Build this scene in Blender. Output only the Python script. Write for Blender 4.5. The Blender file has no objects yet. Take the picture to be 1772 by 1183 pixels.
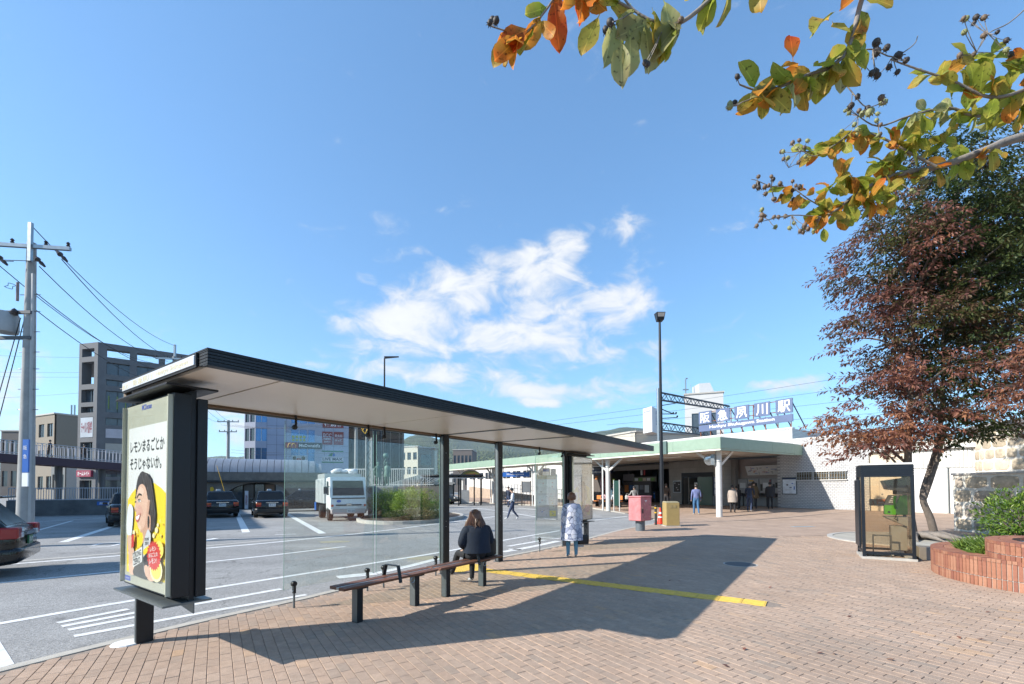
import bpy, bmesh, math, random
from mathutils import Vector, Matrix, noise
R = math.radians
random.seed(7)
sc = bpy.context.scene
COL = sc.collection
V = Vector

# ------------------------------------------------------------------ camera
EYE = V((0, 0, 1.65))
FPX, CX, CY, HOR = 789.0, 886.0, 591.5, 842.0
PITCH, ROLL = R(1.5), R(0.25)
_f = V((0, math.cos(PITCH), math.sin(PITCH)))
_r0 = V((1, 0, 0)); _u0 = _r0.cross(_f)
_r = _r0 * math.cos(ROLL) - _u0 * math.sin(ROLL)
_u = _r0 * math.sin(ROLL) + _u0 * math.cos(ROLL)
SHP = HOR - CY - FPX * math.tan(PITCH)
cam = bpy.data.cameras.new('camera'); camo = bpy.data.objects.new('camera', cam); COL.objects.link(camo)
cam.sensor_width = 36.0; cam.lens = FPX / 1772 * 36; cam.shift_y = SHP / 1772
cam.clip_start = 0.05; cam.clip_end = 9000
mw = Matrix((_r, _u, -_f)).transposed().to_4x4(); mw.translation = EYE
camo.matrix_world = mw
sc.camera = camo

def ray(px, py):
    return _f * FPX + _r * (px - CX) - _u * (py - CY - SHP)
def G(px, py, z=0.0):          # survey point on level ground
    d = ray(px, py); return EYE + d * ((z - EYE.z) / d.z)
def at(px, py, Y):             # survey point at a given distance
    d = ray(px, py); return EYE + d * (Y / d.y)

# ------------------------------------------------------------------ light
SUN_AZ, SUN_EL = 17.5, 32.0     # shadows run 17.5 deg from +X towards +Y
EXPOSURE, SKY, SUN = 0.8, 0.1, 5.0
sdir = V((math.cos(R(SUN_AZ)) * math.cos(R(SUN_EL)), math.sin(R(SUN_AZ)) * math.cos(R(SUN_EL)), -math.sin(R(SUN_EL))))
sl = bpy.data.lights.new('sun', 'SUN'); sl.energy = SUN; sl.angle = R(0.5); sl.color = (1.0, 0.94, 0.86)
so = bpy.data.objects.new('sun', sl); COL.objects.link(so); so.location = (-30, -10, 30)
so.rotation_euler = sdir.to_track_quat('-Z', 'Y').to_euler()
vs = sc.view_settings; vs.view_transform = 'Standard'; vs.look = 'None'; vs.exposure = EXPOSURE; vs.gamma = 1.0
vs.use_curve_mapping = False
try:
    sc.cycles.use_denoising = True; sc.cycles.max_bounces = 8; sc.cycles.transparent_max_bounces = 16
    sc.cycles.caustics_reflective = False; sc.cycles.caustics_refractive = False
except Exception:
    pass

# ------------------------------------------------------------------ sky with clouds
w = bpy.data.worlds.new('World'); sc.world = w; w.use_nodes = True
w.cycles.sampling_method = 'MANUAL'; w.cycles.sample_map_resolution = 256
nt = w.node_tree; nt.nodes.clear(); N = nt.nodes.new; L = nt.links.new
def nd(t, **k):
    n = N(t)
    for a, b in k.items(): setattr(n, a, b)
    return n
def mth(op, a, b=None, c=None, clamp=False):
    n = N('ShaderNodeMath'); n.operation = op; n.use_clamp = clamp
    for i, x in enumerate((a, b, c)):
        if x is None: continue
        if isinstance(x, (int, float)): n.inputs[i].default_value = x
        else: L(x, n.inputs[i])
    return n.outputs[0]
out = N('ShaderNodeOutputWorld'); bg = N('ShaderNodeBackground'); bg.inputs[1].default_value = SKY
L(bg.outputs[0], out.inputs[0])
sky = N('ShaderNodeTexSky'); sky.sky_type = 'NISHITA'; sky.sun_disc = False
sky.sun_elevation = R(SUN_EL); sky.sun_rotation = math.atan2(-sdir.x, -sdir.y)
sky.altitude = 40; sky.air_density = 1.0; sky.dust_density = 0.35; sky.ozone_density = 1.0
tc = N('ShaderNodeTexCoord'); sep = N('ShaderNodeSeparateXYZ'); L(tc.outputs['Generated'], sep.inputs[0])
az = mth('ARCTAN2', sep.outputs[0], sep.outputs[1]); el = mth('ARCSINE', sep.outputs[2])
mask = None
CLOUDS = [  # centre (px, py), half size px, weight
    (735, 560, 112, 66, 1.05), (790, 510, 90, 50, 1.0), (905, 470, 110, 46, .92), (975, 440, 38, 42, .95),
    (880, 585, 150, 44, 1.0), (960, 545, 100, 60, .92), (1060, 525, 80, 50, .88), (685, 500, 45, 28, .62),
    (625, 480, 25, 16, .62), (980, 610, 130, 24, .6), (965, 668, 160, 28, .85), (925, 698, 36, 15, 1.0),
    (700, 655, 120, 24, .78), (540, 635, 60, 14, .62), (1075, 400, 55, 32, .62), (1020, 500, 60, 50, .6), (495, 498, 22, 12, .7),
    (625, 556, 34, 10, .58), (1370, 662, 65, 20, .95), (1140, 610, 60, 20, .5), (1080, 690, 80, 16, .5),
    (20, 700, 60, 60, .8), (5, 590, 30, 30, .6), (400, 720, 60, 50, .8), (-90, 640, 90, 30, .8), (1900, 640, 90, 30, .8), (230, 745, 60, 20, .6), (1640, 700, 80, 16, .6)]
_ne = N('ShaderNodeTexNoise'); _ne.inputs['Scale'].default_value = 7.0; _ne.inputs['Detail'].default_value = 3
_nm = N('ShaderNodeMapping'); L(tc.outputs['Generated'], _nm.inputs[0]); _nm.inputs['Scale'].default_value = (1, 1, 1.9)
L(_nm.outputs[0], _ne.inputs['Vector'])
_ns = N('ShaderNodeSeparateXYZ'); L(_ne.outputs['Color'], _ns.inputs[0])
azw = mth('ADD', az, mth('MULTIPLY', mth('SUBTRACT', _ns.outputs[0], .5), .14))
elw = mth('ADD', el, mth('MULTIPLY', mth('SUBTRACT', _ns.outputs[1], .5), .09))
aev = N('ShaderNodeCombineXYZ'); L(azw, aev.inputs[0]); L(elw, aev.inputs[1])
for (px, py, rx, ry, wt) in CLOUDS:
    d = ray(px, py).normalized(); a0 = math.atan2(d.x, d.y); e0 = math.asin(d.z)
    dx = ray(px + rx, py).normalized(); a1 = abs(math.atan2(dx.x, dx.y) - a0)
    dy = ray(px, py - ry).normalized(); e1 = abs(math.asin(dy.z) - e0)
    q = N('ShaderNodeVectorMath'); q.operation = 'MULTIPLY_ADD'; L(aev.outputs[0], q.inputs[0])
    q.inputs[1].default_value = (1 / a1, 1 / e1, 0); q.inputs[2].default_value = (-a0 / a1, -e0 / e1, 0)
    dt = N('ShaderNodeVectorMath'); dt.operation = 'DOT_PRODUCT'; L(q.outputs[0], dt.inputs[0]); L(q.outputs[0], dt.inputs[1])
    g = mth('DIVIDE', wt, mth('MULTIPLY_ADD', dt.outputs['Value'], dt.outputs['Value'], 1.0))
    mask = g if mask is None else mth('MAXIMUM', mask, g)
# scattered clouds for the rest of the sky dome (behind the viewer)
gn = N('ShaderNodeTexNoise'); gn.inputs['Scale'].default_value = 2.2; gn.inputs['Detail'].default_value = 2
L(_nm.outputs[0], gn.inputs['Vector'])
back = mth('MULTIPLY', mth('SMOOTH_MIN', 1.0, mth('MULTIPLY', sep.outputs[1], -3.0), .1), 1.0, clamp=True)
back = mth('MULTIPLY', mth('MULTIPLY', back, mth('MULTIPLY', mth('SUBTRACT', gn.outputs['Fac'], .5), 5.0, clamp=True)), .8, clamp=True)
mask = mth('MAXIMUM', mask, back)
fn = N('ShaderNodeTexNoise'); fn.inputs['Scale'].default_value = 11.0; fn.inputs['Detail'].default_value = 8; fn.inputs['Roughness'].default_value = .62
fn.inputs['Distortion'].default_value = .6
L(_nm.outputs[0], fn.inputs['Vector'])
dens = mth('ADD', mask, mth('MULTIPLY', mth('SUBTRACT', fn.outputs['Fac'], .5), 2.35))
mr = N('ShaderNodeMapRange'); mr.interpolation_type = 'SMOOTHSTEP'; L(dens, mr.inputs[0])
mr.inputs[1].default_value = .27; mr.inputs[2].default_value = 1.16; mr.inputs[3].default_value = 0; mr.inputs[4].default_value = .97
alpha = mth('MULTIPLY', mr.outputs[0], mth('MULTIPLY', el, 40.0, clamp=True))
lit = N('ShaderNodeMapRange'); L(dens, lit.inputs[0]); lit.inputs[1].default_value = .5; lit.inputs[2].default_value = 1.6; lit.inputs[3].default_value = .80; lit.inputs[4].default_value = 1.0
cc = N('ShaderNodeMix'); cc.data_type = 'RGBA'
cl = N('ShaderNodeVectorMath'); cl.operation = 'SCALE'; cl.inputs[0].default_value = (6.2, 6.3, 6.5); L(lit.outputs[0], cl.inputs['Scale'])
CLOUDCOL = cl
skyc = N('ShaderNodeMix'); skyc.data_type = 'RGBA'; skyc.blend_type = 'MULTIPLY'; skyc.inputs[0].default_value = 1.0
gm = N('ShaderNodeGamma'); gm.inputs[1].default_value = .78; L(sky.outputs[0], gm.inputs[0])
L(gm.outputs[0], skyc.inputs[6]); skyc.inputs[7].default_value = (1.03, 1.60, 2.08, 1)
L(alpha, cc.inputs[0]); L(skyc.outputs[2], cc.inputs[6]); L(cl.outputs[0], cc.inputs[7])
L(cc.outputs[2], bg.inputs[0])

# ------------------------------------------------------------------ helpers
def lin(h):
    h = h.lstrip('#'); o = []
    for i in (0, 2, 4):
        x = int(h[i:i + 2], 16) / 255
        o.append(x / 12.92 if x <= .04045 else ((x + .055) / 1.055) ** 2.4)
    return tuple(o)
MATS = {}
def mat(name, col=(.5, .5, .5), rough=.6, metal=0.0, var=.08, scale=6.0, bump=0.0, bscale=60.0, coat=0.0, spec=.5, emit=0.0, dirt=0.0, trans=0.0):
    if name in MATS: return MATS[name]
    if isinstance(col, str): col = lin(col)
    m = bpy.data.materials.new(name); m.use_nodes = True; t = m.node_tree
    b = t.nodes['Principled BSDF']
    b.inputs['Roughness'].default_value = rough; b.inputs['Metallic'].default_value = metal
    b.inputs['Specular IOR Level'].default_value = spec; b.inputs['Coat Weight'].default_value = coat
    if trans: b.inputs['Transmission Weight'].default_value = trans
    cs = (*col, 1)
    if var or dirt:
        tx = t.nodes.new('ShaderNodeTexCoord'); n = t.nodes.new('ShaderNodeTexNoise')
        n.inputs['Scale'].default_value = scale; n.inputs['Detail'].default_value = 8; n.inputs['Roughness'].default_value = .65
        t.links.new(tx.outputs['Object'], n.inputs['Vector'])
        mx = t.nodes.new('ShaderNodeMix'); mx.data_type = 'RGBA'
        rr = t.nodes.new('ShaderNodeMapRange'); rr.inputs[1].default_value = .3; rr.inputs[2].default_value = .7
        t.links.new(n.outputs['Fac'], rr.inputs[0]); t.links.new(rr.outputs[0], mx.inputs[0])
        mx.inputs[6].default_value = tuple(max(0, c * (1 - var - dirt)) for c in col) + (1,)
        mx.inputs[7].default_value = tuple(min(1, c * (1 + var)) for c in col) + (1,)
        t.links.new(mx.outputs[2], b.inputs['Base Color'])
        ro = t.nodes.new('ShaderNodeMapRange'); ro.inputs[3].default_value = max(0.02, rough - .07); ro.inputs[4].default_value = min(1, rough + .1)
        t.links.new(n.outputs['Fac'], ro.inputs[0]); t.links.new(ro.outputs[0], b.inputs['Roughness'])
    else:
        b.inputs['Base Color'].default_value = cs
    if bump:
        tx = t.nodes.new('ShaderNodeTexCoord'); n = t.nodes.new('ShaderNodeTexNoise'); n.inputs['Scale'].default_value = bscale; n.inputs['Detail'].default_value = 4
        t.links.new(tx.outputs['Object'], n.inputs['Vector'])
        bp = t.nodes.new('ShaderNodeBump'); bp.inputs['Strength'].default_value = bump; bp.inputs['Distance'].default_value = .01
        t.links.new(n.outputs['Fac'], bp.inputs['Height']); t.links.new(bp.outputs[0], b.inputs['Normal'])
    if emit:
        b.inputs['Emission Color'].default_value = cs; b.inputs['Emission Strength'].default_value = emit
    MATS[name] = m; return m

class MB:
    def __init__(s): s.v = []; s.f = []; s.m = []; s.k = 0
    def add(s, vs, fs):
        o = len(s.v); s.v += [V(p) for p in vs]
        for f in fs: s.f.append([i + o for i in f]); s.m.append(s.k)
        return s
    def box(s, x0, x1, y0, y1, z0, z1):
        return s.add([(x0, y0, z0), (x1, y0, z0), (x1, y1, z0), (x0, y1, z0), (x0, y0, z1), (x1, y0, z1), (x1, y1, z1), (x0, y1, z1)],
                     [(3, 2, 1, 0), (4, 5, 6, 7), (0, 1, 5, 4), (1, 2, 6, 5), (2, 3, 7, 6), (3, 0, 4, 7)])
    def obox(s, c, hx, hy, hz, ex=V((1, 0, 0)), ey=V((0, 1, 0)), ez=V((0, 0, 1))):
        c = V(c); p = []
        for z in (-1, 1):
            for x, y in ((-1, -1), (1, -1), (1, 1), (-1, 1)): p.append(c + ex * hx * x + ey * hy * y + ez * hz * z)
        return s.add(p, [(3, 2, 1, 0), (4, 5, 6, 7), (0, 1, 5, 4), (1, 2, 6, 5), (2, 3, 7, 6), (3, 0, 4, 7)])
    def bar(s, a, b, w, h, up=V((0, 0, 1))):
        a, b = V(a), V(b); d = b - a; l = d.length; d.normalize()
        x = d.cross(up)
        if x.length < 1e-4: x = d.cross(V((1, 0, 0)))
        x.normalize(); y = x.cross(d)
        return s.obox((a + b) / 2, w / 2, l / 2, h / 2, x, d, y)
    def tube(s, pts, r, n=8, cap=True):
        pts = [V(p) for p in pts]; k = len(pts)
        rr = r if isinstance(r, (list, tuple)) else [r] * k
        vs = []; fs = []; px = None
        for i, p in enumerate(pts):
            d = (pts[min(i + 1, k - 1)] - pts[max(i - 1, 0)])
            if d.length < 1e-9: d = V((0, 0, 1))
            d.normalize()
            if px is None:
                px = d.cross(V((0, 0, 1)))
                if px.length < 1e-3: px = V((1, 0, 0))
            px = (px - d * px.dot(d)); px.normalize(); py = d.cross(px)
            for j in range(n):
                a = 2 * math.pi * j / n; vs.append(p + (px * math.cos(a) + py * math.sin(a)) * rr[i])
        for i in range(k - 1):
            for j in range(n):
                fs.append((i * n + j, i * n + (j + 1) % n, (i + 1) * n + (j + 1) % n, (i + 1) * n + j))
        if cap: fs.append(list(range(n - 1, -1, -1))); fs.append([(k - 1) * n + j for j in range(n)])
        return s.add(vs, fs)
    def cyl(s, a, b, r0, r1=None, n=12): return s.tube([a, b], [r0, r0 if r1 is None else r1], n)
    def lathe(s, prof, c=(0, 0, 0), n=16, ex=V((1, 0, 0)), ey=V((0, 1, 0)), ez=V((0, 0, 1))):
        c = V(c); vs = []; fs = []; k = len(prof)
        for (r, z) in prof:
            for j in range(n):
                a = 2 * math.pi * j / n; vs.append(c + ex * r * math.cos(a) + ey * r * math.sin(a) + ez * z)
        for i in range(k - 1):
            for j in range(n): fs.append((i * n + j, i * n + (j + 1) % n, (i + 1) * n + (j + 1) % n, (i + 1) * n + j))
        if prof[0][0] > 1e-4: fs.append(list(range(n - 1, -1, -1)))
        if prof[-1][0] > 1e-4: fs.append([(k - 1) * n + j for j in range(n)])
        return s.add(vs, fs)
    def prism(s, poly, o, ex, ey, ez, d0, d1):
        o, ex, ey, ez = V(o), V(ex), V(ey), V(ez); n = len(poly)
        vs = [o + ex * x + ey * y + ez * d0 for x, y in poly] + [o + ex * x + ey * y + ez * d1 for x, y in poly]
        fs = [list(range(n - 1, -1, -1)), list(range(n, 2 * n))]
        for i in range(n): fs.append((i, (i + 1) % n, n + (i + 1) % n, n + i))
        return s.add(vs, fs)
    def poly(s, pts): return s.add(pts, [list(range(len(pts)))])
    def loft(s, rings, cap=True, closed=True):
        n = len(rings[0]); vs = [p for r in rings for p in r]; fs = []
        for i in range(len(rings) - 1):
            for j in range(n if closed else n - 1): fs.append((i * n + j, i * n + (j + 1) % n, (i + 1) * n + (j + 1) % n, (i + 1) * n + j))
        if cap: fs.append(list(range(n - 1, -1, -1))); fs.append([(len(rings) - 1) * n + j for j in range(n)])
        return s.add(vs, fs)
    def mesh(s, name, mats, smooth=0, fix=True):
        me = bpy.data.meshes.new(name); me.from_pydata([tuple(p) for p in s.v], [], s.f)
        for m in (mats if isinstance(mats, (list, tuple)) else [mats]): me.materials.append(m)
        me.polygons.foreach_set('material_index', s.m)
        if fix:
            b = bmesh.new(); b.from_mesh(me); bmesh.ops.recalc_face_normals(b, faces=b.faces); b.to_mesh(me); b.free()
        if smooth:
            me.polygons.foreach_set('use_smooth', [True] * len(me.polygons)); me.set_sharp_from_angle(angle=R(smooth))
        me.update(); return me
    def build(s, name, mats, parent=None, smooth=0, bev=0, fix=True):
        o = bpy.data.objects.new(name, s.mesh(name, mats, smooth, fix)); COL.objects.link(o)
        if parent is not None: o.parent = parent
        if bev:
            md = o.modifiers.new('edge', 'BEVEL'); md.width = bev; md.segments = 2; md.limit_method = 'ANGLE'; md.angle_limit = R(40)
        return o
def tag(o, label=None, cat=None, group=None, kind=None):
    if label: o['label'] = label
    if cat: o['category'] = cat
    if group: o['group'] = group
    if kind: o['kind'] = kind
    return o
def thing(name, label, cat, loc=(0, 0, 0), rz=0.0, group=None):
    o = bpy.data.objects.new(name, None); COL.objects.link(o); o.empty_display_size = .2
    o.location = loc; o.rotation_euler = (0, 0, rz); return tag(o, label, cat, group)
def inst(me, name, parent=None, loc=(0, 0, 0), rot=(0, 0, 0), sca=(1, 1, 1)):
    o = bpy.data.objects.new(name, me); COL.objects.link(o); o.location = loc; o.rotation_euler = rot; o.scale = sca
    if parent is not None: o.parent = parent
    return o
def copy_tree(o, parent=None):
    c = o.copy(); COL.objects.link(c)
    if parent is not None: c.parent = parent
    for ch in list(o.children): copy_tree(ch, c)
    return c
_tx = {}
def text_geo(s, bold=0.0):
    if (s, bold) in _tx: return _tx[(s, bold)]
    cu = bpy.data.curves.new('lettering', 'FONT'); cu.body = s; cu.size = 1; cu.resolution_u = 2; cu.offset = bold
    o = bpy.data.objects.new('lettering', cu); COL.objects.link(o)
    me = bpy.data.meshes.new_from_object(o.evaluated_get(bpy.context.evaluated_depsgraph_get()))
    vs = [v.co.copy() for v in me.vertices]; fs = [list(p.vertices) for p in me.polygons]
    bpy.data.objects.remove(o); bpy.data.curves.remove(cu); bpy.data.meshes.remove(me)
    if vs:
        x0 = min(v.x for v in vs); x1 = max(v.x for v in vs); y0 = min(v.y for v in vs); y1 = max(v.y for v in vs)
        vs = [((v.x - x0) / (x1 - x0 + 1e-9), (v.y - y0) / (y1 - y0 + 1e-9)) for v in vs]
    _tx[(s, bold)] = (vs, fs); return vs, fs
def lettering(s, o, ex, ey, w, h, m, parent, bold=0.0, name='lettering'):
    vs, fs = text_geo(s, bold); b = MB(); o, ex, ey = V(o), V(ex), V(ey)
    b.add([o + ex * x * w + ey * y * h for x, y in vs], fs)
    return b.build(name, m, parent, fix=False)
X, Y, Z = V((1, 0, 0)), V((0, 1, 0)), V((0, 0, 1))

# ------------------------------------------------------------------ ground materials
def asphalt_mat():
    m = bpy.data.materials.new('asphalt'); m.use_nodes = True; t = m.node_tree; n = t.nodes.new; l = t.links.new
    b = t.nodes['Principled BSDF']; tx = n('ShaderNodeTexCoord')
    a = n('ShaderNodeTexNoise'); a.inputs['Scale'].default_value = 95; a.inputs['Detail'].default_value = 3; l(tx.outputs['Object'], a.inputs['Vector'])
    v = n('ShaderNodeTexVoronoi'); v.inputs['Scale'].default_value = 70; l(tx.outputs['Object'], v.inputs['Vector'])
    c = n('ShaderNodeTexNoise'); c.inputs['Scale'].default_value = .55; c.inputs['Detail'].default_value = 7; c.inputs['Roughness'].default_value = .7; l(tx.outputs['Object'], c.inputs['Vector'])
    # long worn tyre lanes running with the road
    mp = n('ShaderNodeMapping'); mp.inputs['Rotation'].default_value = (0, 0, R(-55)); mp.inputs['Scale'].default_value = (.06, .9, 1); l(tx.outputs['Object'], mp.inputs[0])
    s = n('ShaderNodeTexNoise'); s.inputs['Scale'].default_value = 1.0; s.inputs['Detail'].default_value = 5; l(mp.outputs[0], s.inputs['Vector'])
    r1 = n('ShaderNodeValToRGB'); l(v.outputs['Color'], r1.inputs[0])
    e = r1.color_ramp.elements; e[0].color = (.18, .178, .17, 1); e[1].color = (.485, .475, .455, 1); e.new(.55).color = (.325, .322, .312, 1); e.new(.85).color = (.382, .377, .363, 1)
    def mult(x, y, lo, hi, p0=.3, p1=.7):
        g = n('ShaderNodeMapRange'); l(y, g.inputs[0]); g.inputs[1].default_value = p0; g.inputs[2].default_value = p1; g.inputs[3].default_value = lo; g.inputs[4].default_value = hi
        k = n('ShaderNodeVectorMath'); k.operation = 'SCALE'; l(x, k.inputs[0]); l(g.outputs[0], k.inputs['Scale']); return k.outputs[0]
    o = mult(r1.outputs[0], a.outputs['Fac'], .72, 1.2); o = mult(o, c.outputs['Fac'], .82, 1.12); o = mult(o, s.outputs['Fac'], .86, 1.08)
    cr = n('ShaderNodeTexVoronoi'); cr.feature = 'DISTANCE_TO_EDGE'; cr.inputs['Scale'].default_value = .35
    wq = n('ShaderNodeVectorMath'); wq.operation = 'ADD'; l(tx.outputs['Object'], wq.inputs[0])
    wn = n('ShaderNodeTexNoise'); wn.inputs['Scale'].default_value = 1.3; wn.inputs['Detail'].default_value = 5; l(tx.outputs['Object'], wn.inputs['Vector']); l(wn.outputs['Color'], wq.inputs[1]); l(wq.outputs[0], cr.inputs['Vector'])
    o = mult(o, cr.outputs['Distance'], .6, 1.0, 0, .007)
    pt = n('ShaderNodeTexVoronoi'); pt.distance = 'CHEBYCHEV'; pt.inputs['Scale'].default_value = .16; mp2 = n('ShaderNodeMapping'); mp2.inputs['Rotation'].default_value = (0, 0, R(-55)); l(tx.outputs['Object'], mp2.inputs[0]); l(mp2.outputs[0], pt.inputs['Vector']); o = mult(o, pt.outputs['Color'], .88, 1.06, 0, 1)
    sp2 = n('ShaderNodeTexNoise'); sp2.inputs['Scale'].default_value = 2.3; sp2.inputs['Detail'].default_value = 3; l(tx.outputs['Object'], sp2.inputs['Vector']); o = mult(o, sp2.outputs['Fac'], 1.0, .72, .64, .74)
    l(o, b.inputs['Base Color']); b.inputs['Roughness'].default_value = .88; b.inputs['Specular IOR Level'].default_value = .25
    bp = n('ShaderNodeBump'); bp.inputs['Strength'].default_value = .45; bp.inputs['Distance'].default_value = .006; l(v.outputs['Distance'], bp.inputs['Height']); l(bp.outputs[0], b.inputs['Normal'])
    return m
def paver_mat():
    m = bpy.data.materials.new('paver_block'); m.use_nodes = True; t = m.node_tree; n = t.nodes.new; l = t.links.new
    b = t.nodes['Principled BSDF']; tx = n('ShaderNodeTexCoord'); ge = n('ShaderNodeNewGeometry'); at_ = n('ShaderNodeAttribute'); at_.attribute_name = 'tone'
    r1 = n('ShaderNodeValToRGB'); l(at_.outputs['Fac'], r1.inputs[0]); r1.color_ramp.interpolation = 'LINEAR'
    e = r1.color_ramp.elements; e[0].color = (.325, .255, .20, 1); e[1].color = (.46, .31, .20, 1)
    e.new(.3).color = (.375, .278, .21, 1); e.new(.55).color = (.40, .288, .212, 1); e.new(.8).color = (.425, .315, .237, 1)
    a = n('ShaderNodeTexNoise'); a.inputs['Scale'].default_value = 170; a.inputs['Detail'].default_value = 3; l(ge.outputs['Position'], a.inputs['Vector'])
    c = n('ShaderNodeTexNoise'); c.inputs['Scale'].default_value = .8; c.inputs['Detail'].default_value = 6; c.inputs['Roughness'].default_value = .65; l(ge.outputs['Position'], c.inputs['Vector'])
    d = n('ShaderNodeTexNoise'); d.inputs['Scale'].default_value = 14; d.inputs['Detail'].default_value = 5; l(ge.outputs['Position'], d.inputs['Vector'])
    o = r1.outputs[0]
    for y, lo, hi in ((a, .7, 1.25), (c, .86, 1.1), (d, .9, 1.08)):
        g = n('ShaderNodeMapRange'); l(y.outputs['Fac'], g.inputs[0]); g.inputs[1].default_value = .3; g.inputs[2].default_value = .7; g.inputs[3].default_value = lo; g.inputs[4].default_value = hi
        k = n('ShaderNodeVectorMath'); k.operation = 'SCALE'; l(o, k.inputs[0]); l(g.outputs[0], k.inputs['Scale']); o = k.outputs[0]
    st = n('ShaderNodeTexVoronoi'); st.inputs['Scale'].default_value = 1.9; st.inputs['Randomness'].default_value = 1; l(ge.outputs['Position'], st.inputs['Vector'])
    sg = n('ShaderNodeMapRange'); l(st.outputs['Distance'], sg.inputs[0]); sg.inputs[1].default_value = .018; sg.inputs[2].default_value = .032; sg.inputs[3].default_value = .62; sg.inputs[4].default_value = 1.0
    sk_ = n('ShaderNodeVectorMath'); sk_.operation = 'SCALE'; l(o, sk_.inputs[0]); l(sg.outputs[0], sk_.inputs['Scale']); o = sk_.outputs[0]
    l(o, b.inputs['Base Color']); b.inputs['Roughness'].default_value = .9; b.inputs['Specular IOR Level'].default_value = .25
    bp = n('ShaderNodeBump'); bp.inputs['Strength'].default_value = .5; bp.inputs['Distance'].default_value = .004; l(a.outputs['Fac'], bp.inputs['Height']); l(bp.outputs[0], b.inputs['Normal'])
    return m
def brickfloor_mat(name, ang, bw, bh, c1, c2, mortar, ms=.006, far_red=False):
    m = bpy.data.materials.new(name); m.use_nodes = True; t = m.node_tree; n = t.nodes.new; l = t.links.new
    b = t.nodes['Principled BSDF']; ge = n('ShaderNodeNewGeometry'); mp = n('ShaderNodeMapping'); mp.inputs['Rotation'].default_value = (0, 0, -ang); l(ge.outputs['Position'], mp.inputs[0])
    br = n('ShaderNodeTexBrick'); l(mp.outputs[0], br.inputs['Vector']); br.inputs['Scale'].default_value = 1; br.inputs['Brick Width'].default_value = bw; br.inputs['Row Height'].default_value = bh
    br.inputs['Mortar Size'].default_value = ms; br.inputs['Color1'].default_value = (*c1, 1); br.inputs['Color2'].default_value = (*c2, 1); br.inputs['Mortar'].default_value = (*mortar, 1)
    a = n('ShaderNodeTexNoise'); a.inputs['Scale'].default_value = 1.1; a.inputs['Detail'].default_value = 8; a.inputs['Roughness'].default_value = .7; l(ge.outputs['Position'], a.inputs['Vector'])
    g = n('ShaderNodeMapRange'); l(a.outputs['Fac'], g.inputs[0]); g.inputs[1].default_value = .3; g.inputs[2].default_value = .7; g.inputs[3].default_value = .78; g.inputs[4].default_value = 1.16
    k = n('ShaderNodeVectorMath'); k.operation = 'SCALE'; l(br.outputs['Color'], k.inputs[0]); l(g.outputs[0], k.inputs['Scale']); l(k.outputs[0], b.inputs['Base Color'])
    b.inputs['Roughness'].default_value = .85; b.inputs['Specular IOR Level'].default_value = .25
    return m
ASPHALT = asphalt_mat(); PAVER = paver_mat()
WHITE_LINE = mat('road_paint', (.72, .72, .70), .7, var=.06, scale=9, dirt=.22, bump=.2, bscale=200)
CONC = mat('concrete', (.40, .385, .35), .85, var=.12, scale=5, bump=.3, bscale=90)
ST_ANG = R(33)
ROADZ = -.03
# ------------------------------------------------------------------ road sheet to the horizon
b = MB(); b.poly([(-4000, -4000, ROADZ), (4000, -4000, ROADZ), (4000, 4000, ROADZ), (-4000, 4000, ROADZ)])
road = tag(b.build('road', ASPHALT, fix=False), kind='structure')
def smooth_line(pts, n=6):
    o = []
    for i in range(len(pts) - 1):
        p0, p1, p2, p3 = pts[max(0, i - 1)], pts[i], pts[i + 1], pts[min(len(pts) - 1, i + 2)]
        for k in range(n):
            t = k / n; o.append(.5 * ((2 * p1) + (p2 - p0) * t + (2 * p0 - 5 * p1 + 4 * p2 - p3) * t * t + (3 * p1 - p0 - 3 * p2 + p3) * t ** 3))
    o.append(pts[-1]); return o
def strip(pts, wd, z, name, m, parent, cv=True, h=None):
    pts = [V((p[0], p[1], 0)) for p in pts]
    if cv and len(pts) > 2: pts = smooth_line(pts)
    lft, rgt = [], []
    for i, p in enumerate(pts):
        d = pts[min(i + 1, len(pts) - 1)] - pts[max(0, i - 1)]; d.normalize(); nrm = V((-d.y, d.x, 0))
        lft.append(p + nrm * wd / 2 + Z * z); rgt.append(p - nrm * wd / 2 + Z * z)
    bb = MB()
    if h is None:
        for i in range(len(pts) - 1): bb.poly([rgt[i], rgt[i + 1], lft[i + 1], lft[i]])
    else:
        bb.loft([[rgt[i], lft[i], lft[i] - Z * h, rgt[i] - Z * h] for i in range(len(pts))])
    return bb.build(name, m, parent, fix=h is not None)
def road_px(pts, wd, name='lane_line'):
    return strip([G(x, y, ROADZ) for x, y in pts], wd, ROADZ + .004, name, WHITE_LINE, road)
road_px([(-60, 1090), (0, 1079), (225, 1040), (480, 1000), (760, 956), (870, 935), (969, 918)], .14)
road_px([(-60, 1015), (0, 1008.7), (225, 986.4), (363, 972), (480, 959.5), (597, 945.6)], .13)
road_px([(-40, 981), (58, 973), (225, 960), (363, 948), (480, 937.7), (647, 920), (762, 905.5), (860, 893)], .17)
for a_, b_ in (((99, 1078), (222, 1054)), ((107, 1084), (240, 1059)), ((118, 1090), (255, 1064)), ((128, 1101), (363, 1058))): road_px([a_, b_], .12, 'hatch_line')
road_px([(330, 1047), (487, 1019)], .13); road_px([(363, 1058), (450, 1043), (530, 1029)], .12)
road_px([(584, 999), (650, 992)], .3); road_px([(650, 992), (710, 979), (760, 966)], .2)
road_px([(870, 955), (920, 946), (966, 936)], .22); road_px([(921, 929), (968, 932)], .14); road_px([(880, 945), (944, 934)], .16); road_px([(880, 950), (905, 951)], .14)
road_px([(203, 908), (109, 938)], .24, 'bay_line'); road_px([(60, 919), (125, 901)], .12, 'bay_line'); road_px([(411, 890), (426, 921)], .26, 'bay_line')
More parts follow.
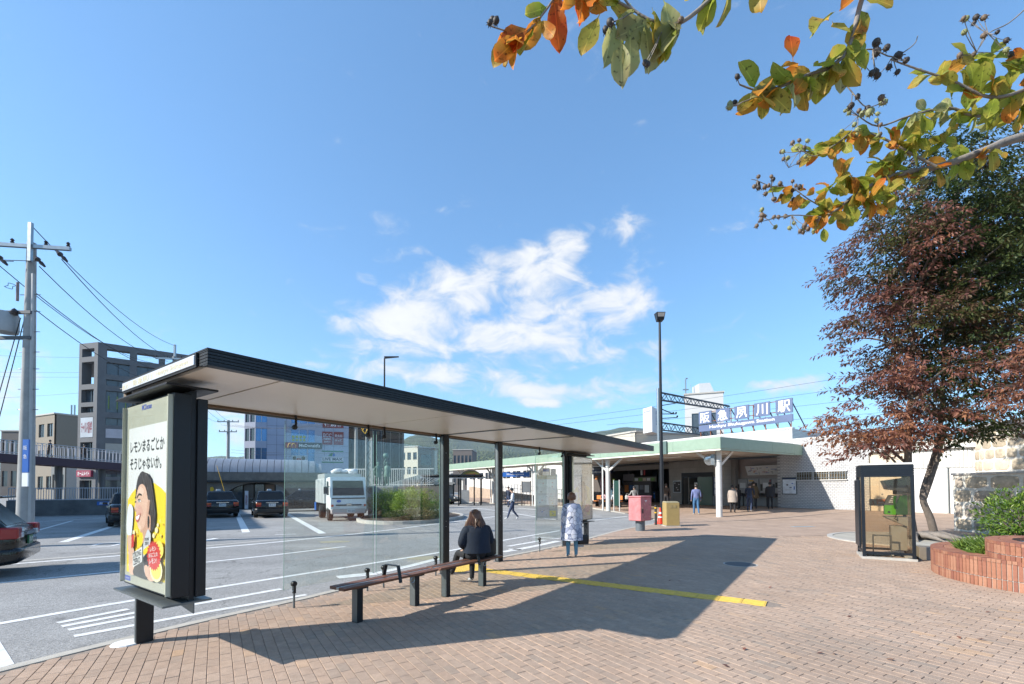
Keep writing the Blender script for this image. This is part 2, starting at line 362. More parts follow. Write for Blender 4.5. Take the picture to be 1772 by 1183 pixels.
road_px([(495, 888), (558, 923)], .26, 'bay_line'); road_px([(60, 903), (200, 895)], .1, 'bay_line'); road_px([(340, 890), (520, 886)], .14, 'bay_line')
road_px([(476, 925), (512, 924)], .12, 'bay_line'); road_px([(160, 944), (178, 940), (214, 938.5)], .1, 'bay_line'); road_px([(155, 947), (190, 945), (214, 939)], .1, 'bay_line'); road_px([(345, 937), (375, 931)], .2, 'bay_line')
road_px([(779, 874), (855, 883), (920, 893), (966, 900)], .16); road_px([(1028, 900), (1086, 893)], .16); road_px([(1020, 892), (1041, 893)], .14); road_px([(895, 879), (945, 883)], .3); road_px([(930, 884), (968, 889)], .16)
road_px([(700, 880), (775, 886)], .14)
q = [G(x, y, ROADZ + .004) for x, y in ((-60, 1115), (0, 1109), (25, 1148), (-60, 1172))]
b = MB(); b.poly(q); b.build('crossing_bar', WHITE_LINE, road, fix=False)
strip([G(x, y, ROADZ) for x, y in ((-40, 976), (70, 968), (225, 955.5), (363, 944), (480, 934))], .22, ROADZ + .006, 'gutter_strip', CONC, road)
for px_, py_ in ((578, 937), (740, 965)):
    c = G(px_, py_, ROADZ + .003); b = MB(); b.poly([c + V((math.cos(a) * .55 * random.uniform(.7, 1.2), math.sin(a) * .3 * random.uniform(.7, 1.2), 0)) for a in [i * .5236 for i in range(12)]])
    b.build('worn_paint', mat('worn_yellow', (.30, .275, .19), .85, var=.25, scale=25), road, fix=False)
# ------------------------------------------------------------------ pavement
KERB = [V((-7.4, -3.0, 0)), V((-6.3, 0.5, 0)), V((-5.45, 2.4, 0)), V((-4.63, 4.16, 0)), V((-4.2, 5.0, 0)), V((-3.75, 5.8, 0)), V((-3.05, 6.85, 0)), V((-2.42, 7.95, 0)), V((-1.4, 9.25, 0)),
        V((1.38, 12.75, 0)), V((3.55, 16.3, 0)), V((4.97, 18.41, 0)), V((6.33, 20.06, 0)), V((7.2, 21.5, 0)), V((7.25, 23.0, 0))]
kerb = smooth_line(KERB, 5)
ST = Matrix.Translation((10.85, 23.92, 0)) @ Matrix.Rotation(ST_ANG, 4, 'Z')
STI = ST.inverted()
kerb2 = [G(x, y) for x, y in ((1086, 888), (1030, 880), (955, 876), (850, 870.5), (780, 867.5), (700, 866))]
PAVE = kerb + kerb2 + [V((-20, 78, 0)), V((60, 78, 0)), V((60, -3, 0))]
def gz(x, y):
    p = STI @ V((x, y, 0)); t = min(1, max(0, (p.x + 1.5) / 8.5)); return .27 * t * t * (3 - 2 * t) * min(1, max(0, (y - 15.5) / 6))
def clip(poly, fn):
    o = []
    for i in range(len(poly)):
        a_, b_ = poly[i], poly[(i + 1) % len(poly)]; fa, fb = fn(a_), fn(b_)
        if fa >= 0: o.append(a_)
        if fa * fb < 0: o.append(a_.lerp(b_, fa / (fa - fb)))
    return o
def inside(poly, x, y):
    c = False; j = len(poly) - 1
    for i in range(len(poly)):
        a_, b_ = poly[i], poly[j]
        if (a_.y > y) != (b_.y > y) and x < (b_.x - a_.x) * (y - a_.y) / (b_.y - a_.y) + a_.x: c = not c
        j = i
    return c
YS = 15.0
near = clip(PAVE, lambda p: YS - p.y); far = clip(PAVE, lambda p: p.y - YS)
b = MB(); b.poly([p - Z * .007 for p in near]); bed = b.build('pavement', mat('joint_sand', (.25, .20, .16), .95, var=.25, scale=30), fix=False); tag(bed, kind='structure')
if bed.data.polygons[0].normal.z < 0: bed.data.flip_normals()
FARM = brickfloor_mat('far_paving', ST_ANG + R(90), .2, .1, (.41, .298, .224), (.36, .268, .206), (.275, .207, .162))
b = MB(); b.poly(far); fm = b.mesh('pavement', FARM, fix=False)
bm = bmesh.new(); bm.from_mesh(fm); bmesh.ops.triangulate(bm, faces=bm.faces)
for ax in range(2):
    for k in range(-10, 45):
        c_ = V((k * 1.5, 0, 0)) if ax == 0 else V((0, 15 + k * 1.5, 0)); bmesh.ops.bisect_plane(bm, geom=bm.verts[:] + bm.edges[:] + bm.faces[:], plane_co=c_, plane_no=(1, 0, 0) if ax == 0 else (0, 1, 0))
for v in bm.verts: v.co.z = gz(v.co.x, v.co.y)
bmesh.ops.recalc_face_normals(bm, faces=bm.faces); bm.to_mesh(fm); bm.free()
if fm.polygons[0].normal.z < 0: fm.flip_normals()
farp = bpy.data.objects.new('pavement', fm); COL.objects.link(farp); tag(farp, kind='structure')
# kerb stones (flush, pale)
def kerbstones(line, parent, wd=.16, off=.08, seg=.9, gap=.006):
    acc = 0; cur = [line[0]]; k = 0
    for i in range(1, len(line)):
        cur.append(line[i]); acc += (line[i] - line[i - 1]).length
        if acc >= seg or i == len(line) - 1:
            pts = cur[:]; d = (pts[-1] - pts[-2]).normalized(); pts[-1] = pts[-1] - d * gap
            nr = [V((-(pts[min(j + 1, len(pts) - 1)] - pts[max(0, j - 1)]).normalized().y, (pts[min(j + 1, len(pts) - 1)] - pts[max(0, j - 1)]).normalized().x, 0)) for j in range(len(pts))]
            pts = [p + n_ * off + Z * gz(p.x, p.y) for p, n_ in zip(pts, nr)]
            strip3(pts, nr, wd, parent); cur = [line[i]]; acc = 0
def strip3(pts, nr, wd, parent):
    bb = MB(); bb.loft([[p - n_ * wd / 2 + Z * .003, p + n_ * wd / 2 - Z * .004, p + n_ * wd / 2 - Z * .09, p - n_ * wd / 2 - Z * .09] for p, n_ in zip(pts, nr)]); bb.build('kerbstone', KERBM, parent)
KERBM = mat('kerb_concrete', (.40, .375, .325), .9, var=.16, scale=4, bump=.4, bscale=120)
kerbstones([p for p in smooth_line(KERB, 3)], bed)
kerbstones(smooth_line(kerb2, 3), farp, wd=.18, seg=2.0)
# paving blocks, 100 x 200 mm, running bond on the station's axes
EA = V((math.cos(ST_ANG), math.sin(ST_ANG), 0)); EB = V((-math.sin(ST_ANG), math.cos(ST_ANG), 0))
PW, PL, GAP, CH = .1, .2, .004, .003
def paver_ring(cx, cy, cz, tx, ty):
    hw, hl = PW / 2 - GAP / 2, PL / 2 - GAP / 2; o = []
    for (k, z) in ((0, -.012), (0, -CH), (CH, 0)):
        for sx, sy in ((-1, -1), (1, -1), (1, 1), (-1, 1)):
            a_, b_ = sx * (hw - k), sy * (hl - k); p = EA * a_ + EB * b_; o.append((cx + p.x, cy + p.y, cz + z + (a_ * tx + b_ * ty if z > -.01 else 0)))
    return o
PF = [(8, 9, 10, 11)] + [(4 + i, 4 + (i + 1) % 4, 8 + (i + 1) % 4, 8 + i) for i in range(4)] + [(i, (i + 1) % 4, 4 + (i + 1) % 4, 4 + i) for i in range(4)]
near_in = [p + V((0, 0, 0)) for p in near]
pos = []
rng = random.Random(3)
SLOT = [V((5.3, 10.2, 0))]
TACT = (V((-0.75, 9.22, 0)), V((3.69, 6.31, 0)))
tdir = (TACT[1] - TACT[0]).normalized(); tn = V((-tdir.y, tdir.x, 0))
for i in range(-60, 260):
    for j in range(-40, 130):
        c = EA * (i * PW) + EB * (j * PL + (PL / 2 if i % 2 else 0))
        if c.y > YS - .1 or c.y < .6 or c.x > 1.16 * c.y + 1.2 or c.x < -1.16 * c.y - 1.2: continue
        ok = all(inside(near, c.x + e * .05, c.y + f * .06) for e in (-1, 1) for f in (-1, 1))
        if not ok: continue
        k = (c - TACT[0]).dot(tdir); s_ = abs((c - TACT[0]).dot(tn))
        if -.1 < k < (TACT[1] - TACT[0]).length + .02 and s_ < .17: continue
        pos.append((c.length if c.y > 3.4 else 99, c.x, c.y))
pos.sort()
tones = []
def tone(x, y):
    n_ = noise.noise((x * .55, y * .55, 1.3)) * .22
    t = .42 + n_ + rng.gauss(0, .15)
    if rng.random() < .08: t += .3
    if x - 3.7 - (y - 3.6) * .55 > 0 and y < 6 and x > 3.6: t += .22
    return min(1, max(0, t))
seen = [p for p in pos if p[2] > 3.55 and abs(p[1]) < 1.1 * p[2]][:300]; ss = set(seen)
variants = []
for k in range(12):
    me = bpy.data.meshes.new('paver'); me.from_pydata(paver_ring(0, 0, 0, rng.gauss(0, .006), rng.gauss(0, .004)), [], PF); me.materials.append(PAVER)
    at_ = me.attributes.new('tone', 'FLOAT', 'POINT'); at_.data.foreach_set('value', [k / 11] * 12); variants.append(me)
for (d_, x, y) in seen:
    inst(variants[min(11, int(tone(x, y) * 12))], 'paver', bed, (x, y, rng.gauss(0, .0009)))
vs_, fs_, tn_ = [], [], []
for p in pos:
    if p in ss: continue
    o = len(vs_); vs_ += paver_ring(p[1], p[2], rng.gauss(0, .0009), rng.gauss(0, .006), rng.gauss(0, .004)); fs_ += [tuple(a_ + o for a_ in f) for f in PF]; tn_ += [tone(p[1], p[2])] * 12
me = bpy.data.meshes.new('paving_blocks'); me.from_pydata(vs_, [], fs_); me.materials.append(PAVER)
me.attributes.new('tone', 'FLOAT', 'POINT').data.foreach_set('value', tn_)
tag(inst(me, 'paving_blocks', bed), kind='stuff')
# tactile guide strip
YEL = mat('tactile_yellow', (.72, .48, .085), .7, var=.12, scale=14, dirt=.12, bump=.2, bscale=150)
tl = MB(); tl.box(-.148, .148, -.148, .148, -.005, .004)
for k in range(4): tl.box(-.13, .13, -.115 + k * .072, -.085 + k * .072, .004, .0085)
tme = tl.mesh('tactile_tile', YEL)
tg = thing('tactile_strip', 'yellow tactile guide strip crossing the paving in front of the bus shelter', 'tactile paving', TACT[0] + Z * 0, math.atan2(tdir.y, tdir.x))
for k in range(17): inst(tme, 'tile', tg, (.15 + k * .302, 0, .0))
td = MB(); td.box(-.148, .148, -.148, .148, -.005, .004)
for i in range(5):
    for j in range(5): td.lathe([(.012, .004), (.008, .0085)], (-.11 + i * .055, -.11 + j * .055, 0), 6)
tdm = td.mesh('tactile_tile', YEL)
for i in range(3):
    for j in (-1, 0): inst(tdm, 'tile', tg, (-.152 - (0 if j else 0) - i * 0 + (i - 1) * 0 - .0, .302 * (i - 1), 0)) if j == 0 else inst(tdm, 'tile', tg, (-.454, .302 * (i - 1), 0))

# ------------------------------------------------------------------ bus shelter (local x along the kerb, y towards the road)
SH_ANG = R(55.0); SP0 = V((-3.97, 4.92, 0))
DARK = mat('dark_metal', '#1a1d21', .42, .3, var=.06, scale=8)
GREY = mat('grey_metal', '#646b6d', .4, .5, var=.06, scale=8)
STEEL = mat('steel', '#9aa0a2', .3, .8, var=.05)
SOFFIT = mat('soffit_panel', (.80, .75, .66), .32, var=.03, scale=2, spec=.6)
BROWN = mat('roof_brown', '#6e5a44', .6)
WHITE = mat('white_plate', (.78, .78, .76), .4, var=.03)
BLACK = mat('black_rubber', '#101214', .45, var=.1)
def glass_mat(name, tint, refl=1.0, rough=.0, alpha=.06):
    m = bpy.data.materials.new(name); m.use_nodes = True; t = m.node_tree; t.nodes.clear(); n = t.nodes.new; l = t.links.new
    o = n('ShaderNodeOutputMaterial'); tr = n('ShaderNodeBsdfTransparent'); tr.inputs[0].default_value = (*tint, 1)
    gl = n('ShaderNodeBsdfGlossy'); gl.inputs['Roughness'].default_value = rough; gl.inputs[0].default_value = (1, 1, 1, 1)
    lw = n('ShaderNodeLayerWeight'); lw.inputs[0].default_value = .5
    pw = n('ShaderNodeMath'); pw.operation = 'POWER'; pw.inputs[1].default_value = 5; l(lw.outputs['Facing'], pw.inputs[0])
    mm = n('ShaderNodeMath'); mm.operation = 'MULTIPLY_ADD'; mm.inputs[1].default_value = .95 * refl; mm.inputs[2].default_value = .045 * refl; l(pw.outputs[0], mm.inputs[0])
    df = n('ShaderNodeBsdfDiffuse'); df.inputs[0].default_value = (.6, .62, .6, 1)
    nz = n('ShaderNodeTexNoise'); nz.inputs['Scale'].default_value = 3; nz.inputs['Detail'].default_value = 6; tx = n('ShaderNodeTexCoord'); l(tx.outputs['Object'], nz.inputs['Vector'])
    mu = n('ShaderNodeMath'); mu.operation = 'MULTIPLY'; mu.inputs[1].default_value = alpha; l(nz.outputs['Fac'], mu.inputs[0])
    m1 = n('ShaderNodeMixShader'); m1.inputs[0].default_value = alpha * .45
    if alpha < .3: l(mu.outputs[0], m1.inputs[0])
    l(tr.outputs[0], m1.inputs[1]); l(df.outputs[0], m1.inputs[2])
    m2 = n('ShaderNodeMixShader'); l(mm.outputs[0], m2.inputs[0]); l(m1.outputs[0], m2.inputs[1]); l(gl.outputs[0], m2.inputs[2]); l(m2.outputs[0], o.inputs[0])
    return m
GLASS = glass_mat('clear_glass', (.94, .97, .955), 1.0, 0, .02)
sh = thing('bus_shelter', 'long cantilever bus shelter with dark flat roof, cream ceiling and glass screens', 'bus shelter', SP0, SH_ANG)
S0, S1, T0, T1, ZU, ZT = -.16, 11.2, -1.95, .12, 2.655, 2.79
b = MB(); b.box(S0 + .03, S1 - .03, T0 + .03, T1 - .02, ZU + .03, ZT - .012); b.build('roof', DARK, sh)
for k in range(5):   # ribbed fascia on the front and the two ends
    z0 = ZU + .006 + k * .0265
    b = MB(); b.box(S0, S1, T0, T0 + .03, z0, z0 + .021); b.build('fascia_rib', DARK, sh)
    b = MB(); b.box(S0, S0 + .03, T0 + .032, T0 + .17, z0, z0 + .021); b.build('fascia_rib', DARK, sh)
    b = MB(); b.box(S1 - .03, S1, T0 + .032, T1, z0, z0 + .021); b.build('fascia_rib', DARK, sh)
b = MB(); b.box(S0 - .004, S1 + .004, T0 - .004, T1 + .004, ZT - .012, ZT); b.build('roof_cap', DARK, sh)
b = MB(); b.box(S0, S1, T0 + .002, T0 + .09, ZU - .006, ZU + .004); b.build('front_trim', DARK, sh)
b = MB(); b.box(S0, S1, T1 - .03, T1, ZU - .05, ZT - .013); b.build('rear_beam', GREY, sh)
b = MB(); b.box(S0, S1, T1 - .10, T1 - .031, ZU - .03, ZU + .01); b.build('rear_trim', BROWN, sh)
cuts = [S0 + .03, .5, 3.0, 4.66, 6.4, 8.0, 9.6, S1 - .03]
for i in range(len(cuts) - 1):
    b = MB(); b.box(cuts[i] + .012, cuts[i + 1] - .012, T0 + .1, T1 - .11, ZU, ZU + .03); b.build('ceiling_panel', SOFFIT, sh)
for c in cuts[1:-1]:
    if c in (4.66, 6.4):
        b = MB(); b.box(c - .03, c + .03, T0 + .1, T1 - .1, ZU - .012, ZU + .01); b.build('ceiling_joint', GREY, sh)
for c in (4.66, 6.4):
    b = MB(); b.box(c - .075, c + .075, -.06, .05, 0, ZU - .01); b.k = 1; b.box(c - .079, c - .0755, -.035, .025, .02, ZU - .04); po = b.build('post', [DARK, GREY], sh, bev=.004)
    b = MB(); b.box(c - .11, c + .11, -.09, .08, -.002, .006); b.build('base_plate', GREY, po)
    for z in (.9, 1.0, 2.3): b = MB(); b.cyl((c - .02, -.0605, z), (c - .02, -.066, z), .008, n=8); b.build('bolt', STEEL, po)
# end post that carries the roof beside each advertising panel
for c in (0.0, 9.56):
    b = MB(); b.box(c - .06, c + .06, .0 if c else .04, .09 if c else .10, 0 if c else 2.55, ZU); b.build('end_post', DARK, sh, bev=.004)
# glass screens with clamps
SCR = [(1.56, 3.03), (3.09, 4.56), (8.0, 9.45)]
for (a_, b_) in SCR:
    b = MB(); b.box(a_, b_, .025, .035, .26, 2.57); g = b.build('glass_pane', GLASS, sh)
    for e_ in (a_ - .0015, b_ + .0015):
        b = MB(); b.box(e_ - .001, e_ + .001, .024, .036, .26, 2.57); b.build('pane_edge', mat('glass_edge', '#5d7a72', .2), g)
    for c in (a_ + .13, b_ - .13):
        b = MB(); b.cyl((c, .0, 0), (c, .0, .2), .014, n=10); b.k = 1; b.box(c - .016, c + .016, -.022, .02, .2, .31); b.lathe([(.001, -.03), (.036, -.03), (.04, -.01), (.036, .018), (.001, .018)], (c, 0.0, .33), 14, X, Z, -Y)
        b.k = 2; b.cyl((c - .03, -.005, .235), (c - .012, -.005, .235), .012, n=8); st = b.build('glass_clamp', [GREY, BLACK, STEEL], sh, smooth=40)
        b = MB(); b.tube([(c, -.01, ZU), (c, -.012, 2.56), (c - .01, -.03, 2.53), (c - .02, -.035, 2.49)], .017, 8); b.lathe([(.001, -.03), (.032, -.028), (.036, 0), (.03, .02), (.001, .022)], (c - .02, -.02, 2.485), 12, X, Z, -Y)
        b.build('glass_hanger', BLACK, sh, smooth=40)
# white name board on the near end
ex = V((0, -1, 0))
b = MB(); b.box(S0 - .03, S0 - .005, T0 + .19, T1 - .08, ZU + .018, ZT - .034); b.k = 0; nb = b.build('name_board', mat('light_box', (.56, .60, .64), .25), sh, bev=.004)
b = MB(); b.box(S0 - .02, S0 - .004, T0 + .17, T1 - .06, ZU - .002, ZT - .014); b.build('board_frame', DARK, sh)
PALE = mat('pale_gold', (.62, .56, .36), .4, var=0)
for s_, y0, w_, h_ in (('BUS', .02, .17, .045), ('阪急夙川', -.30, .52, .062), ('Hankyu-Shukugawa', -.93, .72, .058)):
    lettering(s_, (S0 - .0315, y0, ZU + .028), ex, Z, w_, h_, PALE, nb, .01)

# ------------------------------------------------------------------ advertising panels
CAPG = mat('poster_case', (.40, .41, .32), .3, var=.05)
PW_, PH_ = 1.2, 1.86   # poster case size
def disc(cx, cy, rx, ry, n=24, a0=0, a1=2 * math.pi):
    return [(cx + rx * math.cos(a0 + (a1 - a0) * i / n), cy + ry * math.sin(a0 + (a1 - a0) * i / n)) for i in range(n)]
pal = {'white': (.66, .68, .65), 'yellow': (.80, .60, .02), 'deep': (.56, .36, .02), 'hair': (.035, .03, .03), 'hair2': (.11, .10, .095), 'skin': (.66, .43, .31), 'skin2': (.54, .32, .22), 'lip': (.55, .14, .12), 'black': (.02, .02, .022), 'silver': (.55, .57, .58),
       'red': (.55, .04, .03), 'ink': (.03, .035, .035), 'ice': (.70, .74, .78), 'lemon': (.80, .66, .12), 'pale': (.80, .74, .42), 'blush': (.62, .36, .27), 'light': (.74, .53, .41), 'hair3': (.065, .055, .05), 'teeth': (.85, .84, .8), 'dress': (.06, .065, .06), 'blue': (.05, .09, .40), 'grn': (.12, .2, .1)}
PM = {k: mat('print_' + k, v, .35, var=.0) for k, v in pal.items()}
def catmull(pts, n=4):
    o = []; m = len(pts)
    for i in range(m):
        p0, p1, p2, p3 = [V((*pts[(i + k) % m], 0)) for k in (-1, 0, 1, 2)]
        for k in range(n):
            t = k / n; q_ = .5 * ((2 * p1) + (p2 - p0) * t + (2 * p0 - 5 * p1 + 4 * p2 - p3) * t * t + (3 * p1 - p0 - 3 * p2 + p3) * t ** 3); o.append((q_.x, q_.y))
    return o
def ad_panel(label, loc, dim=False):
    r = thing('advertising_panel', label, 'advertising panel', loc, SH_ANG + (R(90) if dim else 0), 'poster panels at the shelter ends')
    # local: poster faces -x ; y from 0 (post) to -1.25 ; z
    b = MB(); b.box(-.05, .10, -.02, .05, 0, .60); b.k = 1; b.box(-.0535, -.0505, .0, .04, 0, .6); b.build('post', [DARK, GREY], r, bev=.003)
    if dim: b = MB(); b.box(-.05, .07, -PW_ - .01, -PW_ + .11, 0, .60); b.k = 1; b.box(-.0535, -.0505, -PW_ + .01, -PW_ + .09, 0, .6); b.build('post', [DARK, GREY], r, bev=.003)
    b = MB(); b.box(-.14, .0, -PW_ - .02, .06, .66, .66 + PH_); case = b.build('case', DARK, r, bev=.006)
    b = MB(); b.box(.045, .13, -PW_ - .03, .05, .64, .66 + PH_ - .03); b.build('rear_case', DARK, r, bev=.006)
    b = MB(); b.box(.002, .043, -PW_ + .0, .03, .60, .66 + PH_ + .04); b.build('spine', DARK, r)
    b = MB(); b.box(-.23, .19, -PW_ - .10, .09, .66 + PH_ + .045, .66 + PH_ + .065); b.build('top_tray', DARK, r, bev=.004)
    b = MB(); b.box(-.22, .17, -PW_ - .06, .09, .595, .612); b.prism([(0, 0), (.55, 0), (.62, -.03), (.62, .0)], (.0, 0, .0), X, Z, Y, 0, 0.0) if False else None
    b.add([(.015, -PW_ - .06, .594), (.015, -PW_ - .06, .50), (.015, -.5, .594), (.027, -PW_ - .06, .594), (.027, -PW_ - .06, .50), (.027, -.5, .594)], [(0, 1, 2), (5, 4, 3), (0, 3, 4, 1), (1, 4, 5, 2), (2, 5, 3, 0)])
    b.build('lower_tray', GREY, r)
    b = MB(); b.box(-.147, -.1405, -PW_ + .0, .04, .68, .64 + PH_); b.box(-.181, -.1475, .032, .04, .68, .64 + PH_); b.box(-.181, -.1475, -PW_ + .0, -PW_ + .008, .68, .64 + PH_); cf = b.build('poster_frame', CAPG, r)
    # poster art, y' to the viewer's right (= -y), origin lower-left of print
    W, H, x0, z0 = 1.03, 1.48, -.1478, .79
    def OX(i): return V((x0 - .0004 - .00024 * i, -.05, z0))
    po = MB(); po.prism([(0, 0), (W, 0), (W, H), (0, H)], OX(0), -Y, Z, -X, 0, .0003); poster = po.build('poster', PM['white'], r)
    lay = [1]
    def shape(name, pts, key, sm=True):
        pts = [(x * W, (1 - y) * H) for x, y in (catmull(pts) if sm else pts)]
        bb = MB(); bb.poly([OX(lay[0]) - Y * x + Z * y for x, y in pts]); lay[0] += 1
        o = bb.build(name, PM[key], poster, fix=False); return o
    def word(s, x, y, w_, h_, key, bold=.02, tilt=0.0):
        ex_ = (-Y * math.cos(tilt) + Z * math.sin(tilt)); ey_ = (Y * math.sin(tilt) + Z * math.cos(tilt))
        lettering(s, OX(lay[0]) - Y * x * W + Z * (1 - y) * H, ex_, ey_, w_ * W, h_ * H, PM[key], poster, bold); lay[0] += 1
    word('HOT NIPPON', .80, .052, .17, .012, 'ink', .0)
    word('レモンまるごとか', .05, .175, .90, .088, 'ink', .028); word('そうじゃないか。', .045, .295, .84, .085, 'ink', .028)
    shape('yellow_field', [(0, .50), (.12, .45), (.3, .40), (.5, .378), (.72, .385), (.9, .42), (1, .45), (1, .7), (1, 1.0), (.5, 1.0), (0, 1.0), (0, .75)], 'yellow', False)
    rg = random.Random(5)
    for k in range(46):
        cx_, cy_ = rg.uniform(.04, .97), rg.uniform(.58, .97); s_ = rg.uniform(.012, .04)
        shape('lemon_fleck', disc(cx_, cy_, s_, s_ * .5, 7), rg.choice(['lemon', 'lemon', 'pale', 'deep']), False)
    shape('ice_glass', [(.03, .60), (.07, .535), (.14, .53), (.2, .565), (.19, .66), (.16, .74), (.09, .75), (.02, .72)], 'ice')
    shape('raised_arm', [(.05, .76), (.17, .75), (.25, .85), (.30, .96), (.28, 1.0), (.12, 1.0), (.09, .88)], 'skin')
    shape('hair', [(.27, .50), (.28, .40), (.34, .335), (.44, .305), (.52, .318), (.60, .325), (.69, .38), (.74, .46), (.79, .55), (.80, .62), (.76, .68), (.68, .70), (.60, .66), (.5, .55), (.38, .5)], 'hair')
    shape('hair_sheen', [(.50, .33), (.58, .335), (.66, .40), (.70, .48), (.74, .58), (.70, .60), (.64, .5), (.58, .42)], 'hair2')
    for q_ in range(7): shape('hair_strand', [(.44 + q_ * .035, .325 + .006 * q_), (.46 + q_ * .037, .33 + .006 * q_), (.57 + q_ * .034, .45 + q_ * .012), (.64 + q_ * .022, .58 + q_ * .008), (.625 + q_ * .022, .58 + q_ * .008), (.55 + q_ * .034, .45 + q_ * .012)], 'hair' if q_ % 2 else 'hair3')
    shape('neck', [(.42, .66), (.56, .60), (.68, .60), (.68, .72), (.70, .80), (.58, .84), (.46, .82), (.50, .74)], 'skin2')
    shape('face', [(.30, .46), (.36, .405), (.46, .39), (.55, .42), (.61, .49), (.66, .50), (.655, .56), (.61, .61), (.585, .67), (.50, .705), (.41, .70), (.345, .67), (.31, .62), (.285, .575), (.245, .555), (.255, .535), (.285, .51)], 'skin')
    shape('jaw_shade', [(.60, .52), (.64, .53), (.61, .61), (.57, .68), (.47, .71), (.42, .705), (.52, .67), (.57, .6)], 'skin2')
    shape('cheek', [(.33, .55), (.40, .53), (.47, .56), (.46, .60), (.40, .585), (.34, .59)], 'blush'); shape('forehead', [(.34, .44), (.42, .41), (.50, .43), (.48, .46), (.40, .455)], 'light'); shape('nose_ridge', [(.285, .50), (.305, .50), (.285, .55), (.262, .558)], 'light'); shape('chin_light', [(.37, .67), (.43, .665), (.45, .685), (.40, .69)], 'light')
    shape('brow', [(.31, .478), (.37, .452), (.44, .458), (.44, .468), (.37, .465), (.32, .486)], 'hair')
    shape('brow', [(.252, .488), (.272, .474), (.285, .478), (.27, .486)], 'hair')
    shape('eye', [(.34, .505), (.38, .492), (.425, .503), (.385, .513)], 'teeth'); shape('iris', disc(.378, .502, .018, .011, 10), 'ink', False); shape('lash', [(.33, .503), (.38, .488), (.43, .501), (.38, .494)], 'ink')
    shape('eye', [(.258, .512), (.275, .503), (.292, .509), (.275, .518)], 'ink')
    shape('nostril', [(.262, .568), (.285, .562), (.295, .572), (.275, .576)], 'skin2')
    shape('mouth', [(.285, .612), (.33, .60), (.40, .588), (.425, .585), (.40, .622), (.35, .645), (.305, .64)], 'lip'); shape('teeth', [(.30, .613), (.345, .604), (.405, .595), (.375, .622), (.325, .630)], 'teeth')
    shape('ear', [(.605, .52), (.635, .50), (.66, .52), (.65, .565), (.615, .58)], 'skin2')
    shape('earring', [(.625, .60), (.645, .60), (.655, .63), (.645, .67), (.625, .67), (.62, .63)], 'ink')
    shape('dress', [(.26, 1.0), (.36, .90), (.47, .80), (.52, .78), (.57, .84), (.66, .86), (.72, .95), (.74, 1.0)], 'dress')
    shape('forearm', [(.66, .92), (.76, .90), (.80, 1.0), (.64, 1.0)], 'skin')
    shape('drink_can', [(.52, .79), (.62, .69), (.69, .70), (.71, .74), (.66, .90), (.62, .97), (.56, .96), (.54, .9)], 'silver')
    shape('can_band', [(.535, .82), (.69, .785), (.675, .825), (.545, .855)], 'yellow'); shape('can_base', [(.54, .865), (.675, .83), (.66, .90), (.62, .965), (.57, .955), (.545, .91)], 'black')
    word('STRONG', .555, .765, .12, .02, 'ink', .02, .15); word('ZERO', .565, .79, .10, .02, 'ink', .02, .15)
    shape('knuckles', [(.56, .93), (.62, .915), (.68, .94), (.68, .985), (.60, .985)], 'skin')
    shape('brand_plate', [(.235, .86), (.50, .80), (.505, .90), (.25, .955)], 'white', False)
    word('STRONG', .25, .898, .235, .04, 'ink', .03, .24); word('ZERO', .265, .942, .20, .042, 'ink', .03, .24)
    shape('red_tag', [(.2, .74), (.27, .725), (.27, .81), (.2, .83)], 'red', False)
    shape('lemon_slice', disc(.86, .93, .15, .075, 20), 'pale', False); shape('lemon_flesh', disc(.86, .93, .12, .058, 20), 'lemon', False); shape('lemon', disc(.93, .80, .10, .055, 18), 'lemon', False)
    st = []
    for k in range(44):
        a = 2 * math.pi * k / 44; rr = 1.0 if k % 2 else .84; st.append((.80 + .18 * rr * math.cos(a), .845 + .098 * rr * math.sin(a)))
    shape('red_burst', st, 'red', False)
    word('レモン', .71, .825, .15, .03, 'white', .02, .15); word('まるごとの', .68, .865, .22, .03, 'white', .02, .15); word('レモン!', .70, .903, .18, .032, 'white', .02, .15)
    b = MB(); b.box(-.1482, -.1472, -.16, .0, .70, .75); b.build('maker_plate', PM['blue'], cf); lettering('MCDecaux', (-.1484, -.42, 2.43), -Y, Z, .27, .055, PM['blue'], cf, .02)
    lettering('公共広告', (-.1488, -.01, .715), -Y, Z, .12, .02, PM['white'], cf)
    b = MB(); b.box(-.1835, -.1825, -PW_ + .02, .03, .70, .62 + PH_); b.build('cover_glass', glass_mat('poster_glass' if not dim else 'painted_reflection_glass', (.98, .985, .98), .4 if not dim else 1.6, 0, .012 if not dim else .5), r)  # far panel: washed-out white reflection mixed into the glass as a diffuse colour
    return r
ad_panel('large poster panel of a smiling woman on yellow, at the near end of the shelter', SP0)
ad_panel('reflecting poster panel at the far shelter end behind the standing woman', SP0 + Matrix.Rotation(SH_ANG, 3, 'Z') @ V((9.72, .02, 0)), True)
b = MB(); b.lathe([(.14, 0), (.13, .012), (.001, .013)], (SP0.x - .14, SP0.y - .02, 0), 14)
tag(b.build('footing_pad', mat('white_mortar', (.7, .69, .66), .9, var=.1, scale=20)), 'round white mortar pad at the foot of the poster panel post', 'footing')

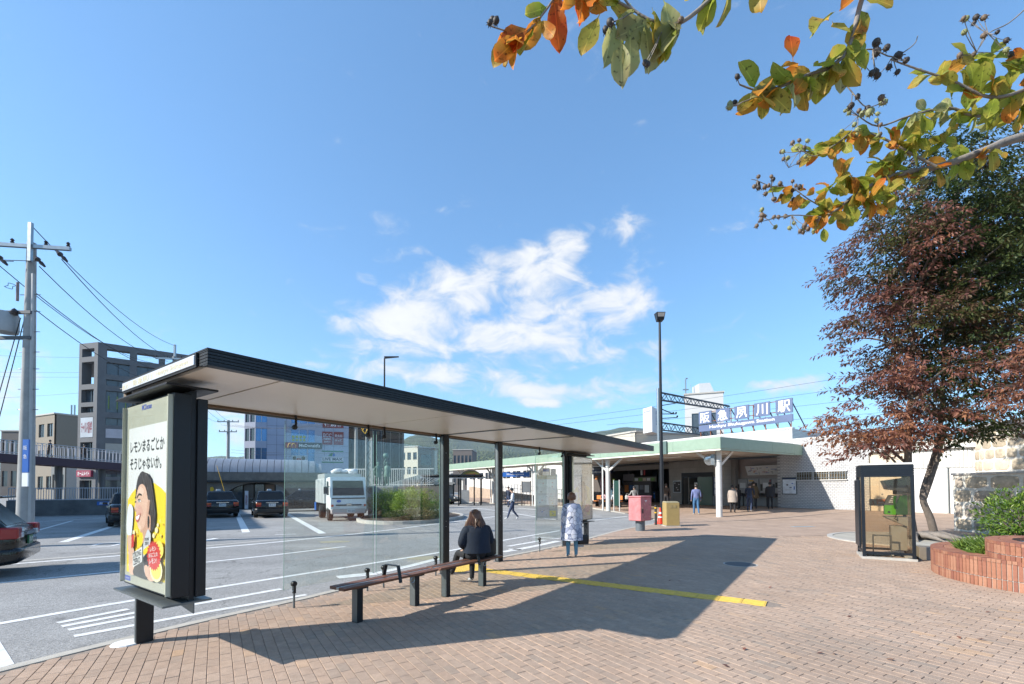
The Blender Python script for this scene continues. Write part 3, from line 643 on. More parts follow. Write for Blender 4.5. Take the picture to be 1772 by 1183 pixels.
# ------------------------------------------------------------------ benches
WOOD = mat('bench_wood', '#6b4636', .55, var=.25, scale=14, bump=.2, bscale=50)
def bench(label, s0, s1, legs, arm):
    r = thing('bench', label, 'bench', SP0 + Matrix.Rotation(SH_ANG, 3, 'Z') @ V((s0, -1.27, 0)), SH_ANG, 'benches under the shelter')
    l = s1 - s0
    for y0, y1 in ((-.155, -.025), (.025, .155)):
        b = MB(); prof = [(y0, .435), (y1, .435), (y1, .465), (y1 - .008, .472), (y0 + .008, .472), (y0, .465)]
        if y0 < 0: prof = [(y0 + .03, .435), (y1, .435), (y1, .472), (y0 + .006, .472), (y0, .466)]
        b.loft([[V((x, p, z)) for p, z in prof] for x in (0, l)]); b.build('seat_slat', WOOD, r, bev=.003)
    b = MB(); b.box(.0, l, -.022, .022, .44, .467); b.build('centre_strip', STEEL, r)
    for x in legs:
        b = MB(); b.box(x - .04, x + .04, -.055, .055, 0, .43); b.k = 1; b.box(x - .0415, x - .0405, -.05, .05, .005, .425); b.build('leg', [DARK, GREY], r, bev=.003)
        b = MB(); b.box(x - .07, x + .07, -.12, .12, .418, .434); b.build('bracket', DARK, r)
    if arm:
        b = MB(); b.add(*[[(arm + dx, y, z) for dx in (-.025, .025) for y, z in ((-.165, .40), (-.175, .40), (-.125, .62), (-.115, .61))], [(0, 1, 2, 3), (7, 6, 5, 4), (0, 4, 5, 1), (1, 5, 6, 2), (2, 6, 7, 3), (3, 7, 4, 0)]])
        b.add(*[[(arm + dx, y, z) for dx in (-.025, .025) for y, z in ((.165, .43), (.175, .43), (.125, .62), (.115, .61))], [(0, 1, 2, 3), (7, 6, 5, 4), (0, 4, 5, 1), (1, 5, 6, 2), (2, 6, 7, 3), (3, 7, 4, 0)]])
        b.box(arm - .025, arm + .025, -.125, .125, .61, .62); b.build('armrest', DARK, r)
    b = MB()
    pts = [(l - .45 + .035 * math.cos(a), -.1, .385 + .035 * math.sin(a)) for a in [i * math.pi / 8 for i in range(17)]]
    b.tube(pts, .006, 6); b.build('cane_ring', STEEL, r, smooth=40)
    return r
bench('wooden bench with armrest arch, nearer of the two, nobody sitting on it', 1.5, 3.04, (.28, 1.22), .82)
bench('wooden bench that the woman in the dark jacket sits on', 3.09, 4.62, (.26, 1.14), .86)

# ------------------------------------------------------------------ railway station
def tile_mat(name, ax, c1, c2, gr, bw=.19, bh=.095, ms=.017, rough=.3):
    m = bpy.data.materials.new(name); m.use_nodes = True; t = m.node_tree; n = t.nodes.new; l = t.links.new
    b = t.nodes['Principled BSDF']; tx = n('ShaderNodeTexCoord'); sp = n('ShaderNodeSeparateXYZ'); l(tx.outputs['Object'], sp.inputs[0])
    cm = n('ShaderNodeCombineXYZ'); l(sp.outputs[ax], cm.inputs[0]); l(sp.outputs[2], cm.inputs[1])
    br = n('ShaderNodeTexBrick'); l(cm.outputs[0], br.inputs['Vector']); br.inputs['Scale'].default_value = 1; br.inputs['Brick Width'].default_value = bw; br.inputs['Row Height'].default_value = bh
    br.inputs['Mortar Size'].default_value = ms; br.inputs['Color1'].default_value = (*c1, 1); br.inputs['Color2'].default_value = (*c2, 1); br.inputs['Mortar'].default_value = (*gr, 1)
    a = n('ShaderNodeTexNoise'); a.inputs['Scale'].default_value = 1.4; a.inputs['Detail'].default_value = 8; l(tx.outputs['Object'], a.inputs['Vector'])
    g = n('ShaderNodeMapRange'); l(a.outputs['Fac'], g.inputs[0]); g.inputs[1].default_value = .3; g.inputs[2].default_value = .7; g.inputs[3].default_value = .88; g.inputs[4].default_value = 1.05
    k = n('ShaderNodeVectorMath'); k.operation = 'SCALE'; l(br.outputs['Color'], k.inputs[0]); l(g.outputs[0], k.inputs['Scale']); l(k.outputs[0], b.inputs['Base Color'])
    b.inputs['Roughness'].default_value = rough
    bp = n('ShaderNodeBump'); bp.inputs['Strength'].default_value = .6; bp.inputs['Distance'].default_value = .008; bp.invert = True; l(br.outputs['Fac'], bp.inputs['Height']); l(bp.outputs[0], b.inputs['Normal'])
    return m
TILEY = tile_mat('white_tile_side', 1, (.60, .595, .575), (.53, .525, .51), (.29, .29, .30))
TILEX = tile_mat('white_tile_end', 0, (.60, .595, .575), (.53, .525, .51), (.29, .29, .30))
GTILE = tile_mat('grey_tile', 1, (.235, .22, .195), (.205, .19, .17), (.14, .13, .12), .6, .6, .008, .4)
RIBT = tile_mat('ribbed_tile', 1, (.55, .53, .49), (.5, .48, .45), (.33, .32, .30), .06, .3, .008, .5)
CGREEN = mat('canopy_green', (.245, .34, .26), .45, var=.06, scale=3, dirt=.05)
CPALE = mat('canopy_trim', (.66, .70, .58), .5)
CREAM = mat('cream_paint', (.52, .49, .44), .6, var=.05, scale=2)
WPAINT = mat('white_paint', (.62, .615, .59), .5, var=.05, scale=3, dirt=.06)
PINK = mat('pink_wall', (.40, .335, .31), .6, var=.05)
BEIGE = mat('beige_paint', (.58, .50, .38), .55, var=.05, scale=2, dirt=.04)
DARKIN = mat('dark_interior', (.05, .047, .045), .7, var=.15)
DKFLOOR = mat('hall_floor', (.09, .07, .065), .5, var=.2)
NAVY = mat('navy_sign', '#1b2a52', .4, var=.04)
SIGNB = mat('sign_blue', (.078, .115, .215), .55, var=.06, scale=2, dirt=.05)
SIGNW = mat('sign_white', (.82, .82, .80), .5, var=.03)
RUST = mat('rusty_steel', '#7d4a2c', .75, var=.3, scale=6)
DGLASS = mat('dark_glass', (.03, .035, .04), .08, var=.05, spec=.8)
GGLASS = mat('green_glass', (.10, .16, .125), .15, var=.04)
PAPER = mat('notice_paper', (.62, .63, .64), .6, var=.06, scale=8)
REDP = mat('red_paint', '#a3282c', .4, var=.05)
ORANGE = mat('orange_seat', '#c2763a', .5, var=.1)
YELL = mat('yellow_paint', '#d8a818', .5, var=.05)
BLUEP = mat('blue_paint', '#2360b0', .4, var=.05)
st = thing('station_building', 'low white tiled railway station with pale green canopy and blue roof sign', 'station', ST.translation, ST_ANG)
def part(name, m, *bx, parent=None, bev=0, smooth=0):
    b = MB()
    for x in bx: b.box(*x)
    return b.build(name, m, parent or st, bev=bev, smooth=smooth)
FZ0, FZ1 = 3.45, 4.12
CY0, CY1, CX0 = -.66, 33.5, -.85
# canopy
part('canopy_roof', CREAM, (CX0 + .06, 7.4, CY0 + .06, 17.5, FZ0 + .1, FZ1 - .05)); part('canopy_roof', CREAM, (CX0 + .06, 3.0, 17.52, CY1, FZ0 + .1, FZ1 - .05))
for k in range(12):
    y0 = CY0 + k * (CY1 - CY0) / 12; y1 = CY0 + (k + 1) * (CY1 - CY0) / 12 - .008
    part('fascia_panel', CGREEN, (CX0, CX0 + .055, y0, y1, FZ0 + .09, FZ1), bev=.006)
for k in range(3):
    x0 = CX0 + .06 + k * (6.55 - CX0) / 3; x1 = CX0 + .06 + (k + 1) * (6.55 - CX0) / 3 - .008
    part('fascia_panel', CGREEN, (x0, x1, CY0, CY0 + .055, FZ0 + .09, FZ1), bev=.006)
part('fascia_trim', CPALE, (CX0 + .01, CX0 + .09, CY0 + .01, CY1, FZ0, FZ0 + .075)); part('fascia_trim', CGREEN, (CX0 + .1, 6.6, CY0 + .01, CY0 + .09, FZ0, FZ0 + .075))
part('fascia_end', CGREEN, (6.61, 7.55, CY0 + .0, CY0 + .06, FZ0 + .02, FZ1 - .02))
for k in range(8): part('ceiling_strip', mat('ceiling_rust', '#8d6a50', .6), (CX0 + .2, 7.2, .3 + k * 2.1, .36 + k * 2.1, FZ0 + .085, FZ0 + .101))
for k in range(5):
    part('ceiling_lamp', mat('lamp_glass', (.7, .7, .66), .3), (2.6, 2.85, 1.2 + k * 3.2, 2.4 + k * 3.2, FZ0 + .03, FZ0 + .09))
part('drain_box', mat('drain_green', (.08, .13, .12), .5), (CX0 - .10, CX0 - .003, 2.55, 2.85, FZ0 + .0, FZ1 + .06))
for k, (cx_, cy_) in enumerate(((0, 0), (.0, 8.06), (.3, 16.7), (.85, 24.6), (.95, 31.4))):
    z0 = gz(*(ST @ V((cx_, cy_, 0))).xy)
    b = MB(); b.cyl((cx_, cy_, z0 - .02), (cx_, cy_, FZ0 + .1), .155, n=20); c_ = b.build('column', WPAINT, st, smooth=40)
    for dx_, dy_ in (((0, 1), (1, 0)) if k == 0 else ((0, 1), (0, -1))):
        b = MB(); b.bar((cx_ + dx_ * .12, cy_ + dy_ * .12, 2.72), (cx_ + dx_ * 1.3, cy_ + dy_ * 1.35, FZ0 + .08), .09, .13); b.build('bracket_arm', WPAINT, c_)
    b = MB(); b.lathe([(.165, 0), (.165, .03)], (cx_, cy_, 2.9), 20); b.build('collar', STEEL, c_)
    if k > 0: b = MB(); b.cyl((cx_ - .05, cy_ + .45, z0), (cx_ - .05, cy_ + .45, FZ0 + .05), .055, n=10); b.build('downpipe', WPAINT, c_, smooth=40)
b = MB(); b.lathe([(.001, .05), (.2, .035), (.30, .0), (.31, -.02), (.001, -.03)], (-.2, .42, 3.05), 22, Y, Z, -X); b.build('convex_mirror', [mat('mirror_steel', (.5, .48, .46), .2, .9)], st, smooth=40)
b = MB(); b.box(-.3, -.17, .05, .25, 2.75, 3.3); b.build('mirror_arm', STEEL, st)
# white tiled wall on the plaza side
WX = 7.6
part('tile_wall', TILEY, (WX, WX + .3, -3.95, .67, 0.05, 4.44)); part('tile_return', TILEX, (WX + .005, 9.2, .672, .86, 0.05, 3.5)); part('wall_coping', WPAINT, (WX - .03, WX + .34, -3.97, .69, 4.44, 4.52))
wf = part('strip_window', mat('window_brown', (.13, .10, .06), .25, var=.5, scale=3), (WX - .02, WX - .003, -2.92, -.3, 1.98, 2.46))
part('window_frame', WPAINT, (WX - .09, WX - .004, -2.96, -.26, 2.45, 2.49), parent=wf); part('window_frame', WPAINT, (WX - .10, WX - .004, -2.96, -.26, 1.94, 1.985), parent=wf)
for k in range(20): part('grille_bar', STEEL, (WX - .085, WX - .065, -2.9 + k * .135, -2.87 + k * .135, 1.986, 2.449), parent=wf)
part('grille_rail', STEEL, (WX - .064, WX - .045, -2.94, -.28, 2.10, 2.125), parent=wf); part('grille_rail', STEEL, (WX - .064, WX - .045, -2.94, -.28, 2.33, 2.355), parent=wf)
for k in range(2): part('mullion', WPAINT, (WX - .04, WX - .021, -2.1 + k * .85, -2.02 + k * .85, 1.99, 2.44), parent=wf)
pm = part('map_board', GREY, (WX - .05, WX - .004, -.30, .58, 1.10, 2.16), bev=.004); part('map_sheet', mat('map_paper', (.66, .70, .74), .4, var=.25, scale=3), (WX - .054, WX - .051, -.25, .53, 1.15, 2.03), parent=pm); part('map_header', NAVY, (WX - .054, WX - .051, -.25, .53, 2.035, 2.11), parent=pm)
for y_, z_, w_, h_, m_ in ((.0, 1.5, .12, .05, NAVY), (.2, 1.65, .1, .08, DARKIN), (-.1, 1.75, .1, .05, BLUEP), (.1, 1.35, .3, .06, PAPER), (-.18, 1.4, .06, .2, BLUEP)):
    part('map_mark', m_, (WX - .057, WX - .0545, y_, y_ + w_, z_, z_ + h_), parent=pm)
# beige service wall and door, shutters, siding further along
part('service_wall', BEIGE, (WX + .1, WX + .4, -5.75, -3.96, .05, 3.4)); part('service_soffit', WPAINT, (WX - .1, WX + .5, -8.6, -3.96, 3.42, 3.6))
dr = part('service_door', mat('beige_door', (.60, .54, .44), .45, var=.03), (WX + .06, WX + .095, -5.5, -4.4, .27, 2.35)); part('door_frame', BEIGE, (WX + .05, WX + .098, -5.58, -5.505, .2, 2.42), parent=dr); part('door_frame', BEIGE, (WX + .05, WX + .098, -4.395, -4.32, .2, 2.42), parent=dr); part('door_frame', BEIGE, (WX + .05, WX + .098, -5.5, -4.4, 2.355, 2.42), parent=dr); part('door_knob', STEEL, (WX + .01, WX + .058, -4.52, -4.47, 1.15, 1.2), parent=dr)
for k in range(2):
    y1 = -5.8 - k * 1.35
    sp_ = part('shutter', WPAINT, (WX + .12, WX + .2, y1 - 1.30, y1, .2, 2.45))
    for j in range(2): part('shutter_panel', mat('shutter_white', (.70, .69, .67), .4, var=.03), (WX + .10, WX + .118, y1 - 1.26, y1 - .04, .26 + j * 1.06, 1.28 + j * 1.06), parent=sp_, bev=.006)
    part('shutter_post', GREY, (WX + .05, WX + .2, y1 - 1.345, y1 - 1.305, .2, 2.5))
part('siding_wall', mat('siding_base', (.52, .52, .50), .5), (WX + .14, WX + .3, -8.6, -5.76, 2.46, 3.42))
for k in range(19): part('siding_rib', mat('siding', (.66, .66, .63), .45, var=.06), (WX + .10, WX + .138, -8.55 + k * .147, -8.43 + k * .147, 2.5, 3.41))
part('rear_block', CREAM, (WX + .5, 13, -8.6, .6, 0.0, 3.9))
# lift block
part('lift_wall', GTILE, (7.2, 9.3, 7.6, 8.75, .05, 3.5)); part('lift_wall', GTILE, (7.2, 9.3, 5.0, 7.598, 2.62, 3.5)); part('lift_wall', RIBT, (7.22, 9.3, 4.3, 4.998, .05, 3.5))
lf = part('lift_frame', DARK, (7.15, 7.24, 5.0, 7.6, 2.3, 2.62)); part('lift_jamb', DARK, (7.15, 7.24, 7.5, 7.598, .2, 2.298), parent=lf); part('lift_jamb', DARK, (7.15, 7.24, 5.002, 5.08, .2, 2.298), parent=lf)
part('glass_door', GGLASS, (7.3, 7.33, 5.1, 6.35, .27, 2.29), parent=lf); part('lift_inside', mat('lift_inner', (.2, .19, .18), .5), (8.8, 8.9, 5.1, 7.5, .2, 2.4)); part('lift_panel', GTILE, (7.5, 8.7, 7.2, 7.3, .2, 2.3))
part('lift_sign', PAPER, (7.27, 7.29, 6.35, 6.6, 1.65, 1.9), parent=lf)
dd = part('directory_board', DARKIN, (7.16, 7.198, 7.72, 8.32, 1.2, 2.0)); part('board_frame', STEEL, (7.17, 7.197, 7.67, 8.37, 1.15, 2.05), parent=dd)
for y_, z_ in ((7.8, 1.75), (8.0, 1.5), (8.15, 1.85), (7.9, 1.35)): part('board_print', PAPER, (7.155, 7.159, y_, y_ + .1, z_, z_ + .05), parent=dd)
# ticket machine recess
part('recess_wall', PINK, (8.9, 9.1, .87, 4.29, 2.15, 3.5)); part('machine_front', mat('machine_grey', (.32, .32, .32), .35, var=.06), (8.6, 8.9, .87, 4.29, .2, 2.14))
part('recess_post', mat('recess_pillar', (.24, .22, .20), .5), (8.2, 8.6, 4.0, 4.29, .2, 3.5))
for k in range(4):
    y0 = .95 + k * .8
    mc = part('ticket_machine', mat('machine_face', (.32, .32, .33), .3, var=.06), (8.5, 8.598, y0, y0 + .74, 1.15, 2.1), bev=.01)
    part('machine_screen', [DARKIN, PAPER, DARKIN, PAPER][k], (8.485, 8.498, y0 + .1, y0 + .5, 1.5, 1.85), parent=mc); part('machine_slot', DARKIN, (8.485, 8.498, y0 + .54, y0 + .68, 1.3, 1.75), parent=mc)
    b = MB(); b.add([(8.05, y0, 1.0), (8.05, y0 + .74, 1.0), (8.5, y0 + .74, 1.14), (8.5, y0, 1.14), (8.05, y0, .93), (8.05, y0 + .74, .93), (8.5, y0 + .74, .93), (8.5, y0, .93)], [(0, 1, 2, 3), (7, 6, 5, 4), (0, 4, 5, 1), (1, 5, 6, 2), (2, 6, 7, 3), (3, 7, 4, 0)]); b.build('counter', DARK, mc)
    part('counter_leg', DARK, (8.12, 8.18, y0 + .05, y0 + .1, .25, .929), parent=mc)
part('notice', YELL, (8.49, 8.498, 2.9, 3.2, 1.95, 2.02)); part('notice', mat('notice_red', '#8e2a3c', .5), (8.48, 8.49, 1.75, 1.82, 1.4, 2.05))
fb = MB(); fb.add([(8.3, 1.15, 2.98), (8.3, 3.35, 2.98), (8.62, 3.35, 2.36), (8.62, 1.15, 2.36), (8.38, 1.15, 3.0), (8.38, 3.35, 3.0), (8.7, 3.35, 2.38), (8.7, 1.15, 2.38)], [(0, 1, 2, 3), (7, 6, 5, 4), (0, 4, 5, 1), (1, 5, 6, 2), (2, 6, 7, 3), (3, 7, 4, 0)])
fare = fb.build('fare_map', PAPER, st)
dn = V((.62, 0, .32)).normalized() * -1
def fpt(y_, t): return V((8.3 + .32 * t, y_, 2.98 - .62 * t)) + V((-.006, 0, -.003))
rg = random.Random(9)
for k in range(26):
    b = MB(); y0 = 1.25 + rg.random() * 1.8; t0 = .12 + rg.random() * .7; lw = rg.choice([.02, .03]); ln = rg.uniform(.1, .4)
    pts = [fpt(y0, t0), fpt(y0 + (ln if k % 2 else lw), t0), fpt(y0 + (ln if k % 2 else lw), t0 + (.05 if k % 2 else ln)), fpt(y0, t0 + (.05 if k % 2 else ln))]
    if max(t0 + ln, t0) > .95 and not k % 2: continue
    b.poly(pts); b.build('route_line', rg.choice([BLUEP, REDP, GREY, GGLASS, DARKIN, YELL]), fare, fix=False)
for i in range(2):
    for j in range(3):
        nb_ = part('timetable', [mat('print_blue2', '#5c7fb4', .5), mat('print_red2', '#b07a86', .5)][i], (7.195, 7.218, 4.36 + (1 - i) * .33, 4.66 + (1 - i) * .33, 1.05 + j * .42, 1.43 + j * .42)); part('timetable_sheet', PAPER, (7.19, 7.194, 4.39 + (1 - i) * .33, 4.63 + (1 - i) * .33, 1.08 + j * .42, 1.39 + j * .42), parent=nb_)
part('grey_cabinet', GREY, (7.0, 7.19, 4.35, 4.95, .27, .95))
# dark entrance hall
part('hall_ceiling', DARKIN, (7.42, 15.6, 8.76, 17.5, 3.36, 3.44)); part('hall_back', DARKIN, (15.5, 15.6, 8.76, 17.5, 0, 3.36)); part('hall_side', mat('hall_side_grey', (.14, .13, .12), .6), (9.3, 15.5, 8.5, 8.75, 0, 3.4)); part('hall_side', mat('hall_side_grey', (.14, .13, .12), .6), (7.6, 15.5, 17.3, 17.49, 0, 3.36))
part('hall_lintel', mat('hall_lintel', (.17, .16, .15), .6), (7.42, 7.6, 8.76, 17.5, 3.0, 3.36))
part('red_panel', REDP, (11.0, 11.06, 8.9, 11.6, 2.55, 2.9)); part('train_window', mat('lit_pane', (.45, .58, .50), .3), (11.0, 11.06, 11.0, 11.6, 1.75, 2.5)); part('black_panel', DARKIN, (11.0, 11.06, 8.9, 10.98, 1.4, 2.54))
b = MB(); b.lathe([(.001, .02), (.36, .02), (.36, -.02), (.001, -.02)], (10.94, 10.2, 2.1), 24, Y, Z, -X); ck = b.build('station_clock', mat('clock_face', (.55, .62, .70), .3), st); 
b = MB(); b.box(10.9, 10.918, 10.19, 10.21, 2.1, 2.36); b.box(10.9, 10.918, 10.2, 10.38, 2.09, 2.11); b.build('clock_hands', DARKIN, ck)
part('platform_wall', mat('platform_cream', (.38, .35, .27), .5), (12.4, 12.5, 8.8, 11.6, .9, 1.7)); part('platform_light', mat('platform_white', (.6, .6, .56), .5), (12.3, 12.38, 8.8, 11.6, 1.72, 1.8))
for k in range(6):
    y0 = 9.2 + k * .95
    g_ = part('ticket_gate', mat('gate_dark', (.045, .045, .05), .4), (9.6, 11.0, y0, y0 + .26, .2, 1.2), bev=.02); part('gate_light', BLUEP, (9.58, 9.598, y0 + .06, y0 + .2, .6, 1.12), parent=g_); part('gate_mark', PAPER, (9.57, 9.579, y0 + .09, y0 + .17, .95, 1.05), parent=g_)
tv = part('hanging_screen', mat('screen_grey', (.17, .15, .16), .35), (9.0, 9.08, 13.9, 15.2, 2.15, 2.75)); part('screen_bracket', DARKIN, (9.03, 9.06, 14.5, 14.6, 2.76, 3.36), parent=tv)
part('kiosk_front', mat('kiosk_dark', (.07, .06, .06), .5), (9.2, 9.4, 12.2, 15.4, .1, 2.05)); part('kiosk_sign', mat('kiosk_sign', (.16, .16, .12), .5), (8.9, 9.0, 11.4, 13.9, 2.05, 2.45))
for k, m_ in enumerate((mat('snack_green', '#6c9a4a', .5), PAPER, BEIGE, mat('snack_green', '#6c9a4a', .5), PAPER)): part('kiosk_label', m_, (8.87, 8.897, 11.55 + k * .45, 11.9 + k * .45, 2.12, 2.35))
for k in range(5): part('hall_notice', [PAPER, mat('notice_grey', (.2, .2, .22), .5), PAPER, mat('notice_blue', '#3c5d86', .5), ORANGE][k], (9.16, 9.197, 12.4 + k * .58, 12.85 + k * .58, 1.1 + (k % 2) * .25, 1.75))
part('ceiling_banner', REDP, (8.6, 8.62, 12.3, 12.45, 2.6, 3.1)); part('ceiling_banner', PAPER, (8.6, 8.62, 12.6, 12.8, 2.6, 3.05))
ks = part('shop_sign', NAVY, (6.9, 7.05, 14.6, 17.9, 2.75, 3.15)); lettering('阪急夙川のりば', (6.895, 17.4, 2.84), -Y, Z, 2.4, .22, SIGNW, ks, .01)
part('shop_wall', mat('shop_dark', (.09, .075, .065), .6), (7.5, 7.59, 15.2, 17.5, .05, 2.99))
b = MB(); b.lathe([(.001, .03), (.9, .03), (.9, -.02), (.001, -.02)], (7.4, 16.15, 1.75), 22, Y * .36, Z, -X); sg = b.build('oval_sign', mat('maroon', '#7c2430', .5), st)
b = MB(); b.lathe([(.001, .03), (.72, .03), (.72, -.01), (.001, -.01)], (7.36, 16.15, 1.75), 22, Y * .27, Z, -X); b.build('oval_ring', SIGNW, sg); b = MB(); b.lathe([(.001, .03), (.62, .03), (.62, -.01), (.001, -.01)], (7.325, 16.15, 1.75), 22, Y * .2, Z, -X); b.build('oval_centre', mat('maroon_dark', '#5a1a24', .5), sg)
for k, m_ in enumerate((ORANGE, YELL, PAPER, mat('shop_green', '#3d6b3a', .5), REDP)): part('shop_notice', m_, (7.45, 7.498, 15.35 + k * .13, 15.46 + k * .13, 2.3 - k * .3, 2.55 - k * .3)); 
part('shop_notice', ORANGE, (7.45, 7.498, 16.9, 17.2, 2.3, 2.6)); part('lime_notice', mat('lime', '#8fae2e', .5), (7.2, 7.25, 14.5, 14.75, 1.9, 2.3))
# white wall beyond the hall with its windows and ramp
part('far_wall', mat('far_wall_white', (.60, .585, .55), .6, var=.04), (9.0, 9.3, 17.52, 46, 0, 5.0))
for k in range(9):
    wn = part('far_window', DGLASS, (8.93, 8.998, 25 + k * 2.3, 26.6 + k * 2.3, 2.75, 3.6)); part('window_bar', WPAINT, (8.9, 8.929, 25.75 + k * 2.3, 25.82 + k * 2.3, 2.75, 3.6), parent=wn)
b = MB(); b.add([(6.2, 20, 0), (6.2, 40, 0), (6.2, 40, 1.7), (6.2, 20, .35), (6.5, 20, 0), (6.5, 40, 0), (6.5, 40, 1.7), (6.5, 20, .35)], [(0, 1, 2, 3), (7, 6, 5, 4), (0, 4, 5, 1), (1, 5, 6, 2), (2, 6, 7, 3), (3, 7, 4, 0)]); rmp = b.build('ramp_wall', mat('ramp_stone', (.36, .28, .21), .8, var=.2, scale=2), st)
for k in range(34):
    y0 = 20.2 + k * .6; z0 = .35 + (y0 - 20) / 20 * 1.35; part('ramp_post', WPAINT, (6.33, 6.38, y0, y0 + .05, z0, z0 + .95), parent=rmp)
for h_ in (.5, .95):
    b = MB(); b.bar((6.35, 20, .35 + h_), (6.35, 40.5, 1.72 + h_), .06, .06); b.build('ramp_rail', WPAINT, rmp)
# raised roof block and the big sign
part('roof_block', TILEY, (10.5, 10.8, 1.5, 24, 3.5, 5.5)); part('roof_block_end', TILEX, (10.505, 16, 1.3, 1.498, 3.5, 5.5)); part('roof_coping', WPAINT, (10.46, 10.84, 1.27, 24, 5.5, 5.6)); part('roof_deck', mat('roof_grey', (.35, .35, .34), .8), (7.41, 10.49, .9, 24, 3.95, 4.05))
for k in range(2): 
    b = MB(); b.prism([(0, 0), (.9, 0), (.7, .45), (.2, .45)], (6.0, 3.6 + k * 7.5, 4.05), Y, Z, X, 0, 1.2); b.build('skylight', mat('skylight', (.62, .58, .58), .5), st)
sgn = thing('station_roof_sign', 'blue roof sign with five white characters above a long lettered band', 'sign', ST @ V((10.6, 4.8, 5.55)), ST_ANG)
O = V((10.6, 4.8, 5.55))
def sp2(name, m, x0, x1, y0, y1, z0, z1, parent=sgn, bev=0): return part(name, m, (x0 - O.x, x1 - O.x, y0 - O.y, y1 - O.y, z0 - O.z, z1 - O.z), parent=parent, bev=bev)
bd = sp2('name_band', SIGNB, 10.52, 10.6, 1.25, 8.4, 6.0, 6.5, bev=.01); lettering('Hankyu Shukugawa Station', V((10.513, 7.45, 6.12)) - O, -Y, Z, 5.0, .30, SIGNW, bd, .01)
for k, ch in enumerate('阪急夙川駅'):
    y1 = 8.4 - k * 1.5075
    kb = sp2('character_board', SIGNB, 10.52, 10.58, y1 - 1.12, y1, 6.6, 7.6, bev=.01); lettering(ch, V((10.513, y1 - .15, 6.7)) - O, -Y, Z, .82, .8, SIGNW, kb, .008)
for k in range(9):
    y0 = 1.4 + k * .86
    b = MB(); b.box(.02, .07, y0 - O.y, y0 - O.y + .05, 0.0, 2.0 if k % 2 else 1.0); b.build('sign_post', RUST, sgn)
    b = MB(); b.bar((.07, y0 - O.y, 1.9), (1.3, y0 - O.y - .35, .0), .05, .05); b.build('sign_brace', mat('brown_steel', '#4a3026', .7), sgn)
for z_ in (.62, 1.2, 1.95): b = MB(); b.box(.071, .11, 1.3 - O.y, 8.35 - O.y, z_, z_ + .05); b.build('sign_rail', RUST, sgn)
# seats and a glazed notice by the entrance
for k, (y0, m_) in enumerate(((9.2, ORANGE), (10.6, ORANGE))):
    bn = thing('waiting_bench', ['orange seat bench by the white column under the station canopy', 'orange seat bench nearer the shop front under the station canopy'][k], 'bench', ST @ V((2.4, y0, 0)) + Z * gz(*(ST @ V((2.4, y0, 0))).xy), ST_ANG, 'benches under the station canopy')
    b = MB(); b.box(-.2, .2, 0, 1.25, .4, .45); b.build('seat', m_, bn); b = MB(); b.box(.16, .2, 0, 1.25, .55, .85); b.build('backrest', m_, bn)
    for y_ in (.15, 1.05): b = MB(); b.box(-.15, .2, y_, y_ + .05, 0, .4); b.k = 0; b.build('leg', BLACK, bn)
    for y_ in (.15, 1.05): b = MB(); b.box(.2, .23, y_, y_ + .05, .4, .85); b.build('back_support', BLACK, bn)
nbp = ST @ V((.05, 7.35, 0)); nb = thing('notice_stand', 'narrow white framed green notice stand beside the station column', 'notice stand', nbp + Z * .02, ST_ANG)
b = MB(); b.box(-.02, .02, -.25, .2, .35, 2.0); b.build('panel', mat('deep_green', '#12382f', .4), nb)
for y_ in (-.29, .21): b = MB(); b.box(-.03, .03, y_, y_ + .04, 0, 2.05); b.build('post', WPAINT, nb)

# ------------------------------------------------------------------ street furniture
IRON = mat('lamp_iron', '#26282c', .4, .4, var=.06)
def street_lamp(name, label, base, h, head, rz=0, arm=False):
    r = thing(name, label, 'street lamp', base, rz, 'street lamps')
    b = MB(); b.tube([(0, 0, 0), (0, 0, h * .3), (0, 0, h - .1)], [.085, .08, .05], 14); b.build('pole', IRON, r, smooth=40)
    b = MB(); b.lathe([(.17, 0), (.17, .02), (.11, .03), (.10, .12)], (0, 0, 0), 14); b.build('base_plate', IRON, r, smooth=30)
    if arm:
        b = MB(); b.add([(0, -.12, h - .1), (.95, -.1, h - .02), (.95, .1, h - .02), (0, .12, h - .1), (0, -.12, h + .02), (.95, -.08, h + .03), (.95, .08, h + .03), (0, .12, h + .02)], [(0, 1, 2, 3), (7, 6, 5, 4), (0, 4, 5, 1), (1, 5, 6, 2), (2, 6, 7, 3), (3, 7, 4, 0)]); b.build('lamp_head', IRON, r, bev=.02)
    else:
        b = MB(); b.add([(-.16, -.14, h - .1), (.16, -.14, h - .1), (.13, .1, h - .14), (-.13, .1, h - .14), (-.2, -.24, h + .22), (.2, -.24, h + .22), (.2, .2, h + .28), (-.2, .2, h + .28)], [(3, 2, 1, 0), (4, 5, 6, 7), (0, 1, 5, 4), (1, 2, 6, 5), (2, 3, 7, 6), (3, 0, 4, 7)]); b.build('lamp_head', IRON, r, bev=.02)
        b = MB(); b.add([(-.14, -.192, h + .02), (.14, -.192, h + .02), (.16, -.238, h + .18), (-.16, -.238, h + .18)], [(0, 1, 2, 3)]); b.v = [p + V((0, -.008, 0)) for p in b.v]; b.build('lens', mat('lamp_lens', (.4, .36, .32), .15), r, fix=False)
    return r
street_lamp('street_lamp', 'tall dark street lamp with box head standing beside the tan utility cabinet', G(1146, 905), 9.2, 0)
lp = at(665, 760, 30); street_lamp('street_lamp', 'thin dark street lamp with a flat side arm rising above the shelter roof', (lp.x, lp.y, ROADZ), 1.65 + (842 - 614) * 30 / FPX, 0, 0, True)
lp = at(229, 760, 32); street_lamp('street_lamp', 'dark street lamp with flat arm just behind the yellow poster panel', (lp.x, lp.y, ROADZ), 1.65 + (842 - 668) * 32 / FPX, 0, R(175), True)
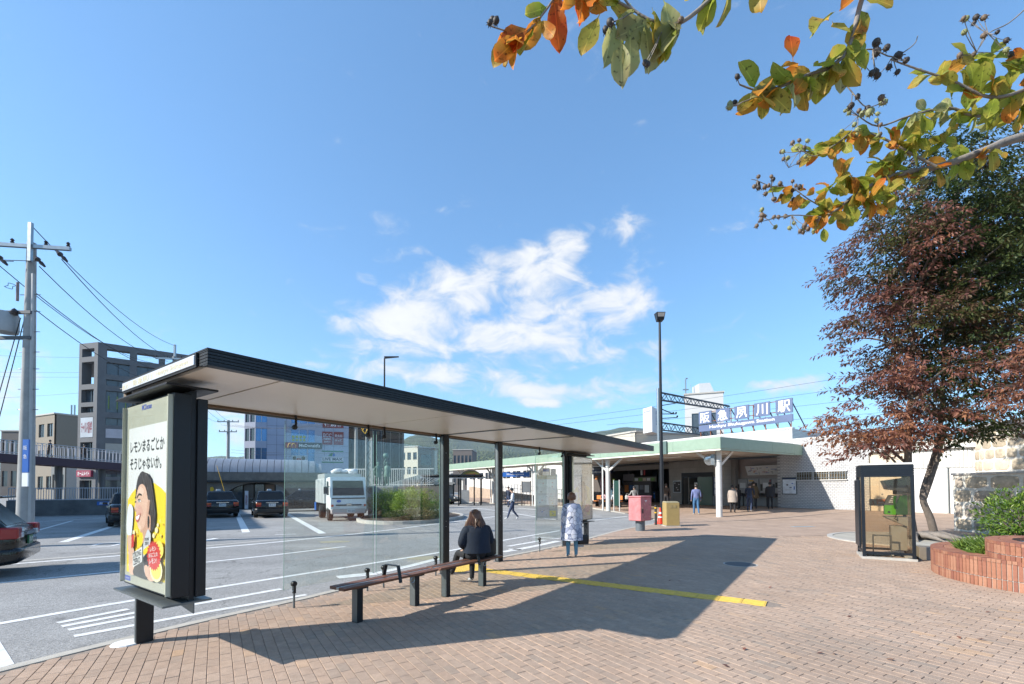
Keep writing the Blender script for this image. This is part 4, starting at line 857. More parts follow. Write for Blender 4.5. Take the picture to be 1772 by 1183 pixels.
# post box
mb = G(1108, 918); pb = thing('post_box', 'faded red post box with two grey slots on a round grey pillar', 'post box', mb, R(40))
PBR = mat('faded_red', '#bd7375', .65, var=.22, scale=6, dirt=.05)
b = MB(); b.cyl((0, 0, 0), (0, 0, .38), .17, n=20); b.build('pillar', mat('pillar_grey', '#5d666c', .5, var=.1), pb, smooth=40)
b = MB(); b.box(-.34, .34, -.27, .27, .38, 1.23); b.build('body', PBR, pb, bev=.03)
b = MB(); b.box(-.36, .36, -.29, .29, 1.232, 1.29); b.build('lid', PBR, pb, bev=.02)
b = MB(); b.box(.342, .36, -.24, .24, .85, 1.19); b.build('slot_plate', mat('plate_grey', (.33, .35, .36), .4), pb)
for y0 in (-.21, .02): b = MB(); b.add([(.362, y0, .9), (.362, y0 + .19, .9), (.362, y0 + .19, 1.15), (.362, y0, 1.15), (.41, y0 + .03, .98), (.41, y0 + .16, .98), (.40, y0 + .16, 1.12), (.40, y0 + .03, 1.12)], [(0, 1, 5, 4), (1, 2, 6, 5), (2, 3, 7, 6), (3, 0, 4, 7), (4, 5, 6, 7)]); b.build('slot_hood', STEEL, pb)
b = MB(); b.box(.342, .355, -.24, .24, .46, .82); b.build('notice_plate', mat('notice_maroon', '#6e2028', .5, var=.3, scale=20), pb)
for k in range(3): b = MB(); b.box(.356, .359, -.2 + k * .15, -.1 + k * .15, .52, .78); b.build('notice_print', mat('sticker', (.45, .42, .42), .5, var=.4, scale=40), pb)
for x_, z_ in ((-.12, 1.0), (.22, 1.0), (-.12, .52), (.22, .52), (-.28, .86), (.02, .78)): b = MB(); b.cyl((x_, -.272, z_), (x_, -.285, z_), .018, n=10); b.build('bolt', mat('brass', (.5, .42, .25), .4), pb)
b = MB(); b.box(-.27, -.19, -.276, -.271, .66, .82); b.build('hinge_plate', DARK, pb); b = MB(); b.prism([(-.07, 0), (.07, 0), (.07, -.02), (.015, -.03), (.015, -.07), (-.015, -.07), (-.015, -.03), (-.07, -.02)], (-.03, -.272, 1.13), X, Z, -Y, 0, .004); b.build('emblem', SIGNW, pb)
# tan cabinet, cone, bollard
cb = G(1162, 910); r = thing('utility_cabinet', 'plain tan utility cabinet next to the street lamp base', 'cabinet', cb, R(0))
TAN = mat('tan_steel', '#a08a58', .5, var=.05, dirt=.04); b = MB(); b.box(-.27, .27, -.2, .3, .03, .97); b.build('body', TAN, r, bev=.012); b = MB(); b.add([(-.27, -.2, .972), (.27, -.2, .972), (.27, .3, .972), (-.27, .3, .972), (-.24, -.1, 1.02), (.22, -.1, 1.02), (.22, .3, 1.02), (-.24, .3, 1.02)], [(3, 2, 1, 0), (4, 5, 6, 7), (0, 1, 5, 4), (1, 2, 6, 5), (2, 3, 7, 6), (3, 0, 4, 7)]); b.build('lid', mat('tan_top', '#8d8468', .6), r)
for x_ in (-.12, .03): b = MB(); b.box(x_, x_ + .1, -.212, -.202, .76, .87); b.build('vent', mat('tan_vent', '#9c8a60', .6), r)
b = MB(); b.box(-.3, .3, -.23, .33, 0, .03); b.build('plinth', CONC, r)
CONE_O = mat('cone_orange', '#d63a1c', .5, var=.08)
def cone(label, loc, h=.7, grp='traffic cones'):
    r = thing('traffic_cone', label, 'traffic cone', loc, .4, grp)
    b = MB(); b.box(-.19, .19, -.19, .19, 0, .03); b.build('base', CONE_O, r, bev=.01)
    b = MB(); b.lathe([(.14, .03), (.115, .2), (.10, .28)], (0, 0, 0), 16); b.lathe([(.062, .46), (.035, h - .03), (.03, h)], (0, 0, 0), 16); b.lathe([(.10, .28), (.062, .46)], (0, 0, 0), 16); b.build('body', CONE_O, r, smooth=40)
    b = MB(); b.lathe([(.104, .27), (.094, .32)], (0, 0, 0), 16); b.build('band', SIGNW, r, smooth=40); b = MB(); b.lathe([(.069, .44), (.052, .53)], (0, 0, 0), 16); b.build('band', SIGNW, r, smooth=40)
    return r
cone('orange traffic cone with white bands beside the tan cabinet', G(1143, 906))
for k, (x_, y_) in enumerate(((97, 890), (121, 889), (150, 888), (154, 889))):
    p = G(x_, y_); r = thing('lane_post', ['first orange lane post from the utility pole, on the far kerb', 'second orange lane post from the utility pole, standing alone', 'shorter one of two orange lane posts standing close together', 'taller one of two orange lane posts standing close together'][k], 'lane post', (p.x, p.y, ROADZ), 0, 'orange lane posts')
    h = (.62, .66, .4, .66)[k]; b = MB(); b.lathe([(.2, 0), (.2, .02), (.11, .05), (.09, .06)], n=14); b.build('base', CONE_O, r, smooth=30); b = MB(); b.lathe([(.085, .06), (.075, h)], n=12); b.build('tube', CONE_O, r, smooth=40)
    for z_ in (.3, .48):
        if z_ < h - .1: b = MB(); b.lathe([(.092, z_), (.09, z_ + .1)], n=12); b.build('band', SIGNW, r, smooth=40)
bl = G(1135, 908); r = thing('bollard', 'thin black bollard with yellow bands between post box and traffic cone', 'bollard', bl); b = MB(); b.lathe([(.05, 0), (.05, .8), (.042, .84), (.001, .85)], n=14); b.build('post', mat('bollard_black', '#242424', .5), r, smooth=40)
for z_ in (.5, .7): b = MB(); b.lathe([(.0525, z_), (.0525, z_ + .05)], n=14); b.build('band', YELL, r, smooth=40)
# manholes, plates and the drain
dg = thing('drain_grate', 'small iron drain grate in the gutter corner behind the post box', 'drain', G(1118, 897.5) + Z * .0, R(50)); b = MB(); b.box(-.35, .35, -.22, .22, -.03, -.012); b.build('pit', BLACK, dg)
for k in range(7): b = MB(); b.box(-.33 + k * .1, -.29 + k * .1, -.22, .22, -.012, .004); b.build('bar', GREY, dg)
for (px_, py_, rx, lb) in ((1281, 976, .3, 'round iron manhole cover lying in the shadow of the shelter roof'),):
    p = G(px_, py_); r = thing('manhole_cover', lb, 'manhole', p); b = MB(); b.lathe([(rx, -.004), (rx, .003), (rx - .02, .005), (.001, .005)], n=28); b.build('cover', mat('iron_cover', (.07, .075, .08), .6, .3, var=.2, scale=30), r)
    b = MB(); b.lathe([(rx + .03, -.004), (rx + .03, .002), (rx + .001, .002)], n=28); b.build('rim', CONC, r)
p = G(1389, 911); r = thing('ground_plate', 'thin blue grey metal plate set flush in the plaza paving', 'plate', p + Z * gz(p.x, p.y), R(5)); b = MB(); b.box(-.45, .45, -.12, .12, 0, .006); b.build('plate', mat('plate_blue', (.26, .32, .34), .5), r)
# ------------------------------------------------------------------ map board of the far bus stop
mp_ = G(946, 899); r = thing('bus_map_board', 'tall glazed map board full of route plans across the bus lane', 'notice board', (mp_.x, mp_.y, ROADZ), R(8))
b = MB(); b.box(-.5, .5, -.04, .04, .12, 2.25); b.build('case', mat('map_back', (.36, .37, .40), .4, var=.12, scale=4), r)
for x_ in (-.55, .5): b = MB(); b.box(x_, x_ + .05, -.05, .05, 0, 2.3); b.build('post', STEEL, r)
b = MB(); b.box(-.5, .5, -.048, -.041, 2.05, 2.25); b.build('header', mat('map_header_brown', (.32, .22, .13), .5), r)
rg = random.Random(12)
for x_, z_, w_, h_, m_ in ((-.45, 1.35, .55, .65, (.50, .50, .52)), (.14, 1.2, .32, .8, (.46, .47, .47)), (-.45, .75, .55, .5, (.42, .46, .52)), (-.45, .2, .55, .45, (.48, .44, .50)), (.14, .55, .32, .6, (.50, .50, .48)), (.14, .2, .32, .28, (.62, .5, .08))):
    b = MB(); b.box(x_, x_ + w_, -.047, -.041, z_, z_ + h_); s_ = b.build('map_sheet', mat('sheet_%d' % int(z_ * 100 + x_ * 7), m_, .5, var=.12, scale=7), r)
    for k in range(5):
        u, v_ = x_ + .04 + rg.random() * (w_ - .16), z_ + .05 + rg.random() * (h_ - .12); b = MB(); b.box(u, u + rg.uniform(.03, .1), -.0485, -.0472, v_, v_ + rg.uniform(.015, .04)); b.build('map_mark', rg.choice([REDP, BLUEP, DARKIN, YELL, GREY]), s_)
b = MB(); b.box(-.5, .5, -.056, -.053, .12, 2.25); b.build('cover_glass', GLASS, r)
# grey blank sign and kerb railing beyond
p = at(911, 870, 39); r = thing('blank_notice_board', 'grey blank notice board on two posts by the far station wall', 'notice board', (p.x, p.y, 0), R(10)); b = MB(); b.box(-.4, .4, -.03, .03, 1.15, 2.1); b.build('panel', mat('board_grey', (.36, .36, .35), .6), r)
for x_ in (-.42, .36): b = MB(); b.box(x_, x_ + .06, -.035, .035, 0, 2.15); b.build('post', mat('post_brown', '#4a3c30', .6), r)
r = thing('kerb_railing', 'low dark railing of upright bars along the far station kerb', 'railing', at(905, 870, 41).xy.to_3d(), R(-20))
for k in range(15): b = MB(); b.box(-2 + k * .3, -1.97 + k * .3, -.015, .015, 0, .8); b.build('bar', DARK, r)
b = MB(); b.box(-2.03, 2.25, -.025, .025, .8, .85); b.build('top_rail', DARK, r)
p = at(945, 860, 38); r = thing('bus_stop_sign', 'blue and white bus stop sign on a thin pole beyond the glass', 'bus stop sign', (p.x, p.y, 0), R(5)); b = MB(); b.cyl((0, 0, 0), (0, 0, 3.4), .03); b.build('pole', STEEL, r)
b = MB(); b.box(-.3, .3, -.05, -.031, 2.5, 3.2); sp_ = b.build('plate', SIGNW, r); b = MB(); b.box(-.26, .26, -.056, -.051, 2.9, 3.12); b.build('blue_field', BLUEP, sp_)
p = at(890, 860, 41); r = thing('blue_direction_sign', 'long blue hanging sign under the far canopy', 'sign', (p.x, p.y, 0), R(-12)); b = MB(); b.box(-1.1, 1.4, -.05, .05, 2.55, 2.95); bs = b.build('plate', BLUEP, r); b = MB(); b.box(-1.4, -1.11, -.05, .05, 2.55, 2.95); b.build('plate_end', NAVY, r)
lettering('Shukugawa', (-.7, -.056, 2.65), X, Z, 1.6, .2, SIGNW, bs, .01)
for x_ in (-1.0, 1.2): b = MB(); b.cyl((x_, 0, 2.95), (x_, 0, 3.55), .03); b.build('hanger', DARK, r)
# ------------------------------------------------------------------ phone booth
BO = V((8.29, 10.08, 0)); BA = math.atan2(-.5, .82)
pb = thing('phone_booth', 'glass phone booth with dark frame holding a green telephone', 'phone booth', BO, BA)
BF = mat('booth_frame', '#1d242c', .4, .35, var=.06); BGL = glass_mat('booth_glass', (.90, .85, .77), .8, 0, .02)
hw, dp, bh = .46, .92, 2.12
for x_ in (-hw, hw - .06):
    for y_ in (0, dp - .06): b = MB(); b.box(x_, x_ + .06, y_, y_ + .06, .05, bh - .28); b.build('frame_post', BF, pb, bev=.003)
b = MB(); b.box(-hw - .02, hw + .02, -.02, dp + .02, bh - .02, bh + .02); b.build('roof_cap', WPAINT, pb, bev=.005)
for k in range(5): b = MB(); b.box(-hw, hw, -.004, dp + .004, bh - .279 + k * .05, bh - .239 + k * .05); b.build('header_louvre', BF, pb)
b = MB(); b.box(-hw + .01, hw - .01, .006, dp - .006, bh - .28, bh - .021); b.build('header', BF, pb)
for y_ in (0.01, dp - .05):
    b = MB(); b.box(-hw + .06, hw - .06, y_, y_ + .04, .12, .17); b.build('bottom_rail', BF, pb)
for x_ in (-hw + .01, hw - .05): b = MB(); b.box(x_, x_ + .04, .06, dp - .06, .12, .17); b.build('bottom_rail', BF, pb)
for y_ in (.03, dp - .03): b = MB(); b.box(-hw + .062, hw - .062, y_ - .003, y_ + .003, .172, bh - .285); b.build('glass_pane', BGL, pb)
for x_ in (-hw + .03, hw - .03): b = MB(); b.box(x_ - .003, x_ + .003, .062, dp - .062, .172, bh - .285); b.build('glass_pane', BGL, pb)
for a_ in ((-hw - .02, hw + .02, -.02, .10), (-hw - .02, hw + .02, dp - .10, dp + .02), (-hw - .02, -hw + .1, .102, dp - .102), (hw - .1, hw + .02, .102, dp - .102)):
    b = MB(); b.box(*a_, 0, .05); b.build('kerb', CONC, pb)
PG = mat('phone_green', '#4f9a1c', .4, var=.05)
def TR(q):   # the telephone is turned towards the booth door
    m_ = Matrix.Rotation(R(42), 3, 'Z'); c_ = V((.2, .49, 0)); q.v = [m_ @ (p - c_) + c_ for p in q.v]
b = MB(); b.prism([(-.16, 0), (.18, 0), (.18, .44), (.0, .44), (-.16, .2)], (.2, .35, .98), X, Z, Y, 0, .28); TR(b); tel = b.build('telephone', PG, pb, bev=.012)
b = MB(); b.add([(.043, .352, 1.195), (.043, .63, 1.195), (.19, .63, 1.41), (.19, .352, 1.41)], [(0, 1, 2, 3)]); b.v = [p + V((-.012, 0, .008)) for p in b.v]; TR(b); b.build('keypad', mat('keypad', (.06, .065, .06), .4, var=.4, scale=60), tel, fix=False)
b = MB(); b.tube([(.02, .33, 1.38), (-.01, .32, 1.36), (-.02, .32, 1.25), (.0, .32, 1.16), (.03, .33, 1.14)], [.035, .03, .022, .03, .035], 8); TR(b); b.build('handset', mat('handset', '#1e5a1c', .4), tel, smooth=40)
b = MB(); b.tube([(.05, .34, 1.0), (.0, .34, .9), (.12, .36, .84), (.25, .4, .93)], .008, 6); TR(b); b.build('cord', DARK, tel, smooth=40)
for i in range(3):
    for j in range(4): b = MB(); b.obox((.075 + j * .028, .44 + i * .035, 1.262 + j * .041), .010, .012, .006, V((.563, 0, .826)), Y, V((-.826, 0, .563))); TR(b); b.build('key', PAPER, tel)
b = MB(); b.box(.032, .0385, .47, .52, 1.02, 1.06); TR(b); b.build('coin_slot', BLACK, tel)
b = MB(); b.add([(0.0, .3, .93), (hw - .07, .3, .93), (hw - .07, .8, .93), (0.0, .8, .93), (0.06, .34, .88), (hw - .07, .34, .72), (hw - .07, .76, .72), (0.06, .76, .88)], [(0, 1, 2, 3), (7, 6, 5, 4), (0, 4, 5, 1), (1, 5, 6, 2), (2, 6, 7, 3), (3, 7, 4, 0)]); b.build('shelf', mat('shelf_grey', (.32, .31, .27), .5), pb)
b = MB(); b.box(.12, hw - .07, .45, .72, .18, .72); b.build('shelf_stand', mat('stand_grey', (.28, .28, .25), .5), pb)
b = MB(); b.box(.22, hw - .07, .34, .86, 1.43, 1.75); b.build('rear_panel', mat('panel_dark', (.05, .055, .06), .4), pb)
b = MB(); b.add([(-.02, .3, 1.75), (hw - .07, .3, 1.82), (hw - .07, .8, 1.82), (-.02, .8, 1.75), (.05, .3, 1.55), (hw - .07, .3, 1.5), (hw - .07, .8, 1.5), (.05, .8, 1.55)], [(0, 1, 2, 3), (7, 6, 5, 4), (0, 4, 5, 1), (1, 5, 6, 2), (2, 6, 7, 3), (3, 7, 4, 0)]); b.build('hood', mat('hood_dark', (.06, .07, .085), .35), pb)
sn = MB(); sn.box(-.22, .16, dp - .045, dp - .036, 1.16, 1.32); sg = sn.build('sticker', mat('sticker_grey', (.34, .33, .29), .5), pb); sn = MB(); sn.box(-.08, .15, dp - .049, dp - .0455, 1.20, 1.315); sg2 = sn.build('sticker_field', mat('sticker_orange', '#b8641a', .5), sg)
lettering('0000.', (-.05, dp - .05, 1.215), X, Z, .15, .035, SIGNW, sg, .02)
b = MB(); b.tube([(-.18, dp - .05, 1.18), (-.14, dp - .05, 1.25), (-.15, dp - .05, 1.29), (-.16, dp - .05, 1.25), (-.12, dp - .05, 1.18)], .008, 6); b.build('sticker_ribbon', mat('sticker_orange', '#b8641a', .5), sg)
for x_ in (-.24, .08): b = MB(); b.cyl((x_, .25, .0), (x_, .25, .52), .012, n=8); b.build('guard_leg', GREY, pb)
b = MB(); b.box(-.25, .09, .24, .26, .50, .53); b.build('guard_bar', GREY, pb)
dl = MB(); dl.box(-hw - .045, -hw - .004, .1, dp - .1, .25, bh - .35); dl.build('door_leaf', BF, pb, bev=.004)
blk = thing('concrete_block', 'grey concrete block on the ground at the corner of the phone booth', 'block', G(1604, 968), R(-30)); b = MB(); b.box(-.15, .12, -.1, .25, 0, .28); b.build('block', mat('block_grey', (.30, .30, .29), .8, var=.12), blk, bev=.008)
# ------------------------------------------------------------------ brick planter
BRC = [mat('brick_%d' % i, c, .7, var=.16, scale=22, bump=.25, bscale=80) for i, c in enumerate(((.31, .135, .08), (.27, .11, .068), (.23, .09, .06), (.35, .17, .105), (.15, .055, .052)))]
MORT = mat('mortar', (.38, .37, .34), .9, var=.1, scale=30)
SOILM = mat('soil', (.07, .05, .035), .95, var=.3, scale=20, bump=.6, bscale=30)
def ring_planter(label, c, rad, zs, n, a0, a1, thick, soil_z, open_in=False, dark=None):
    r = thing('brick_planter', label, 'planter', c, 0, 'curved brick planters')
    b = MB(); k = 60; ro, ri = rad - .006, rad - thick
    rings = []
    for i in range(k + 1):
        a = a0 + (a1 - a0) * i / k; d = V((math.cos(a), math.sin(a), 0)); rings.append([d * ro, d * ro + Z * (zs[-1][1] - .006), d * ri + Z * (zs[-1][1] - .006), d * ri])
    b.loft(rings); b.build('core', MORT, r)
    b = MB(); b.poly([V((math.cos(a0 + (a1 - a0) * i / k), math.sin(a0 + (a1 - a0) * i / k), 0)) * ri + Z * soil_z for i in range(k + 1)]); b.build('soil', SOILM, r, fix=False)
    rg = random.Random(int(rad * 100)); step = (a1 - a0) / n
    vis = []
    for (z0, z1) in zs:
        w_ = rad * step - .013; bb = MB(); bb.box(-.03, .008, -w_ / 2, w_ / 2, 0, z1 - z0 - .013); meshes = []
        for m in BRC: me = bb.mesh('brick', m); meshes.append(me)
        for i in range(n):
            a = a0 + step * (i + .5); j = rg.choice([0, 0, 0, 1, 1, 2, 3, 3])
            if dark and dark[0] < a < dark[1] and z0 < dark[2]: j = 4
            inst(meshes[j], 'brick', r, (rad * math.cos(a) + rg.gauss(0, .0012), rad * math.sin(a), z0 + .0045), (0, 0, a + rg.gauss(0, .004)))
    # cap bricks, laid radially on top
    w0, w1 = (rad + .006) * step - .008, ri * step - .008; z1 = zs[-1][1]; L_ = thick + .004
    for i in range(n):
        a = a0 + step * (i + .5)
        if i == 0:
            for hh, rr0, rr1 in ((0, ri - .004, (ri + rad) / 2 - .004), (1, (ri + rad) / 2 + .004, rad + .01)):
                cm_ = []
                for m in BRC[:4]:
                    bb = MB(); q0, q1 = rr0 * step - .008, rr1 * step - .008
                    bb.add([(rr0, -q0 / 2, 0), (rr1, -q1 / 2, 0), (rr1, q1 / 2, 0), (rr0, q0 / 2, 0), (rr0, -q0 / 2, .05), (rr1, -q1 / 2, .05), (rr1, q1 / 2, .05), (rr0, q0 / 2, .05)], [(3, 2, 1, 0), (4, 5, 6, 7), (0, 1, 5, 4), (1, 2, 6, 5), (2, 3, 7, 6), (3, 0, 4, 7)]); cm_.append(bb.mesh('cap_brick', m))
                if hh == 0: capA = cm_
                else: capB = cm_
        inst(rg.choice(capA), 'cap_brick', r, (0, 0, z1 - .004 + rg.gauss(0, .001)), (0, 0, a)); inst(rg.choice(capB), 'cap_brick', r, (0, 0, z1 - .004 + rg.gauss(0, .001)), (0, 0, a))
    return r
PC = V((9.75, 7.55, 0))
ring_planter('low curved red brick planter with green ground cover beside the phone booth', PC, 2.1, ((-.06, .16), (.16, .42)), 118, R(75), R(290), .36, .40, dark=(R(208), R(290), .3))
ring_planter('higher round brick planter rising from the low planter at the picture edge', V((8.85, 7.0, 0)), 1.12, ((.40, .55), (.55, .70)), 66, R(60), R(330), .30, .52)

# ------------------------------------------------------------------ stone walls
STONES = [mat('stone_%d' % i, c, .85, var=.22, scale=5, bump=.3, bscale=25, dirt=.18) for i, c in enumerate(((.47, .39, .28), (.40, .33, .245), (.31, .27, .22), (.52, .44, .32), (.42, .36, .29)))]
SMORT = mat('stone_mortar', (.60, .57, .49), .95, var=.1, scale=8, bump=.4, bscale=40)
def stone_face(parent, f, W, H, seed, sz=.62, skip=None, ms=None):
    # f(u, v, d) -> point ; irregular rounded stones with wide joints
    rg = random.Random(seed); z = .03
    while z < H - .1:
        rh = min(rg.uniform(.62, .95) * sz, H - .03 - z); u = -rg.uniform(0, .3)
        if H - .03 - z - rh < .14: rh = H - .03 - z
        while u < W:
            rw = rg.uniform(.75, 1.7) * sz; u0, u1 = max(.03, u), min(W - .03, u + rw); g = rg.uniform(.022, .045)
            if u1 - u0 > .16 and not (skip and skip((u0 + u1) / 2, z + rh / 2)):
                cx_, cz_ = (u0 + u1) / 2, z + rh / 2; hw_, hh_ = (u1 - u0) / 2 - g, rh / 2 - g * .9; pts = []
                for k in range(14):
                    a = 2 * math.pi * k / 14 + .3; ca, sa = math.cos(a), math.sin(a)
                    q_ = (abs(ca) ** 7 + abs(sa) ** 7) ** (-1 / 7) * rg.uniform(.88, 1.02); pts.append((cx_ + hw_ * ca * q_, cz_ + hh_ * sa * q_))
                b = MB(); rings = []
                for d, k in ((-.01, 1.0), (.008, .985), (.015, .92)): rings.append([f(cx_ + (x - cx_) * k, cz_ + (y_ - cz_) * k, d + (rg.uniform(-.002, .002) if d > 0 else 0)) for x, y_ in pts])
                b.loft(rings); b.build('stone', rg.choice(ms or STONES), parent, smooth=50)
            u += rw
        z += rh
sw = thing('stone_wall', 'rubble stone wall with pale joints and a flat coping behind the planter', 'wall', (15.95, 16.5, 0))
b = MB(); b.box(0, .45, -6.5, 0, 0, 2.0); b.build('core', SMORT, sw)
for k in range(6): b = MB(); b.box(-.05, .5, -6.5 + k * 1.09, -5.42 + k * 1.09, 2.0, 2.07); b.build('coping', mat('coping_stone', (.46, .44, .40), .8, var=.12), sw, bev=.008)
stone_face(sw, lambda u, v, d: V((-d, -u, v)), 6.5, 2.0, 4)
stone_face(sw, lambda u, v, d: V((u, d, v)), .45, 2.0, 8)
cw = thing('curved_stone_house', 'round cornered rubble stone building with a thin flat roof behind the stone wall', 'building', (25.4, 18.6, 0)); CR = 4.6
b = MB(); n = 24
rings = [[V((math.cos(a), math.sin(a), 0)) * CR, V((math.cos(a), math.sin(a), 0)) * CR + Z * 4.15, V((math.cos(a), math.sin(a), 0)) * (CR - .4) + Z * 4.15, V((math.cos(a), math.sin(a), 0)) * (CR - .4)] for a in [R(130) + R(130) * i / n for i in range(n + 1)]]
b.loft(rings); b.build('wall', SMORT, cw, smooth=30)
stone_face(cw, lambda u, v, d: V((math.cos(R(131) + u / CR), math.sin(R(131) + u / CR), 0)) * (CR + d) + Z * (v + .0), CR * R(128), 4.1, 11, .6, skip=lambda u, v: (4.6 < u < 6.4 and 1.6 < v < 3.3) or v < 1.4, ms=[STONES[0], STONES[3], STONES[3], mat('stone_pale', (.58, .50, .38), .85, var=.15, scale=5, bump=.3, bscale=25)])
b = MB(); rings = [[V((math.cos(a), math.sin(a), 0)) * (CR + .3) + Z * 4.16, V((math.cos(a), math.sin(a), 0)) * (CR + .3) + Z * 4.32, V((math.cos(a), math.sin(a), 0)) * .2 + Z * 4.5, V((math.cos(a), math.sin(a), 0)) * .2 + Z * 4.16] for a in [R(120) + R(150) * i / n for i in range(n + 1)]]; b.loft(rings); b.build('roof', mat('roof_stone', (.30, .28, .26), .85, var=.2, scale=3), cw, smooth=30)
am = R(131) + 5.5 / CR; b = MB(); dv = V((math.cos(am), math.sin(am), 0)); tv_ = V((-dv.y, dv.x, 0)); b.obox(dv * (CR + .03) + Z * 2.45, .05, .85, .8, dv, tv_, Z); wn = b.build('window_shutter', mat('shutter_brown', '#8a6a42', .6), cw)

# ------------------------------------------------------------------ foliage helpers
def leaf_mat(name, stops, trans=.35, rough=.5):
    m = bpy.data.materials.new(name); m.use_nodes = True; t = m.node_tree; n = t.nodes.new; l = t.links.new
    b = t.nodes['Principled BSDF']; o = t.nodes['Material Output']; a = n('ShaderNodeAttribute'); a.attribute_name = 'tone'
    r = n('ShaderNodeValToRGB'); l(a.outputs['Fac'], r.inputs[0]); e = r.color_ramp.elements
    e[0].position = stops[0][0]; e[0].color = (*stops[0][1], 1); e[1].position = stops[-1][0]; e[1].color = (*stops[-1][1], 1)
    for p, c in stops[1:-1]: e.new(p).color = (*c, 1)
    l(r.outputs[0], b.inputs['Base Color']); b.inputs['Roughness'].default_value = rough; b.inputs['Specular IOR Level'].default_value = .35
    tr = n('ShaderNodeBsdfTranslucent'); l(r.outputs[0], tr.inputs[0]); mx = n('ShaderNodeMixShader'); mx.inputs[0].default_value = trans
    l(b.outputs[0], mx.inputs[1]); l(tr.outputs[0], mx.inputs[2]); l(mx.outputs[0], o.inputs[0]); return m
class Leaves:
    def __init__(s): s.v = []; s.f = []; s.t = []
    def leaf(s, p, d, up, l, w, tone, droop=.15):
        x = d.cross(up)
        if x.length < 1e-4: x = V((1, 0, 0))
        x.normalize(); n_ = x.cross(d); o = len(s.v); m = p + d * l * .5 - n_ * l * droop * .3
        s.v += [tuple(p), tuple(m + x * w * .5 + n_ * w * .12), tuple(p + d * l - n_ * l * droop), tuple(m - x * w * .5 + n_ * w * .12)]
        s.f += [(o, o + 1, o + 2), (o, o + 2, o + 3)]; s.t += [tone] * 4
    def build(s, name, m, parent=None, kind=None):
        me = bpy.data.meshes.new(name); me.from_pydata(s.v, [], s.f); me.materials.append(m); me.attributes.new('tone', 'FLOAT', 'POINT').data.foreach_set('value', s.t)
        o = bpy.data.objects.new(name, me); COL.objects.link(o); o.parent = parent
        if kind: o['kind'] = kind
        return o
def rvec(rg): 
    while True:
        p = V((rg.uniform(-1, 1), rg.uniform(-1, 1), rg.uniform(-1, 1)))
        if .05 < p.length < 1: return p
BARK = mat('bark', (.13, .105, .085), .9, var=.3, scale=12, bump=.8, bscale=30)
BARKG = mat('bark_grey', (.20, .175, .15), .85, var=.3, scale=14, bump=.6, bscale=40)
# ------------------------------------------------------------------ autumn tree behind the booth
MAPLE = leaf_mat('autumn_leaf', ((0, (.035, .060, .016)), (.3, (.075, .10, .028)), (.45, (.115, .085, .035)), (.65, (.175, .075, .06)), (.85, (.27, .115, .085)), (1, (.38, .18, .09))), .4, .5)
def limb(b, p, d, l, r0, rg, depth, tips, up=.15, spread=.6):
    n = 5; pts = [p.copy()]; rad = [r0]; q = p.copy(); dd = d.normalized()
    for i in range(n):
        dd = (dd + rvec(rg) * .16 + Z * up * .12).normalized(); q = q + dd * l / n; pts.append(q.copy()); rad.append(r0 * (1 - .5 * (i + 1) / n))
    b.tube(pts, rad, 7 if r0 > .04 else 5)
    if depth == 0: tips.append((pts, dd)); return
    k = rg.choice([2, 3, 3])
    for j in range(k):
        side = rvec(rg); side = (side - dd * side.dot(dd)).normalized(); nd_ = (dd * .75 + side * spread + Z * (-.05)).normalized()
        start = pts[rg.choice([3, 4, 5])] if j else pts[-1]
        limb(b, start, nd_, l * rg.uniform(.6, .82), rad[-1] * (.95 if not j else .75), rg, depth - 1, tips, up * .5, spread)
def spray_tree(name, label, base, trunks, seed, lmat, tone_fn, dens=1.0, leaf=(.085, .035), depth=2, limits=None, cat='tree'):
    rg = random.Random(seed); r = thing(name, label, cat, base); tips = []; b = MB()
    for (pts, rad, starts) in trunks:
        b.tube([V(p) for p in pts], rad, 12)
        for (fr, d, l, r0) in starts:
            x = fr * (len(pts) - 1); i = min(int(x), len(pts) - 2); p = V(pts[i]).lerp(V(pts[i + 1]), x - i); limb(b, p, V(d), l, r0, rg, depth, tips)
    b.build('trunk', BARK, r, smooth=60)
    L_ = Leaves()
    for pts, dd in tips:
        for s_ in range(int(3 * dens)):
            c = pts[rg.randrange(1, len(pts))] + V((rg.gauss(0, .16), rg.gauss(0, .16), rg.gauss(0, .08)))
            if limits and not limits(c + r.location): continue
            ax = (dd * .6 + V((rg.gauss(0, .5), rg.gauss(0, .5), rg.gauss(-.05, .12)))).normalized(); ln = rg.uniform(.45, .95)
            base_t = tone_fn(c, rg)
            for k in range(int(17 * ln / .7)):
                t = rg.random(); q = c + ax * (t - .3) * ln + V((0, 0, -.16 * t * t * ln)); sd = rvec(rg); sd = (sd - ax * sd.dot(ax)); sd.z *= .45
                d = (ax * .55 + sd.normalized() * .9 + Z * -.25).normalized(); lf = rg.uniform(.75, 1.25)
                L_.leaf(q + sd * .06, d, (Z + rvec(rg) * .7).normalized(), leaf[0] * lf, leaf[1] * lf, min(1, max(0, base_t + rg.gauss(0, .1))), .25)
    L_.build('crown', lmat, r); return r, len(L_.f)
TB = V((12.55, 13.9, 0.05))
def tone_m(c, rg):   # redder on the weathered outside and low on the open side, green within
    return .47 + .10 * (math.hypot(c.x - .6, c.y) - 2.0) + (.16 if c.x < .2 else -.10) + (.1 if c.z < 5.2 and c.x < .6 else 0) + .48 * noise.noise((c.x * .75, c.y * .75, c.z * .75)) - .02 * max(0, c.z - 6)
